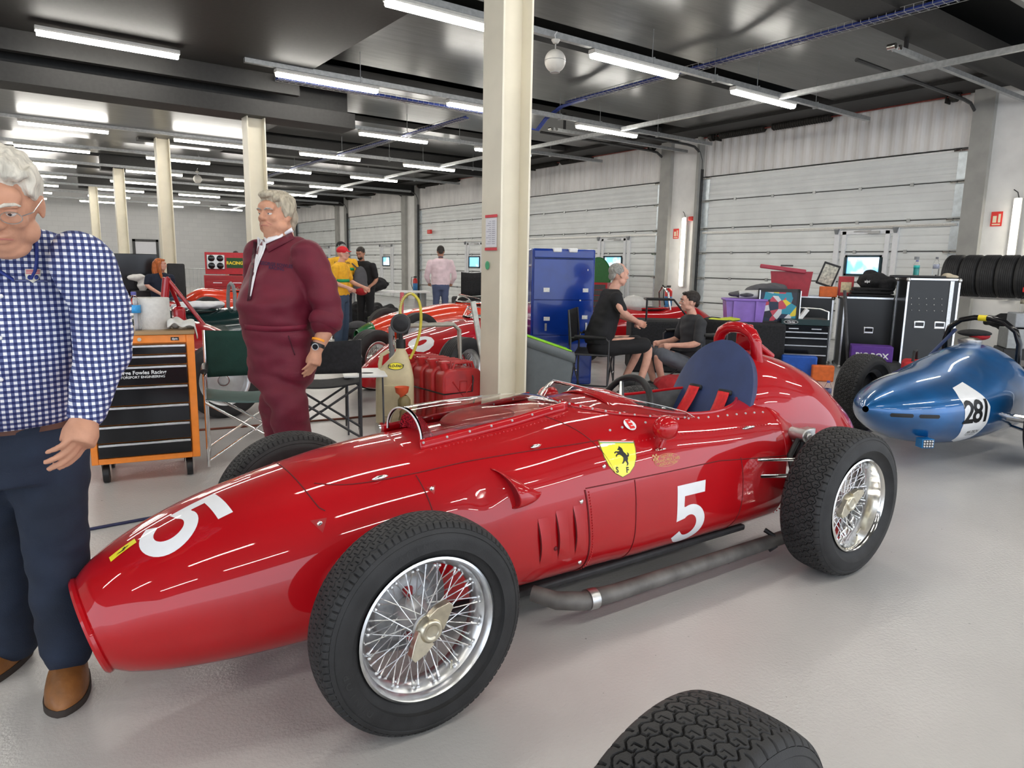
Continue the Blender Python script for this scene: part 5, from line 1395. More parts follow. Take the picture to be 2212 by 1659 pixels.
for x, y in ((-.23, .06), (.235, .06), (-.23, .40), (.22, .40)):
    c = MB().cyl((x - .018, y, .055), (x + .018, y, .055), .055, n=28).build('castor', BLACK, tt, bevel=.004)
    MB().prism([(-.045, 0), (.03, 0), (.012, -.085), (-.012, -.085)], .004, lambda u, v, w: (x - .026 + w, y + u, Z0 + v)).prism([(-.045, 0), (.03, 0), (.012, -.085), (-.012, -.085)], .004, lambda u, v, w: (x + .022 + w, y + u, Z0 + v)).build('castor_fork', CHROME, c)
TX = Matrix.Translation((.675, 4.72, 0)) @ Matrix.Rotation(radians(-11), 4, 'Z')
def ont(x, y, z): return TX @ Vector((x, y, z))
ZT = Z1 + .022
pr = thing('paper_roll', 'fat white roll of paper towel on the orange trolley, behind the bottle', 'paper roll', ont(.07, .20, ZT))
MB().lathe([(.025, 0), (.100, .0), (.104, .005), (.103, .19), (.100, .194), (.025, .194)], 40).build('roll', mat('tissue', (.66, .65, .62), .9, noise=.05, nscale=40, bump=.3, bscale=90), pr)
MB().grid(lambda u, v: (-.085 - .035 * u + .01 * u * u, -.055 - .02 * u, .19 * v), 4, 6).build('loose_sheet', mat('tissue_white', (.80, .80, .84), .9, noise=.03), pr, thick=.002)
def bottle(name, label, loc, liquid=(.9, .9, .95), lab=(.05, .35, .75), h=.22, r=.032, cap=(.05, .1, .6), group=None, cat='bottle'):
    t = thing(name, label, cat, loc, 0, group); k = h / .22
    MB().lathe([(0, 0), (r * .9, 0), (r, .008), (r * .96, .03 * k), (r, .05 * k), (r * .95, .075 * k), (r, .10 * k), (r, .145 * k), (r * .8, .17 * k), (r * .42, .195 * k), (r * .40, .205 * k)], 24).build('body', GLASS, t, thick=.0015)
    MB().cyl((0, 0, .200 * k), (0, 0, .219 * k), r * .45, n=16).build('cap', mat('cap_%d' % int(cap[2] * 99 + cap[0] * 9), cap, .4, noise=.03), t)
    MB().lathe([(r * 1.02, .10 * k), (r * 1.03, .145 * k)], 24).build('label', mat('lab_%d_%d' % (int(lab[0] * 99), int(lab[2] * 99)), lab, .4, noise=.3, nscale=30), t, thick=.001)
    return t
bottle('water_bottle', 'clear water bottle with a blue label in front of the paper roll', ont(-.02, .10, ZT), h=.235, r=.034, cap=(.1, .1, .35))
cl = MB()
def clf(u, v):
    x = .155 + .19 * u; y = .05 + .30 * v; z = ZT + .018 + .035 * sin(7 * u + 3 * v) ** 2 * (1 - u) + .02 * sin(9 * v)
    if x > .308: z -= (x - .308) * 1.9; x = .308 + (x - .308) * .35
    return tuple(ont(x, y, max(z, ZT + .004) if x < .306 else z))
cl.grid(clf, 26, 20)
tag(cl.build('cloth', mat('cloth_white', (.72, .71, .68), .9, noise=.06, bump=.2, bscale=60), angle=3, thick=.006), 'crumpled white cloth hanging over the right edge of the orange trolley', 'cloth')

# ---- folding directors' chairs
def chair(label, loc, rz, fab, met, w=.56, side_table=False, group=None, arm=True, pouch=False, r=.0105, h=.86, seat=None):
    t = thing('folding_chair', label, 'chair', loc, rz, group); hw = w / 2; sd = .40
    for s in (-1, 1):
        MB().tube([(s * hw, -.20, .02), (s * hw, -.20, .62)], r).build('front_leg', met, t)
        MB().tube([(s * hw, .20, .02), (s * hw, .20, .62), (s * hw, .23, h)], r).build('rear_leg', met, t)
        MB().tube([(s * hw, -.20, .035), (s * hw, .20, .035)], r).build('foot_rail', met, t)
        if arm:
            MB().tube([(s * hw, -.20, .60), (s * hw, -.17, .635), (s * hw, .21, .635)], r).build('arm_rail', met, t)
            MB().tube([(s * hw, -.17, .645), (s * hw, .16, .645)], r * 1.7, sx=1.3).build('armrest', BLACK, t)
        MB().tube([(s * hw, -.20, .46), (s * hw, .20, .46)], r * .9).build('seat_rail', met, t)
    for y in (-.2, .2):
        for s in (-1, 1): MB().tube([(-s * hw, y + .012 * s, .05), (s * hw, y + .012 * s, .45)], r * .9).build('cross_brace', met, t)
    for y in (-.2, .2): MB().ell((0, y - .02, .25), .012, 10, 8).build('pivot', CHROME, t)
    MB().grid(lambda u, v: (-hw + w * u, -.21 + .42 * v, .47 - .035 * sin(pi * u)), 12, 8).build('seat', seat or fab, t, thick=.006)
    MB().grid(lambda u, v: (-hw - .005 + (w + .01) * u, .215 + .02 * v + .03 * sin(pi * u), .55 + (h - .55) * v - .012 * sin(pi * u) * v), 14, 6).build('backrest', fab, t, thick=.008)
    if side_table:
        MB().box((hw + .19, -.02, .50), (.32, .40, .018)).build('side_table', WHITE, t, bevel=.01)
        MB().tube([(hw + .02, -.02, .30), (hw + .14, -.02, .37), (hw + .18, -.02, .49)], .008, n=6).build('table_stay', met, t)
        MB().ell((hw + .13, -.03, .511), (.045, .03, .006)).build('table_mark', BLACK, t)
    if pouch: MB().box((pouch * (hw + .02), 0, .42), (.02, .36, .42)).build('side_pouch', mat('pouch_navy', (.012, .018, .03), .8, noise=.2), t, bevel=.015)
    return t
GRNF = mat('green_canvas', (.010, .045, .035), .85, noise=.15, nscale=6, bump=.3, bscale=300); GRNL = mat('faded_green_canvas', (.10, .16, .15), .85, noise=.1, nscale=5)
DKM = mat('gunmetal', (.07, .07, .075), .4, .6, noise=.1)
chair("green canvas folding chair with chrome frame beside the orange trolley", (1.38, 4.90, 0), radians(-14), GRNF, CHROME, .60, seat=GRNL, h=.88)
chair("black folding chair with a small white side table, behind the person in maroon", (1.96, 5.18, 0), radians(158), BLACKF, DKM, .60, side_table=False, h=.80)
ct = thing('camp_table', 'small white folding side table left of the fuel jug', 'table', (2.38, 5.30, 0), radians(-20))
MB().box((0, 0, .475), (.34, .42, .02)).build('tabletop', WHITE, ct, bevel=.01)
for s in (-1, 1): MB().tube([(s * .14, -.17, 0), (s * .14, -.10, .47)], .008, n=6).tube([(s * .14, .17, 0), (s * .14, .10, .47)], .008, n=6).build('leg', DKM, ct)
MB().ell((.02, -.08, .487), (.05, .03, .004)).build('black_mark', BLACK, ct)

# ---- fuel jug with pump
JUG = mat('fuel_plastic', (.62, .54, .34), .5, noise=.14, nscale=5, trans=.0); JUGB = mat('yellowed_plastic', (.60, .52, .30), .45, noise=.1)
fj = thing('fuel_jug', 'tall yellowed square fuel jug with black pump and yellow badge', 'fuel jug', (2.68, 5.34, 0), radians(-28))
def jugf(u, v):
    z = [0, .02, .06, .38, .46, .50, .56, .59][0] if 0 else None
prof = [(0, .150, .1), (.02, .162, .09), (.40, .158, .09), (.46, .148, .08), (.60, .062, .035), (.63, .045, .030), (.66, .034, .030)]
joff = lambda z: .05 * max(0, min(1, (z - .46) / .14))
jb = MB(); n = 28
for z, hw, c in prof:
    for k in range(n):
        a = 2 * pi * k / n; ex = 2 / (5 if z < .5 else 2.4)
        jb.v.append((joff(z) + hw * abs(cos(a)) ** ex * (1 if cos(a) > 0 else -1), hw * abs(sin(a)) ** ex * (1 if sin(a) > 0 else -1), z))
for i in range(len(prof) - 1):
    for k in range(n): jb.f.append((i * n + k, i * n + (k + 1) % n, (i + 1) * n + (k + 1) % n, (i + 1) * n + k))
jb.f.append(tuple(range(n))[::-1]); jb.f.append(tuple((len(prof) - 1) * n + k for k in range(n)))
jo = jb.build('jug_body', JUG, fj, angle=.9)
MB().bx(-.10, .10, -.168, -.152, .10, .37).build('jug_panel', JUG, fj, bevel=.012)
MB().tube([(-.115, 0, .43), (-.125, 0, .52), (-.11, 0, .60), (-.05, 0, .635)], .018, n=10).build('jug_handle', JUG, fj)
MB().cyl((0, 0, .66), (0, 0, .735), .042, .040, n=24).build('screw_cap', BLACK, fj)
MB().cyl((0, 0, .735), (0, 0, .80), .018).build('pump_neck', BLACK, fj)
MB().cyl((.0, -.03, .865), (.0, .03, .865), .084, n=36).build('pump_housing', DKGREY, fj, bevel=.006)
MB().lathe([(0, -.034), (.03, -.034), (.062, -.033), (.066, -.030), (.05, -.03)], 32, (0, 0, .865), 'Y').build('pump_cover', BLACK, fj)
MB().tube([(-.06, .0, .76), (-.052, -.03, .70), (-.045, -.05, .655)], [.009, .014, .008], n=8).build('nozzle', CHROME, fj)
hz = [(0, .0, .93), (.0, .0, 1.0), (.03, -.0, 1.08), (.09, .0, 1.115), (.15, .0, 1.06), (.17, 0, .95), (.16, 0, .80), (.12, -.01, .66), (.07, -.03, .56)]
hz = [(x + .02 * 0, y, z) for x, y, z in hz]
sm = []
P_ = [Vector(p) for p in hz]
for i in range(len(P_) - 1):
    p0, p1, p2, p3 = P_[max(i - 1, 0)], P_[i], P_[i + 1], P_[min(i + 2, len(P_) - 1)]
    for k in range(6):
        t = k / 6; sm.append(.5 * ((2 * p1) + (p2 - p0) * t + (2 * p0 - 5 * p1 + 4 * p2 - p3) * t * t + (-p0 + 3 * p1 - 3 * p2 + p3) * t ** 3))
MB().tube(sm, .0125, n=10).build('yellow_hose', mat('hose_yellow', (.62, .52, .05), .35, noise=.1), fj)
b = MB()
for i in range(16):
    p, q = sm[3 + i], sm[4 + i]; d = (q - p).normalized(); b.tube([p - d * .002, p + d * .002], .0155, n=10)
b.build('spring_guard', BRASS, fj)
flat('badge', [circle(0, 0, .062, .028)], (.01, -.118, .520), (1, 0, 0), (0, .42, 1), (0, -1, .42), YEL, fj, lift=.006)
flat('badge_edge', [circle(0, 0, .066, .031)], (.01, -.118, .520), (1, 0, 0), (0, .42, 1), (0, -1, .42), BK, fj, lift=.005)
flat('badge_lettering', [text_mesh('FLO-FAST', .030, .0012, .2)], (.01, -.118, .520), (1, 0, 0), (0, .42, 1), (0, -1, .42), BK, fj, lift=.007)
for c_ in children(fj):
    if c_.name.split('.')[0] in ('screw_cap', 'pump_neck', 'pump_housing', 'pump_cover', 'nozzle', 'yellow_hose', 'spring_guard'): c_.location.x += .05
# oil bottle with an orange funnel in it
ob = thing('oil_bottle', 'brownish oil bottle standing in front of the fuel jug with a funnel on top', 'bottle', (2.62, 5.06, 0))
MB().lathe([(0, 0), (.048, 0), (.052, .01), (.052, .13), (.046, .18), (.052, .23), (.052, .265), (.03, .30), (.022, .305)], 24).build('body', mat('murky_plastic', (.20, .16, .07), .4, noise=.2, nscale=8), ob)
fn = thing('funnel', 'orange red plastic funnel on the brown bottle', 'funnel', (2.60, 5.06, .275))
MB().lathe([(.014, 0), (.020, .03), (.050, .055), (.058, .095), (.060, .10), (.055, .095), (.046, .06), (.016, .035)], 28).build('cone', mat('funnel_orange', (.72, .10, .03), .45, noise=.06), fn)
# ---- jerry cans
JR = mat('jerry_red', (.42, .018, .020), .42, noise=.22, nscale=7, coat=.2)
def mkcan():
    t = thing('jerry_can', '', 'jerry can', (0, 0, 0), 0, 'red jerry cans strapped together')
    b = MB(); out = [(-.165, .03), (-.165, .40), (-.14, .44), (-.10, .455), (.12, .455), (.155, .43), (.165, .40), (.165, .03), (.14, 0), (-.14, 0)]
    b.prism(out, .145, lambda u, v, w: (w - .0725, u, v)); b.build('can_body', JR, t, bevel=.018)
    for s in (-1, 1):
        MB().tube([(s * .0735, -.06, .12), (s * .0735, .06, .12)], .006).tube([(s * .0735, -.09, .36), (s * .0735, .0, .24), (s * .0735, .09, .36)], .006, n=6).tube([(s * .0735, -.10, .07), (s * .0735, -.05, .18), (s * .0735, .05, .18), (s * .0735, .10, .07)], .006, n=6).tube([(s * .0735, -.03, .28), (s * .0735, .03, .28), (s * .0735, .03, .36), (s * .0735, -.03, .36)], .005, n=6, closed=True).build('pressed_rib', JR, t)
    for x in (-.045, 0, .045): MB().tube([(x, -.10, .452), (x, -.085, .498), (x, .06, .498), (x, .075, .452)], .010, n=8).build('carry_handle', JR, t)
    MB().cyl((0, .115, .44), (0, .135, .50), .030, n=16).bx(-.03, .03, .09, .16, .495, .51).build('spout_cap', JR, t)
    return t
can0 = mkcan(); lbls = ['first red jerry can from the left, next to the fuel jug', 'second red jerry can in the strapped row', 'third red jerry can in the strapped row', 'fourth red jerry can in the strapped row', 'rightmost red jerry can, against the big cream column']
for i in range(5):
    p = Vector((2.86 + .125 * 0, 0, 0))
CAx, CAy, CAr = 3.22, 5.15, radians(-22)
for i in range(4):
    p = Vector((3.13, 5.04, 0)) + Vector((-.012, .172, 0)) * i; can0.scale = (1.14, 1.14, 1.1)
    o = can0 if i == 0 else dup(can0, p)
    o.location = p; o.rotation_euler = (0, 0, radians(90 - 4)); o['label'] = ['nearest red jerry can of the strapped row left of the big column', 'second nearest red jerry can of the strapped row', 'third nearest red jerry can of the strapped row', 'farthest red jerry can of the strapped row'][i]
st_ = MB(); X0, X1, Y0_, Y1_ = 2.925, 3.335, 4.94, 5.66
st_.tube([(X0, Y0_, .30), (X1 + .01, Y0_ + .02, .30), (X1 - .02, Y1_, .30), (X0 - .03, Y1_, .30)], .007, n=6, closed=True); st_.tube([(3.20, Y0_, .30), (3.21, Y0_, .42), (3.21, 4.98, .47)], .006, n=6)
tag(st_.build('ratchet_strap', BLACK), 'black strap tied round the red jerry cans', 'strap')
rp_ = thing('red_can', 'small dark red gas canister with metal rim lying by the fuel jug', 'canister', (2.48, 5.12, .045))
MB().cyl((-.06, 0, 0), (.06, 0, 0), .042, n=24).build('body', RED2, rp_); MB().cyl((-.075, 0, 0), (-.058, 0, 0), .044, n=24).build('rim', CHROME, rp_)
# ---- recycling bin and blue cabinet
BINM = mat('bin_grey', (.13, .15, .16), .45, noise=.05)
bn = thing('recycling_bin', 'grey plastic bin with a sloping lime green lid in front of the blue cabinet', 'bin', (4.46, 5.52, 0), radians(-28))
b = MB(); rings = [(0, .15, .23), (.04, .155, .235), (.62, .185, .275)]; n = 32
def sq(a, hx, hy, e=5.5): return (hx * abs(cos(a)) ** (2 / e) * (1 if cos(a) > 0 else -1), hy * abs(sin(a)) ** (2 / e) * (1 if sin(a) > 0 else -1))
for z, hx, hy in rings:
    for k in range(n): x, y = sq(2 * pi * k / n, hy, hx); b.v.append((x, y, z + (0 if z < .5 else (-.10 * (x + .27) / .54))))
for i in range(2):
    for k in range(n): b.f.append((i * n + k, i * n + (k + 1) % n, (i + 1) * n + (k + 1) % n, (i + 1) * n + k))
b.f.append(tuple(range(n))[::-1]); b.build('bin_body', BINM, bn, angle=.9)
b = MB()
for z, sc in ((-.045, 1.03), (.02, 1.04), (.045, 1.0), (.05, .88)):
    for k in range(n): x, y = sq(2 * pi * k / n, .275 * sc, .185 * sc); b.v.append((x, y, .64 + z - .18 * (x + .27) / .54))
for i in range(3):
    for k in range(n): b.f.append((i * n + k, i * n + (k + 1) % n, (i + 1) * n + (k + 1) % n, (i + 1) * n + k))
b.build('lid_rim', BINM, bn, angle=.9, thick=.004)
MB().grid(lambda u, v: (-.235 + .47 * u, -.15 + .30 * v, .70 - .18 * (-.235 + .47 * u + .27) / .54 - .03 * sin(pi * v) * sin(pi * u) ** .4), 14, 12).build('green_lid', LIME, bn, thick=.012)
MB().bx(-.20, .16, -.02, .02, .615, .625).build('slot_flap', mat('lime_dark', (.18, .42, .02), .5, noise=.05), bn, rot=(0, .33, 0), loc=(-.2, 0, .0))
bc = thing('metal_cabinet', 'tall dented bright blue steel cabinet right of the cream column', 'cabinet', (5.26, 6.22, 0), radians(-26))
cw, cd, ch = .74, .45, 1.62
bc.scale = (1, 1, .965)
MB().bx(-cw/2, cw/2, 0, cd, 0, ch).build('cabinet_body', BLUECAB, bc, bevel=.02)
for z0, z1 in ((.04, .60), (.605, 1.02), (1.025, 1.50)): 
    MB().bx(-cw/2 + .02, cw/2 - .02, -.012, 0, z0, z1).build('door_panel', BLUECAB, bc, bevel=.005)
MB().bx(-cw/2 + .02, cw/2 - .02, -.014, -.0, 1.515, 1.60).build('top_rail', BLUECAB, bc, bevel=.01)
MB().tube([(-cw/2 + .03, -.016, 1.508), (cw/2 - .03, -.016, 1.508)], .006, n=6).build('seal', NAVY, bc)
for x in (-.085, .10): MB().box((x, .02, 1.605), (.10, .10, .05)).build('paper_tape', WHITE, bc, bevel=.01)
STK = mat('sticker_white', (.75, .75, .72), .5, noise=.12, nscale=50)
for x, z, w, h in ((-.20, 1.14, .07, .05), (.26, 1.14, .065, .045), (-.19, .80, .07, .045), (.26, .82, .065, .045), (.20, 1.02, .016, .016), (.21, .62, .016, .02), (.28, 1.38, .01, .02)):
    MB().box((x, -.0135, z), (w, .004, h)).build('sticker', STK, bc)
for x, z in ((-.20, .70), (.28, .71)): MB().bx(x - .012, x + .012, -.022, -.01, z - .045, z + .045).build('hinge', STEEL, bc, bevel=.003)
for i, (x, z) in enumerate(((-.34, 1.42), (-.34, .98))): MB().ell((x - .03, .1, z), .018, 12, 8).build('latch', CHROME, bc)
# ---- loose hoses/cables on the floor
CBL = mat('cable_black', (.015, .015, .02), .6, noise=.2); CBR = mat('hose_brown', (.16, .045, .025), .6, noise=.2)
def floorline(pts, r, m, label, name='cable'):
    tag(MB().tube([(x, y, r) for x, y in pts], r, n=6).build(name, m), label, name)
floorline([(-1.5, 3.9), (.0, 3.96), (1.0, 4.0), (2.2, 3.5)], .008, mat('cable_navy', (.02, .025, .08), .5, noise=.2), 'dark blue cable lying straight across the floor in front of the orange trolley')
floorline([(-1.2, 6.0), (.4, 5.85), (1.2, 5.95), (2.4, 5.75), (2.9, 5.72)], .009, CBR, 'brown hose on the floor passing behind the folding chairs', 'hose')
floorline([(1.5, 4.60), (2.1, 4.72), (2.7, 4.75), (3.4, 4.45)], .009, CBL, 'black cable on the floor in front of the folding chair')
# ---- near tyre of another car at the bottom edge
nt = thing('racing_car', 'car mostly outside the bottom edge, only one black treaded tyre in view', 'racing car', (.815, .61, 0))
w2 = mkobj('front_wheel', tyR, RUBBER, nt, angle=.6, loc=(0, 0, RR_), rot=(0, 0, radians(8)))
MB().lathe([(.206, -.08), (.212, -.09), (.20, -.092), (.18, -.07), (.178, .07), (.20, .092)], 64, axis='Y').build('rim', ALU, w2, thick=.003)
MB().lathe([(0, -.02), (.05, -.02), (.05, .06), (.16, .07), (.16, .1), (0, .1)], 40, axis='Y').build('hub', SILVERP, w2)
# ================================================================ people further back
def cloth(name, col, rough=.8): return mat(name, col, rough, noise=.12, nscale=6, bump=.2, bscale=250)
def person(label, loc, yaw, H=1.76, shirt=None, pants=None, skin=SKIN2, hairm=HAIRD, arms=None, lean=0.0, width=1.0, sleeve='short', hairpts=None, seated=False, headyaw=0, headdown=.0, legs=None, vox=.016, sleeved=None, shoes=BLACK, longhair=False, belly=0, shorts=None, seath=.50):
    """local frame: +x is the person's left, -y is forward"""
    t = thing('person', label, 'person', loc, yaw)
    k = H / 1.76; F = Vector((0, -1, 0)); zh = (seath if seated else .93) * k
    hip = Vector((0, 0, zh)); sh = hip + Vector((0, -sin(lean) * .50 * k, cos(lean) * .50 * k)); nk = sh + Vector((0, -.01 - .05 * sin(lean), .07 * k)); hc = nk + Vector((0, -.035 - .06 * sin(lean), .115 * k))
    hf = Vector((sin(headyaw), -cos(headyaw), -headdown))
    b = MB(); T, R = head(b, hc, hf, UP, .98 * k)
    limb(b, [hc - UP * .05, nk - UP * .03], [.05, .055], 12)
    w = .195 * width
    torso(b, [(hip, w * .78, .09, 0), (hip.lerp(sh, .5), w * .72, .09, 0), (sh - UP * .02, w * .8, .08, 0)])
    SL = {}
    for s in (-1, 1):
        S = sh + Vector((s * w, 0, -.035)); E_, W = (arms or {}).get(s, (S + Vector((s * .05, .02, -.29 * k)), S + Vector((s * .06, -.04, -.55 * k))))
        E_, W = Vector(E_), Vector(W); SL[s] = (S, E_, W)
        limb(b, [S, E_, W], [.042, .038, .026], 12); d = (W - E_).normalized(); hand(b, W, d + Vector((0, -.05, -.1)), Vector((-s, -.3, 0)), .95, curl=.6, side=-s if d.z < -.5 else s)
    LG = {}
    for s in (-1, 1):
        if seated: K_, A_ = Vector((s * .13, -.46 * k, zh + .02)), Vector((s * .12, -.44 * k, .10))
        else: K_, A_ = Vector((s * .10, -.01, .49 * k)), Vector((s * .11, .02, .10))
        if legs: K_, A_ = Vector(legs[s][0]), Vector(legs[s][1])
        LG[s] = (K_, A_); limb(b, [hip + Vector((s * .09, 0, -.03)), K_, A_], [.07, .05, .038], 12)
    weld(b, 'body', skin, t, vox=vox * .6, smooth=3)
    face_parts(T, R, .98 * k, t, hairm)
    if hairm:
        hb = MB(); hair(hb, T, R, .98 * k, hairpts or [((0, -.022, .048), (.082, .096, .084)), ((0, .045, .095), (.055, .045, .022)), ((.070, -.012, .03), (.014, .035, .038)), ((-.070, -.012, .03), (.014, .035, .038)), ((0, -.082, -.01), (.06, .026, .055))])
        if longhair: limb(hb, [T(.0, -.07, .02), T(.01, -.085, -.12), T(.02, -.06, -.26)], [.07, .065, .035]); limb(hb, [T(.075, .0, .03), T(.085, .01, -.10), T(.07, .03, -.24)], [.03, .032, .018]); limb(hb, [T(-.075, .0, .03), T(-.085, .01, -.10), T(-.07, .03, -.2)], [.03, .03, .016])
        weld(hb, 'hair', hairm, t, vox=.009, smooth=2, disp=strands(T, R, .003))
    b = MB(); bl = belly
    torso(b, [(hip - UP * .02, w * .93, .125 + bl * .5, 0), (hip + UP * .06, w * .96, .13 + bl, 0), (hip.lerp(sh, .45) - F * -.0, w * .93, .125 + bl * .8, 0), (hip.lerp(sh, .8), w * 1.02, .125, 0), (sh - UP * .0, w * .95, .105, 0), (sh + UP * .045, w * .52, .075, 0)], 24)
    for s in (-1, 1):
        S, E_, W = SL[s]
        if sleeve == 'short': limb(b, [S - UP * .01, S.lerp(E_, .8)], [.068, .060], 14)
        else: limb(b, [S - UP * .01, E_, E_.lerp(W, .93)], [.072, .060, .044], 14)
    shm = weld(b, 'shirt', shirt, t, vox=vox, smooth=4, disp=wrinkle(.005, 24, loc[0]))
    b = MB(); torso(b, [(hip + UP * .03, w * .86, .118, 0), (hip - UP * .07, w * .90, .125, 0), (hip - UP * .13, w * .82, .11, 0)], 20)
    for s in (-1, 1):
        K_, A_ = LG[s]; h0 = hip + Vector((s * .085, 0, -.06))
        if shorts: limb(b, [h0, h0.lerp(K_, .95)], [.10, .085], 14)
        else: limb(b, [h0, K_, A_], [.098, .074, .064], 14)
    weld(b, 'trousers', pants, t, vox=vox, smooth=4, disp=wrinkle(.004, 20, loc[1]))
    for s in (-1, 1):
        A_ = LG[s][1]; h_ = Vector((A_.x, A_.y + .06, 0)); shoe(t, h_, h_ + Vector((s * .03, -.26, 0)), shoes, .045, .07)
    t['_'] = 0; del t['_']
    return t, T, R, sh, hip, shm
def cap(t, T, R, k, m, back=False):
    b = MB(); b.ell(T(0, -.008, .062), (.086 * k, .104 * k, .078 * k), 22, 14, R); o = b.build('cap', m, t)
    s = -1 if back else 1
    MB().grid(lambda u, v: T((u - .5) * .13 * (1 - .25 * v), s * (.080 + .075 * v * (1 - (2 * u - 1) ** 2 * .45)), .062 - .012 * v - .012 * (2 * u - 1) ** 2), 10, 6).build('cap_peak', m, o, thick=.004)
YELS = mat('yellow_shirt', (.80, .42, .02), .7, noise=.08, bump=.2, bscale=200)
BLK = cloth('black_tee', (.010, .010, .012)); JEAN = cloth('jeans_blue', (.045, .075, .13)); DARKJ = cloth('dark_jeans', (.012, .016, .028)); NAVT = cloth('navy_tee', (.010, .016, .035))
PINK = cloth('pink_shirt', (.74, .58, .62)); SLATE = cloth('slate_trousers', (.07, .09, .17))
GRNS = mat('stripe_green', (.01, .30, .10), .7, noise=.05); NVS = mat('stripe_navy', (.01, .015, .08), .7, noise=.05); GRYF = cloth('grey_fabric', (.08, .08, .09)); REDF = cloth('red_fabric', (.35, .01, .015))
def band(sh, t, z0, z1, m, name, w, d, c=(0, 0)):
    MB().tube([(c[0], c[1], z0), (c[0], c[1], z1)], [w, w], n=40, caps=False, up=(0, 1, 0)).build(name, m, t, thick=.004)
def wrapband(t, shm, z0, z1, m, name, zc=0):
    """stripe that hugs the shirt: rays from outside to the trunk axis"""
    bv = bvh_of(shm); b = MB(); n = 48
    for z in (z0, z1):
        for k in range(n):
            a = 2 * pi * k / n; o = Vector((.155 * cos(a) * 2.2, .155 * sin(a) * 2.2, z)); h = None
            h = bv.ray_cast(Vector((cos(a) * .01, sin(a) * .01, z)), Vector((cos(a), sin(a), 0)))[0]
            r = min(h.length if h is None else Vector((h.x, h.y, 0)).length, .24) if h is not None else .17
            b.v.append(((r + .004) * cos(a), (r + .004) * sin(a), z))
    for k in range(n): b.f.append((k, (k + 1) % n, n + (k + 1) % n, n + k))
    return b.build(name, m, t, angle=3, thick=.002)
# pink shirt, back to us
t, T, R, sh, hip, shm = person('person seen from behind in a pale pink shirt and slate blue trousers', (7.90, 13.5, 0), radians(180 - 28), 1.80, PINK, SLATE, SKIN3, HAIRD, sleeve='long', width=1.12, headdown=.15, arms={1: ((.30, -.06, 1.14), (.25, -.22, .98)), -1: ((-.30, -.06, 1.14), (-.25, -.22, .98))})
MB().tube([T(.05, -.05, -.13), T(0, -.085, -.125), T(-.05, -.05, -.13)], .010, n=6).build('lanyard', NAVY, t)
# yellow jacket with backpack
t, T, R, sh, hip, shm = person('person in a yellow striped shirt and black cap carrying a grey backpack', (5.08, 12.2, 0), radians(180 - 15), 1.76, YELS, DARKJ, SKIN2, HAIRG, width=1.12, headyaw=.25, sleeve='short', belly=.02, arms={-1: ((-.30, -.02, 1.13), (-.30, -.16, .92)), 1: ((.28, .02, 1.13), (.28, -.05, .88))})
cap(t, T, R, .98, BLACKF)
wrapband(t, shm, 1.235, 1.285, GRNS, 'green_stripe'); wrapband(t, shm, 1.11, 1.15, NVS, 'navy_stripe')
flat('shirt_lettering', [text_mesh('NACIONAL', .055, .001, .2)], (0, .16, 1.37), (-1, 0, 0), (0, 0, 1), (0, 1, 0), BK, t, lift=.004, bvh=bvh_of(shm), cuts=.05)
bp = thing('backpack', 'grey drawstring backpack with a red base on the yellow shirt', 'backpack', (5.36, 12.02, 0))
weld(MB().ell((0, 0, 1.08), (.13, .10, .24)).ell((0, 0, .95), (.14, .11, .14)), 'bag', GRYF, bp, vox=.014, smooth=4)
weld(MB().ell((.01, -.01, .89), (.135, .112, .10)), 'bag_base', REDF, bp, vox=.014, smooth=2)
MB().tube([(-.05, .02, 1.28), (-.16, .10, 1.40), (-.20, .16, 1.30)], .014, n=6).build('strap', GRYF, bp)
# young person with red cap
t, T, R, sh, hip, shm = person('young person in a red cap, glasses and yellow shirt with a green stripe', (4.52, 10.9, 0), radians(42), 1.64, YELS, JEAN, SKIN2, None, headyaw=.25, sleeve='short', width=.95, arms={-1: ((-.22, .02, 1.08), (-.14, -.18, .98)), 1: ((.26, -.05, 1.08), (.26, -.28, .98))})
cap(t, T, R, .92, mat('cap_red', (.60, .01, .02), .6, noise=.08)); wrapband(t, shm, 1.06, 1.11, GRNS, 'green_stripe')
MB().tube([T(-.055, .09, .006), T(-.03, .1, .006), T(0, .1, .008), T(.03, .1, .006), T(.055, .09, .006), T(.08, 0, .01)], .002, n=5).build('glasses', BLACK, t)
# black tee person bending over a case
t, T, R, sh, hip, shm = person('dark-haired bearded person in a black T-shirt bending over an open case', (5.72, 12.6, 0), radians(-52), 1.70, BLK, BLK, SKIN3, HAIRD, lean=.22, headdown=.45, width=1.08, arms={-1: ((-.26, -.22, 1.10), (-.20, -.40, .96)), 1: ((.26, -.06, 1.08), (.22, -.26, .94))})
wb_ = MB().ell(T(0, .058, -.066), (.050, .040, .040), 16, 10, R); wb_.build('beard', HAIRD, t)
flat('back_print', [text_mesh('CREW', .07, .001), [(-.05, -.16), (.05, -.16), (.06, -.06), (-.06, -.06)]], (.0, .12, 1.28), (-1, 0, 0), (0, 0, 1), (0, 1, 0), mat('print_grey2', (.3, .3, .3), .7, noise=.1), t, lift=.004, bvh=bvh_of(shm), cuts=.06) if False else None
# red-haired seated person
t, T, R, sh, hip, shm = person('person with long red hair in a navy T-shirt sitting on a car sidepod', (2.42, 14.1, 0), radians(10), 1.68, NAVT, JEAN, SKIN2, HAIRR, seated=True, headyaw=.95, width=.95, longhair=True, vox=.015, arms={-1: ((-.24, -.02, .78), (-.10, -.28, .62)), 1: ((.22, .02, .80), (.22, -.06, .56))})
t.location.z = .14
# person behind the counter far away
t, T, R, sh, hip, shm = person('distant dark-haired person with glasses looking down behind a black box', (5.36, 20.2, 0), radians(10), 1.66, BLK, DARKJ, SKIN2, HAIRD, headdown=.5, vox=.022)
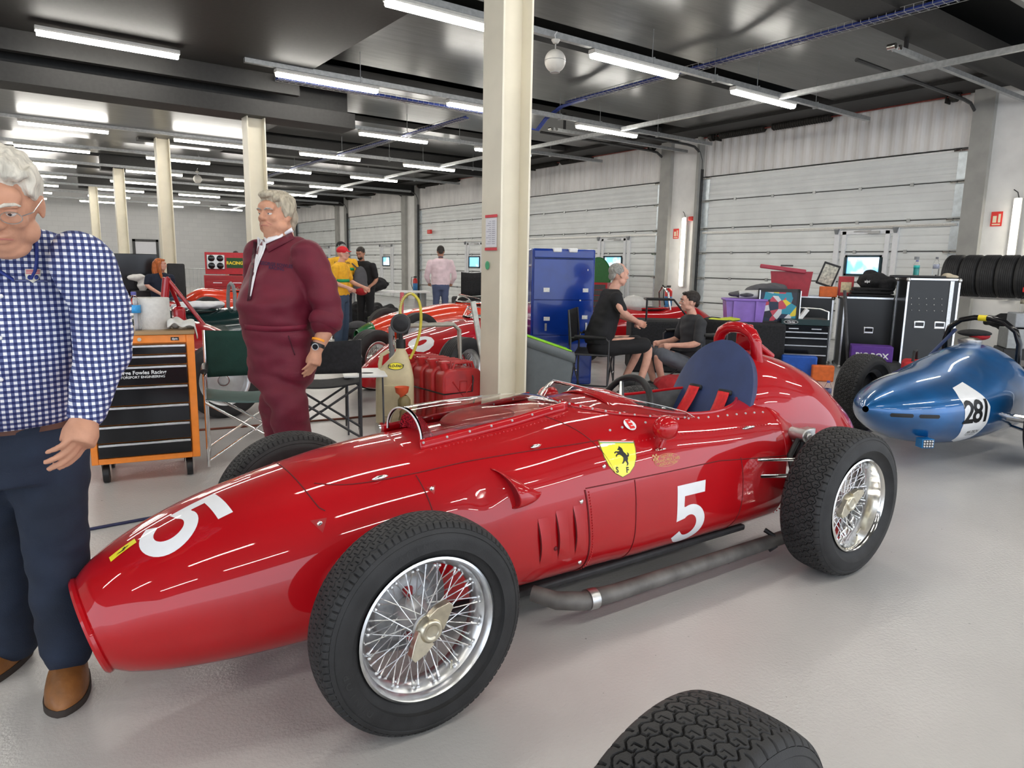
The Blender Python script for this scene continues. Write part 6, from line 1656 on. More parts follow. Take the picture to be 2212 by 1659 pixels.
# grey-haired seated person on the high chair
t, T, R, sh, hip, shm = person('grey-haired person in a black polo shirt sitting with hands clasped, right of the blue cabinet', (5.17, 5.50, 0), radians(58), 1.84, BLK, BLK, SKIN2, HAIRG, seated=True, lean=.22, headyaw=.35, headdown=.12, width=1.15, vox=.012, belly=.03, arms={-1: ((-.28, -.18, .86), (-.02, -.40, .74)), 1: ((.26, -.14, .84), (.03, -.40, .74))}, legs={-1: ((-.12, -.48, .50), (-.12, -.44, .12)), 1: ((.14, -.46, .50), (.14, -.34, .12))}, shorts=True,
    hairpts=[((0, -.026, .044), (.079, .094, .076)), ((0, .030, .088), (.052, .04, .020)), ((.070, -.018, .02), (.010, .028, .030)), ((-.070, -.018, .02), (.010, .028, .030)), ((0, -.080, -.02), (.056, .022, .045))])
t.location.z = .06
P3 = t
MB().tube([(-.005, -.375, .745), (.0, -.395, .75)], .032, n=16).build('wristband', mat('band_red', (.6, .03, .02), .5, noise=.05), t)
# young seated person in the dark gilet
GIL = cloth('charcoal_gilet', (.035, .036, .040))
t, T, R, sh, hip, shm = person('seated dark-haired person with glasses in a charcoal gilet, seen from behind', (6.42, 5.26, 0), radians(-115), 1.78, GIL, cloth('grey_shorts', (.10, .11, .13)), SKIN2, HAIRD, seated=True, headyaw=-.25, width=1.10, vox=.012, lean=.05, legs={-1: ((-.14, -.46, .46), (-.16, -.40, .12)), 1: ((.14, -.46, .46), (.12, -.40, .12))}, shorts=True, seath=.34, arms={-1: ((-.27, -.08, .60), (-.16, -.34, .56)), 1: ((.27, -.08, .60), (.16, -.34, .56))})
t.location.z = -.04
MB().tube([T(-.055, .09, .006), T(-.03, .1, .006), T(0, .1, .008), T(.03, .1, .006), T(.055, .09, .006), T(.08, 0, .01)], .0022, n=5).build('glasses', BLACK, t)
flat('back_emblem', [text_mesh('16', .085, .0)], (0, .14, .70), (-1, 0, 0), (0, 0, 1), (0, 1, 0), mat('print_grey2', (.3, .3, .3), .7, noise=.1), t, lift=.004, bvh=bvh_of(shm), cuts=.03)
chair('black folding chair under the grey-haired seated person', (5.18, 5.60, 0), radians(40), BLACKF, DKM, .60, h=.92)
chair('black folding chair with a side pouch, under the person in the gilet', (6.48, 5.30, 0), radians(-95), BLACKF, DKM, .60, h=.80, pouch=-1)
# ================================================================ other cars and paddock clutter
TYLO = None
def plain_tyre():
    prof = [(.205, -.055), (.215, -.085), (.26, -.100), (.295, -.097), (.318, -.082)]
    for k in range(-3, 4):
        y = k * .022; prof += [(.326, y - .009), (.327, y - .002), (.321, y), (.327, y + .002)] if k < 3 else [(.326, y - .009), (.327, y - .002)]
    prof += [(.318, .082), (.295, .097), (.26, .100), (.215, .085), (.205, .055)]
    return MB().lathe(prof, 56, axis='Y').mesh('plain_tyre')
PTY = plain_tyre()
def bgwheel(par, c, s, spokes=False, W=1.0, tm=None, wide=.1):
    w = mkobj('wheel', tm or PTY, RUBBER, par, loc=c, angle=.6)
    MB().lathe([(.204, s * .080), (.212, s * .088), (.198, s * .082), (.176, s * .055), (.175, -s * .07), (.205, -s * .08)], 48, axis='Y').build('rim', ALU if spokes else SILVERP, w, thick=.003)
    b = MB(); b.lathe([(0, s * .06), (.03, s * .06), (.045, s * .03), (.05, -s * .05), (0, -s * .05)], 24, axis='Y')
    if spokes:
        for k in range(40):
            a = 2 * pi * k / 40; d = .5 * (1 if k % 2 else -1)
            b.tube([(.04 * cos(a), s * (.05 if k % 4 < 2 else -.02), .04 * sin(a)), (.176 * cos(a + d), s * .03, .176 * sin(a + d))], .0022, n=5)
    else: b.lathe([(.05, s * .03), (.12, s * .01), (.176, s * .02)], 32, axis='Y')
    b.build('hub_and_spokes' if spokes else 'wheel_disc', ALU if spokes else SILVERP, w)
    return w
def racer(label, loc, rz, m, nose=None, L=3.6, wb=2.2, tabs=None, wheels=True, spokes=False, ws=True, hoop=None, w=.34, front=1, seatm=BLACK, h=1.0):
    t = thing('racing_car', label, 'racing car', loc, rz)
    TB = table(tabs or [(-.75, .10, .27, .36, .18, 2.0), (-.60, .19, .29, .44, .14, 2.1), (-.2, .29, .33, .60, .11, 2.3), (.3, w, .36, .68, .11, 2.6), (.9, w + .01, .38, .75, .11, 2.8), (1.5, w, .38, .74, .11, 2.8), (2.1, w * .95, .38, .80, .13, 2.5), (2.5, w * .7, .36, .62, .16, 2.3), (2.85, .08, .34, .40, .28, 2.0)])
    def f(x, v):
        W_, zm, zt, zb, n = TB(x); a = 2 * pi * v; c, s = cos(a), sin(a)
        return (x, W_ * abs(c) ** (2 / n) * (1 if c > 0 else -1), zm + ((zt - zm) if s > 0 else (zm - zb)) * abs(s) ** (2 / n) * (1 if s > 0 else -1))
    x0 = -.75; x1 = 2.85; xn = -.52
    b = MB(); b.grid(lambda u, v: f((xn if nose else x0) + (x1 - (xn if nose else x0)) * u, v), 44, 32, cv=True)
    if not nose: b.f.append(tuple(range(32)))
    b.f.append(tuple(44 * 32 + j for j in range(32))); body = b.build('body', m, t, angle=1.2)
    if nose:
        b = MB(); b.grid(lambda u, v: f(x0 + (xn - x0) * u, v), 8, 32, cv=True); b.build('nose_cone', nose, t, thick=.004)
        MB().ell((x0 + .05, 0, .27), (.02, .09, .08)).build('intake', BLACK, t)
    ck = MB(); ck.ell((1.35, 0, .735), (.36, .22, .045)); ck.build('cockpit', seatm, t)
    MB().tube([(1.35 + .37 * cos(a), .225 * sin(a), .755 - .0) for a in [i * pi / 16 for i in range(32)]], .012, n=6, closed=True).build('cockpit_rim', m, t)
    if ws: MB().grid(lambda u, v: (1.30 - .34 * sin(pi * u) + .08 * v, -.24 * cos(pi * u) * (1 - .1 * v), .76 + .14 * v * sin(pi * u) ** .5), 20, 5).build('windscreen', PERSPEX, t, thick=.003, angle=3)
    if hoop:
        P = [(1.85, -.16, .70), (1.86, -.16, .95), (1.86, -.10, 1.05), (1.86, 0, 1.08)]; P += [(x, -y, z) for x, y, z in P[::-1][1:]]
        MB().tube(P, .022, n=10).build('roll_hoop', hoop, t)
    if wheels:
        for x in (0, wb):
            for s in (-1, 1):
                bgwheel(t, (x, s * .60, .326), s, spokes); MB().tube([(x, s * .28, .33), (x, s * .52, .33)], .018, n=6).tube([(x + .15, s * .3, .22), (x, s * .52, .24)], .012, n=6).build('suspension_arm', DKGREY, t)
    return t, body, f
# ---- blue car, tail towards the camera side
bcar = thing('racing_car', 'metallic blue racing car with white roundel 281 at the right edge', 'racing car', (4.72, 2.37, 0))
TB = table([(0, .02, .44, .46, .42, 2.0), (.06, .09, .43, .50, .36, 2.0), (.25, .22, .41, .565, .25, 2.1), (.55, .345, .40, .635, .15, 2.2), (.9, .42, .40, .685, .105, 2.3), (1.3, .45, .40, .765, .10, 2.3), (1.65, .44, .40, .815, .10, 2.4), (1.85, .38, .40, .77, .12, 2.4)])
def bf(x, v):
    W_, zm, zt, zb, n = TB(x); a = 2 * pi * v; c, s = cos(a), sin(a)
    y = W_ * abs(c) ** (2 / n) * (1 if c > 0 else -1)
    z = zm + ((zt - zm) if s > 0 else (zm - zb)) * abs(s) ** (2 / n) * (1 if s > 0 else -1)
    if s > 0 and abs(y) < W_: z -= .10 * min(1, x) * (abs(y) / W_) ** 1.2 * (1 - (abs(y) / W_) ** 6) * .9
    return (x, y, z)
b = MB(); b.grid(lambda u, v: bf(.002 + 1.845 * u ** 1.2, v), 60, 64, cv=True); b.f.append(tuple(60 * 64 + j for j in range(64))); bb_ = b.build('tail_body', BLUECAR, bcar, angle=1.2)
BB = bvh_of(bb_)
RN = Vector((-.25, -1, .10)); RO = (.74, -.42, .395)
ROUND = mat('roundel_white', (.80, .81, .82), .35, coat=.5, noise=.02)
flat('roundel', [[(-.02, .20), (.06, .215), (.12, .13), (.17, .04), (.165, -.08), (.12, -.19), (.04, -.225), (-.05, -.20), (-.10, -.10), (-.115, .03), (-.13, .12), (-.10, .185)]], RO, (1, -.1, 0), (0, .1, 1), RN, ROUND, bcar, bvh=BB, lift=.002)
flat('number_281', [text_mesh('281', .225, .005, 0, 'CENTER', .82)], (RO[0] + .025, RO[1], RO[2] + .01), (1, -.1, .0), (0, .1, 1), RN, BK, bcar, bvh=BB, lift=.004, cuts=.04)
flat('sponsor_lettering', [text_mesh('HI-TECH', .032, .0004, .3), text_mesh('________', .02, .0), ([(v[0], v[1] - .022, 0) for v in text_mesh('MOTORSPORT', .016, .0)[0]], text_mesh('MOTORSPORT', .016, .0)[1])], (RO[0] + .045, RO[1], RO[2] - .135), (1, -.1, .0), (0, .1, 1), RN, BK, bcar, bvh=BB, lift=.004, cuts=.06)
for x, z in ((.10, .42), (.33, .40)):
    flat('cooling_slot', [[(-.075, -.013), (-.084, 0), (-.075, .013), (.075, .013), (.084, 0), (.075, -.013)]], (x, -.3, z), (1, -.35, -.06), (0, 0, 1), (-.5, -1, .1), BLACK, bcar, bvh=BB, lift=.002)
lt = MB().bx(-.045, .045, -.07, .0, -.032, .032).build('rain_light', mat('light_blue_case', (.01, .18, .45), .4, noise=.1), bcar, bevel=.004, loc=(.42, -.20, .20), rot=(0, 0, -.5))
b = MB()
for i in range(4):
    for j in range(3): b.ell((-.030 + .02 * i, -.072, -.018 + .018 * j), .0065, 8, 6)
b.build('lamp_lens', WHITEG, lt)
MB().bx(-.038, .038, -.0715, -.069, -.027, .027).build('lamp_panel', DKGREY, lt)
flat('white_patch', [circle(0, 0, .07, .10)], (.62, .20, .6), (1, 0, 0), (0, 1, 0), (0, 0, 1), ROUND, bcar, bvh=BB, lift=.002)
MB().lathe([(.0, .0), (.075, 0), (.085, .02), (.085, .04), (.05, .055), (0, .06)], 28).build('fuel_cap', STEEL, bcar, loc=(1.60, .02, .80))
MB().ell((1.72, .0, .865), (.10, .07, .035)).build('cap_cloth', REDF, bcar)
MB().ell((1.72, .04, .885), (.13, .12, .03)).build('black_pad', BLACKF, bcar)
P = [(1.78, -.27, .62), (1.76, -.27, .82), (1.745, -.24, .92), (1.74, -.16, .985), (1.74, -.06, 1.01), (1.74, .06, 1.01), (1.74, .16, .985), (1.745, .24, .92), (1.76, .27, .82), (1.78, .27, .66)]
rh = MB().tube(P, .022, n=12).build('roll_hoop', BLACKG, bcar)
MB().tube([(1.74, -.03, 1.01), (1.74, .03, 1.01)], .0245, n=12).build('yellow_marker', YELLOW, rh)
MB().tube([(1.76, .20, .90), (1.45, .30, .62)], .014).build('hoop_stay', NAVY, bcar)
for s in (-1, 1):
    w = mkobj('rear_wheel', tyR, RUBBER, bcar, loc=(1.32, s * .70, RR_), angle=.6)
    MB().lathe([(.206, s * .08), (.212, s * .088), (.19, s * .085), (.176, s * .02), (.176, -s * .05), (.206, -s * .08)], 48, axis='Y').lathe([(0, .0), (.176, .0)], 48, axis='Y').build('rim', DKM, w, thick=.004)
    MB().tube([(1.22, s * .3, .33), (1.22, s * .6, .33)], .03).tube([(1.5, s * .35, .22), (1.22, s * .6, .24)], .012, n=6).build('suspension_arm', CHROME, bcar)
sp = MB(); sp.cyl((1.85, -.46, .35), (1.75, -.40, .66), .03, n=12)
for i in range(9):
    c = Vector((1.85, -.46, .35)).lerp(Vector((1.75, -.40, .66)), .1 + .09 * i); sp.tube([c + Vector((.045 * cos(q * pi / 6), .045 * sin(q * pi / 6), .0)) for q in range(12)], .008, n=5, closed=True)
sp.build('coil_spring', BLACK, bcar); MB().ell((1.75, -.40, .69), .045).build('spring_mount', STEEL, bcar)
MB().tube([(1.7, -.38, .26), (2.3, -.62, .25)], .014).tube([(1.7, -.38, .46), (2.3, -.60, .48)], .012).build('radius_rod', CHROME, bcar)
e = MB(); e.box((2.3, 0, .42), (.5, .5, .4)); 
for i in range(8): e.cyl((2.1 + .05 * i, -.32 + .02 * (i % 3), .45), (2.14 + .05 * i, -.36, .60), .02, n=8)
e.build('engine', DKM, bcar, bevel=.02); MB().tube([(2.0, -.3, .62), (2.2, -.34, .70), (2.35, -.3, .6)], .02).build('engine_hose', BLACKG, bcar)

# ---- red car behind with the bare wire wheel, and the one with the green nose
t, body, f = racer('red racing car with white number 0 and spoked wheel, behind the fuel jug', (3.50, 6.50, 0), radians(22), RED, None, spokes=True, w=.36)
bv = bvh_of(body)
flat('number_0', [text_mesh('0', .42, .02)], (-.12, -.16, .5), (0, -1, .2), (1, 0, .3), (-.3, -.3, 1), NUMW, t, bvh=bv, lift=.003, cuts=.04)
t, body, f = racer('orange-red racing car with a green nose ring behind the fuel jug', (5.12, 9.95, 0), radians(-3), ORCAR, GREEN, spokes=False, w=.33, hoop=None)
bv = bvh_of(body)
flat('number_patch', [circle(0, 0, .14, .10)], (.02, -.05, .6), (1, 0, 0), (0, 1, 0), (0, 0, 1), NUMW, t, bvh=bv, lift=.003)
# ---- left group: deep red car with triangular hoop, orange car, dark car
t, body, f = racer('deep red racing car with a triangular roll frame, behind the orange trolley', (-.64, 7.05, 0), radians(-1), RED2, None, wheels=True, w=.36)
MB().tube([(1.84, .04, .74), (1.90, .02, 1.20)], .035).build('roll_frame', RED2, t)
MB().tube([(1.90, .02, 1.20), (2.22, -.10, .70)], .018).tube([(1.90, .02, 1.20), (2.10, .24, .72)], .018).build('frame_stay', RED2, t)
MB().box((1.98, .0, .86), (.10, .16, .16)).build('headrest', RED2, t, bevel=.03)
t, body, f = racer('low orange racing car body behind the red-haired person', (5.6, 15.9, 0), radians(184), ORCAR, None, hoop=None)
t, body, f = racer('dark green racing car with a grey roll hoop marked yellow, behind the person in maroon', (.58, 9.45, 0), radians(0), mat('dark_green_paint', (.005, .025, .025), .2, coat=1, noise=.1), None, hoop=GREY)
t, body, f = racer('far red racing car body at the left behind the gingham shirt', (2.75, 13.2, 0), radians(180), RED, None)

# ---- helpers for stands, boxes
def boxthing(name, label, cat, loc, size, m, rz=0, bevel=.01, group=None, extra=None):
    t = thing(name, label, cat, loc, rz, group); w, d, h = size
    MB().bx(-w / 2, w / 2, -d / 2, d / 2, 0, h).build('body', m, t, bevel=bevel)
    if extra: extra(t, w, d, h)
    return t
def flightcase(label, loc, rz, w, d, h, hinge=False, handles=1, badge=False):
    t = thing('flight_case', label, 'flight case', loc, rz, 'black flight cases by the door')
    MB().bx(-w/2 + .01, w/2 - .01, -d/2 + .01, d/2 - .01, .02, h - .01).build('panels', BLACKL, t)
    e = MB(); q = .022
    for sx in (-1, 1):
        for sy in (-1, 1): e.bx(sx * w/2 - (q if sx > 0 else 0), sx * w/2 + (q if sx < 0 else 0), sy * d/2 - (q if sy > 0 else 0), sy * d/2 + (q if sy < 0 else 0), 0, h)
    for z in (0, h - q):
        for sy in (-1, 1): e.bx(-w/2, w/2, sy * d/2 - (q if sy > 0 else 0), sy * d/2 + (q if sy < 0 else 0), z, z + q)
        for sx in (-1, 1): e.bx(sx * w/2 - (q if sx > 0 else 0), sx * w/2 + (q if sx < 0 else 0), -d/2, d/2, z, z + q)
    e.build('edge_trim', ALU, t, smooth=False)
    for sx in (-1, 1):
        for sy in (-1, 1):
            for z in (0.02, h - .02): MB().ell((sx * (w/2 - .01), sy * (d/2 - .01), z), .03, 10, 8).build('ball_corner', STEEL, t)
    for i in range(handles):
        x = (-.12 + .24 * i) if handles > 1 else .02
        o = MB().bx(x - .065, x + .065, -d/2 - .006, -d/2 + .012, h * .50, h * .50 + .10).build('recessed_handle', ALU, t, bevel=.012)
        MB().bx(x - .05, x + .05, -d/2 - .010, -d/2, h * .50 + .03, h * .50 + .08).build('handle_cup', BLACKG, o)
    if hinge:
        MB().bx(w/2 - .12, w/2 - .075, -d/2 - .004, -d/2 + .01, .05, h - .03).build('piano_hinge', STEEL, t)
        r = MB()
        for j, z in enumerate((h * .80, h * .74, h * .68)):
            for i in range(5): r.ell((-w/2 + .06 + .09 * i + .01 * j, -d/2 + .006, z), .008, 8, 6)
        r.build('rivets', STEEL, t)
    if badge: MB().bx(w/2 - .012, w/2 + .002, -.06, .07, h * .78, h * .84).build('maker_badge', LGREY, t)
    return t
BLACKL = mat('black_laminate', (.012, .013, .014), .28, noise=.12, nscale=5)
_before = set(bpy.data.objects)
fr = radians(-58)
flightcase('tallest black flight case, with two handles and a hinge, beside the tyre rack', (10.15, 4.30, 0), fr + radians(8), .62, .50, 1.30, True, 2, True)
flightcase('middle black flight case under the black jacket', (10.25, 5.15, 0), fr + radians(4), .66, .60, 1.02)
flightcase('left black flight case under the red box', (10.15, 6.00, 0), fr, .70, .60, 1.00, handles=0)
flightcase('far right part of black flight case behind the pole', (11.0, 5.35, 0), fr, .50, .50, 1.02, handles=0)
ZC = 1.30
tag(MB().box((10.05, 4.40, 1.318), (.62, .34, .035), rz=fr).build('black_tray', BLACK, bevel=.01), 'flat black tray lying on the tallest flight case', 'tray')
b_ = bottle('spray_bottle', 'spray bottle with turquoise liquid on the tallest flight case', (10.05, 4.42, 1.336), lab=(.02, .40, .38), h=.20, r=.036, cap=(.3, .32, .33))
MB().box((-.02, 0, .225), (.08, .03, .04)).build('trigger', GREY, b_); MB().lathe([(0, .004), (.034, .004), (.034, .11), (0, .112)], 20).build('liquid', mat('teal_liquid', (.02, .35, .33), .3, noise=.05), b_)
bottle('water_bottle', 'clear water bottle on the tallest flight case next to the spray bottle', (10.15, 4.22, 1.30), lab=(.3, .32, .4), h=.28, r=.038, cap=(.1, .1, .12))
tag(weld(MB().ell((10.25, 4.08, 1.325), (.13, .10, .03)).ell((10.22, 4.10, 1.345), (.07, .06, .03)), 'rag', mat('rag_cream', (.55, .48, .36), .9, noise=.1), None, vox=.01, smooth=2), 'crumpled cream rag on the corner of the tallest flight case', 'cloth')
# red lidded box etc. on the lower cases
t = thing('plastic_box', 'large open red plastic box with its lid ajar on the left flight case', 'box', (9.85, 6.12, 1.0), fr); t.scale = (1.25, 1.1, 1.2)
MB().prism([(-.20, 0), (.20, 0), (.235, .30), (-.235, .30)], .38, lambda u, v, w: (u, w - .19, v)).build('box_body', mat('box_red', (.36, .015, .03), .35, noise=.08), t)
MB().box((-.10, -.02, .33), (.52, .44, .05), ry=radians(7)).build('lid', mat('box_lid', (.42, .04, .07), .35, noise=.08), t, bevel=.012); MB().box((-.06, -.02, .37), (.14, .05, .02)).build('lid_handle', DKGREY, t)
boxthing('plastic_box', 'small orange plastic box beside the big red box', 'box', (10.0, 5.60, 1.0), (.24, .20, .15), mat('box_orange', (.65, .13, .02), .5, noise=.1), fr, .01)
boxthing('cardboard_box', 'red printed cardboard box behind the orange box', 'box', (10.25, 5.48, 1.02), (.20, .22, .28), mat('box_print', (.45, .03, .04), .5, noise=.1), fr, .006, extra=lambda t, w, d, h: MB().bx(-.07, .07, -d/2 - .003, -d/2, .05, .20).build('printed_label', mat('label_cream', (.65, .55, .35), .5, noise=.2, nscale=30), t))
t = thing('picture_frame', 'tilted black framed picture leaning behind the orange box', 'picture', (10.1, 5.68, 1.15), fr)
MB().box((0, .02, .17), (.24, .02, .34), ry=radians(18)).build('frame', BLACK, t, bevel=.008); MB().box((0, .007, .17), (.19, .004, .28), ry=radians(18)).build('print', mat('grey_print', (.5, .5, .42), .4, noise=.4, nscale=25), t)
weldt = weld(MB().ell((10.2, 5.05, 1.24), (.20, .22, .13)).ell((10.2, 4.85, 1.20), (.14, .12, .12)).ell((10.2, 5.10, 1.34), (.10, .10, .06)), 'jacket', BLACKF, None, vox=.014, smooth=4, disp=wrinkle(.01, 20))
tag(weldt, 'bunched black jacket with white lettering on the stacked black cases', 'jacket')
flat('jacket_lettering', [text_mesh('alpine', .05, .001)], (10.02, 5.02, 1.24), (-VF.x * 0 + .5, -.86, 0), (0, 0, 1), (-.86, -.5, 0), LET, weldt, lift=.02)
for i in range(3):
    tag(MB().box((10.15 + .01 * i, 5.05, 1.045 + .045 * i), (.56 - .03 * i, .44, .036), rz=fr).build('laptop_case', BLACKF, bevel=.012), ['bottom flat black case of the stack under the black jacket', 'middle flat black case of the stack under the black jacket', 'top flat black case of the stack under the black jacket'][i], 'case', 'flat black cases in a stack')
for o in set(bpy.data.objects) - _before:
    if o.parent is None: o.location = o.location + Vector((-.11, .085, 0))
tag(MB().tube([(9.3, 4.95, 0), (9.28, 5.10, 1.12)], .022, n=8).build('pole', DKGREY), 'dark grey pole standing in front of the flight cases', 'pole')
# low tool chest
tc_ = thing('tool_chest', 'black tool chest with silver drawer pulls in front of the flight cases', 'tool chest', (8.75, 5.35, 0), radians(-50))
MB().bx(-.30, .30, -.22, .22, .08, .66).build('chest_body', BLACKG, tc_, bevel=.01)
MB().bx(-.30, .30, -.225, .22, .66, .74).build('top_tray', mat('dark_teal', (.008, .03, .032), .35, noise=.1), tc_, bevel=.006)
z = .655
for i, hh in enumerate((.075, .075, .10, .12, .13)):
    d = MB().bx(-.285, .285, -.230, -.215, z - hh + .005, z).build('drawer', BLACKG, tc_, bevel=.002)
    if i == 0:
        for x in (-.14, .14): MB().bx(x - .06, x + .06, -.245, -.230, z - .045, z - .033).build('drawer_pull', ALU, d)
    else: MB().bx(-.28, .28, -.245, -.230, z - .018, z - .004).build('drawer_pull', ALU, d)
    z -= hh
MB().tube([(.28, -.20, .74), (.28, -.19, .84), (.20, -.05, .87), (-.15, .18, .87)], .012).build('push_handle', ALU, tc_)
flat('maker_badge', [circle(0, 0, .09, .028)], (-.18, -.2265, .70), (1, 0, 0), (0, 0, 1), (0, -1, 0), LGREY, tc_); flat('maker_badge', [circle(0, 0, .083, .022)], (-.18, -.2265, .70), (1, 0, 0), (0, 0, 1), (0, -1, 0), BLACK, tc_, lift=.003)
flat('maker_lettering', [text_mesh('Clarke', .035, .0008, .2)], (-.18, -.2265, .70), (1, 0, 0), (0, 0, 1), (0, -1, 0), LET, tc_, lift=.004)
for x, y in ((-.25, -.17), (.25, -.17), (-.25, .17), (.25, .17)): MB().cyl((x, y - .015, .04), (x, y + .015, .04), .04, n=16).build('castor', BLACK, tc_)
tag(MB().box((8.70, 5.32, .80), (.05, .10, .16), rz=radians(-50), ry=.6).build('spray_can_box', WHITE, bevel=.006), 'small white and red carton standing tilted on the black tool chest', 'carton')
boxthing('tool_case', 'bright blue plastic case on the floor by the tool chest', 'case', (8.25, 5.05, .0), (.42, .14, .30), mat('case_blue', (.01, .08, .40), .45, noise=.1), radians(-50), .02)
boxthing('tool_case', 'orange plastic case leaning before the blue case', 'case', (8.35, 4.78, .0), (.26, .12, .20), mat('box_orange'), radians(-50), .015)
boxthing('plastic_box', 'purple BIG BOX carton on the floor beside the dark pole', 'box', (9.45, 4.75, .20), (.50, .30, .20), mat('purple_card', (.10, .03, .26), .5, noise=.08), radians(-58), .008, extra=lambda t, w, d, h: flat('box_lettering', [text_mesh('BIG BOX', .10, .003)], (0, -d / 2 - .001, .07), (1, 0, 0), (0, 0, 1), (0, -1, 0), LET, t))
tag(MB().lathe([(.18, 0), (.30, 0), (.33, .03), (.33, .17), (.30, .20), (.18, .20)], 40, (9.45, 4.70, 0), closed=True).build('tyre', RUBBER), 'tyre lying flat under the purple carton', 'tyre')
bottle('water_bottle', 'clear water bottle standing on the floor between the red tail and the blue car', (6.95, 3.90, 0), lab=(.12, .12, .25), h=.24, r=.036, cap=(.1, .12, .4))
t = thing('tool_bag', 'red and black tool bag behind the blue car', 'bag', (8.7, 3.85, 0), .3)
MB().box((0, 0, .24), (.42, .24, .22), rz=.2).build('bag', mat('bag_red', (.50, .015, .02), .6, noise=.2), t, bevel=.04); MB().tube([(-.15, 0, .34), (-.1, 0, .46), (.1, 0, .46), (.15, 0, .34)], .016).build('handle', BLACK, t); MB().box((0, 0, .10), (.5, .3, .12)).build('base', BLACK, t, bevel=.02)
# black bench with purple crate, poster board, fabrics
boxthing('draped_bench', 'long bench under a black cover behind the roll hoop', 'bench', (7.72, 6.18, 0), (2.0, .70, .68), BLACKF, radians(-40), .03)
PUR = mat('purple_plastic', (.26, .14, .52), .3, noise=.12, nscale=6)
t = thing('plastic_crate', 'translucent purple plastic crate on the black bench', 'crate', (8.22, 5.92, .68), radians(-45)); t.scale = (1.2, 1.2, 1.1)
MB().prism([(-.19, 0), (.19, 0), (.215, .26), (-.215, .26)], .30, lambda u, v, w: (u, w - .15, v)).build('crate_body', PUR, t); MB().box((0, 0, .265), (.46, .34, .03)).build('crate_rim', PUR, t, bevel=.008)
for x in (-.12, .12): MB().bx(x - .015, x + .015, -.172, -.16, .02, .25).build('crate_rib', PUR, t)
tag(weld(MB().ell((8.30, 5.95, 1.04), (.26, .22, .05)).ell((8.62, 5.78, 1.12), (.28, .18, .08)).ell((8.46, 5.86, 1.10), (.22, .16, .07)), 'jacket', GRYF, None, vox=.014, smooth=4, disp=wrinkle(.012, 14)), 'dark grey jacket draped over the purple crate', 'jacket')
t = thing('helmet_bag', 'light grey rolled towel on the purple crate', 'towel', (8.18, 5.86, .99)); MB().tube([(-.08, .06, .05), (.12, -.14, .06)], .055, n=16).build('roll', LGREY, t)
PST = mat('poster_print', (.1, .12, .2), .3, noise=.2)
nd, lk = nodes(PST); vo = nd.new('ShaderNodeTexVoronoi'); vo.inputs['Scale'].default_value = 11; tcp = nd.new('ShaderNodeTexCoord'); lk(tcp.outputs['Object'], vo.inputs['Vector'])
cr = nd.new('ShaderNodeValToRGB'); cr.color_ramp.interpolation = 'CONSTANT'; el = cr.color_ramp.elements; el[0].color = (.01, .02, .05, 1); el[1].position = .35; el[1].color = (.02, .25, .35, 1)
for p_, c_ in ((.48, (.5, .05, .08)), (.58, (.6, .6, .62)), (.66, (.7, .55, .03)), (.74, (.01, .01, .02)), (.86, (.12, .06, .05))): q_ = el.new(p_); q_.color = (*c_, 1)
lk(vo.outputs['Color'], cr.inputs[0]); lk(cr.outputs[0], nd['Principled BSDF'].inputs['Base Color'])
t = thing('poster_board', 'framed board with a colourful motorcycle racing picture on the black bench', 'picture', (8.42, 5.52, .68), radians(-42)); t.scale = (1.12, 1, 1.12)
MB().bx(-.24, .24, 0, .02, 0, .02).bx(-.24, .24, 0, .02, .36, .40).bx(-.24, -.21, 0, .02, 0, .40).bx(.21, .24, 0, .02, 0, .40).build('frame', BLACK, t); MB().bx(-.21, .21, .004, .012, .02, .36).build('picture', PST, t)
for x in (-.225, .245): MB().cyl((x, -.01, 0), (x, -.01, .38), .008, n=8).build('prop_rod', ALU, t)
tag(weld(MB().ell((7.82, 5.98, .70), (.20, .12, .025)).ell((7.95, 5.88, .71), (.12, .08, .03)), 'cloth', mat('cloth_lime', (.55, .62, .06), .9, noise=.1), None, vox=.01, smooth=2, disp=wrinkle(.01, 30)), 'yellow-green cloth lying on the black cover', 'cloth')
# wheel in the foreground of the red and white car, screen bubble, clear case
t, body, f = racer('red and white racing car behind the two seated people', (6.95, 8.15, 0), radians(-18), RED, WHITEG, wheels=True, ws=False, w=.34)
MB().ell((1.15, 0, .80), (.20, .22, .16)).build('clear_bubble', mat('frosted_screen', (.75, .75, .72), .25, noise=.05, alpha=.55), t)
MB().tube([(1.7, -.16, .72), (1.66, -.14, 1.0), (1.64, 0, 1.10), (1.66, .14, 1.0), (1.7, .16, .72)], .018, n=10).build('roll_hoop', CHROME, t)
t = thing('display_case', 'open clear plastic lid with black edges on the black cover', 'case', (7.15, 6.35, .68), radians(-40)); 
for a_, b2_ in (((-.25, 0, 0), (-.25, 0, .28)), ((-.25, 0, .28), (.1, 0, .28)), ((.1, 0, .28), (.32, 0, .02)), ((-.25, 0, 0), (.32, 0, 0)), ((-.25, .3, .28), (-.25, 0, .28)), ((.1, .3, .28), (.1, 0, .28)), ((-.25, .3, .28), (.1, .3, .28))): MB().tube([a_, b2_], .014, n=6).build('edge', BLACK, t)
# red fabric bag on the floor
tag(weld(MB().ell((5.88, 5.05, .12), (.26, .20, .12)).ell((6.02, 5.0, .10), (.16, .16, .10)), 'bag', mat('bag_fabric_red', (.36, .015, .02), .8, noise=.15), None, vox=.014, smooth=4, disp=wrinkle(.015, 14)), 'crumpled red fabric bag on the floor behind the steering wheel', 'bag')
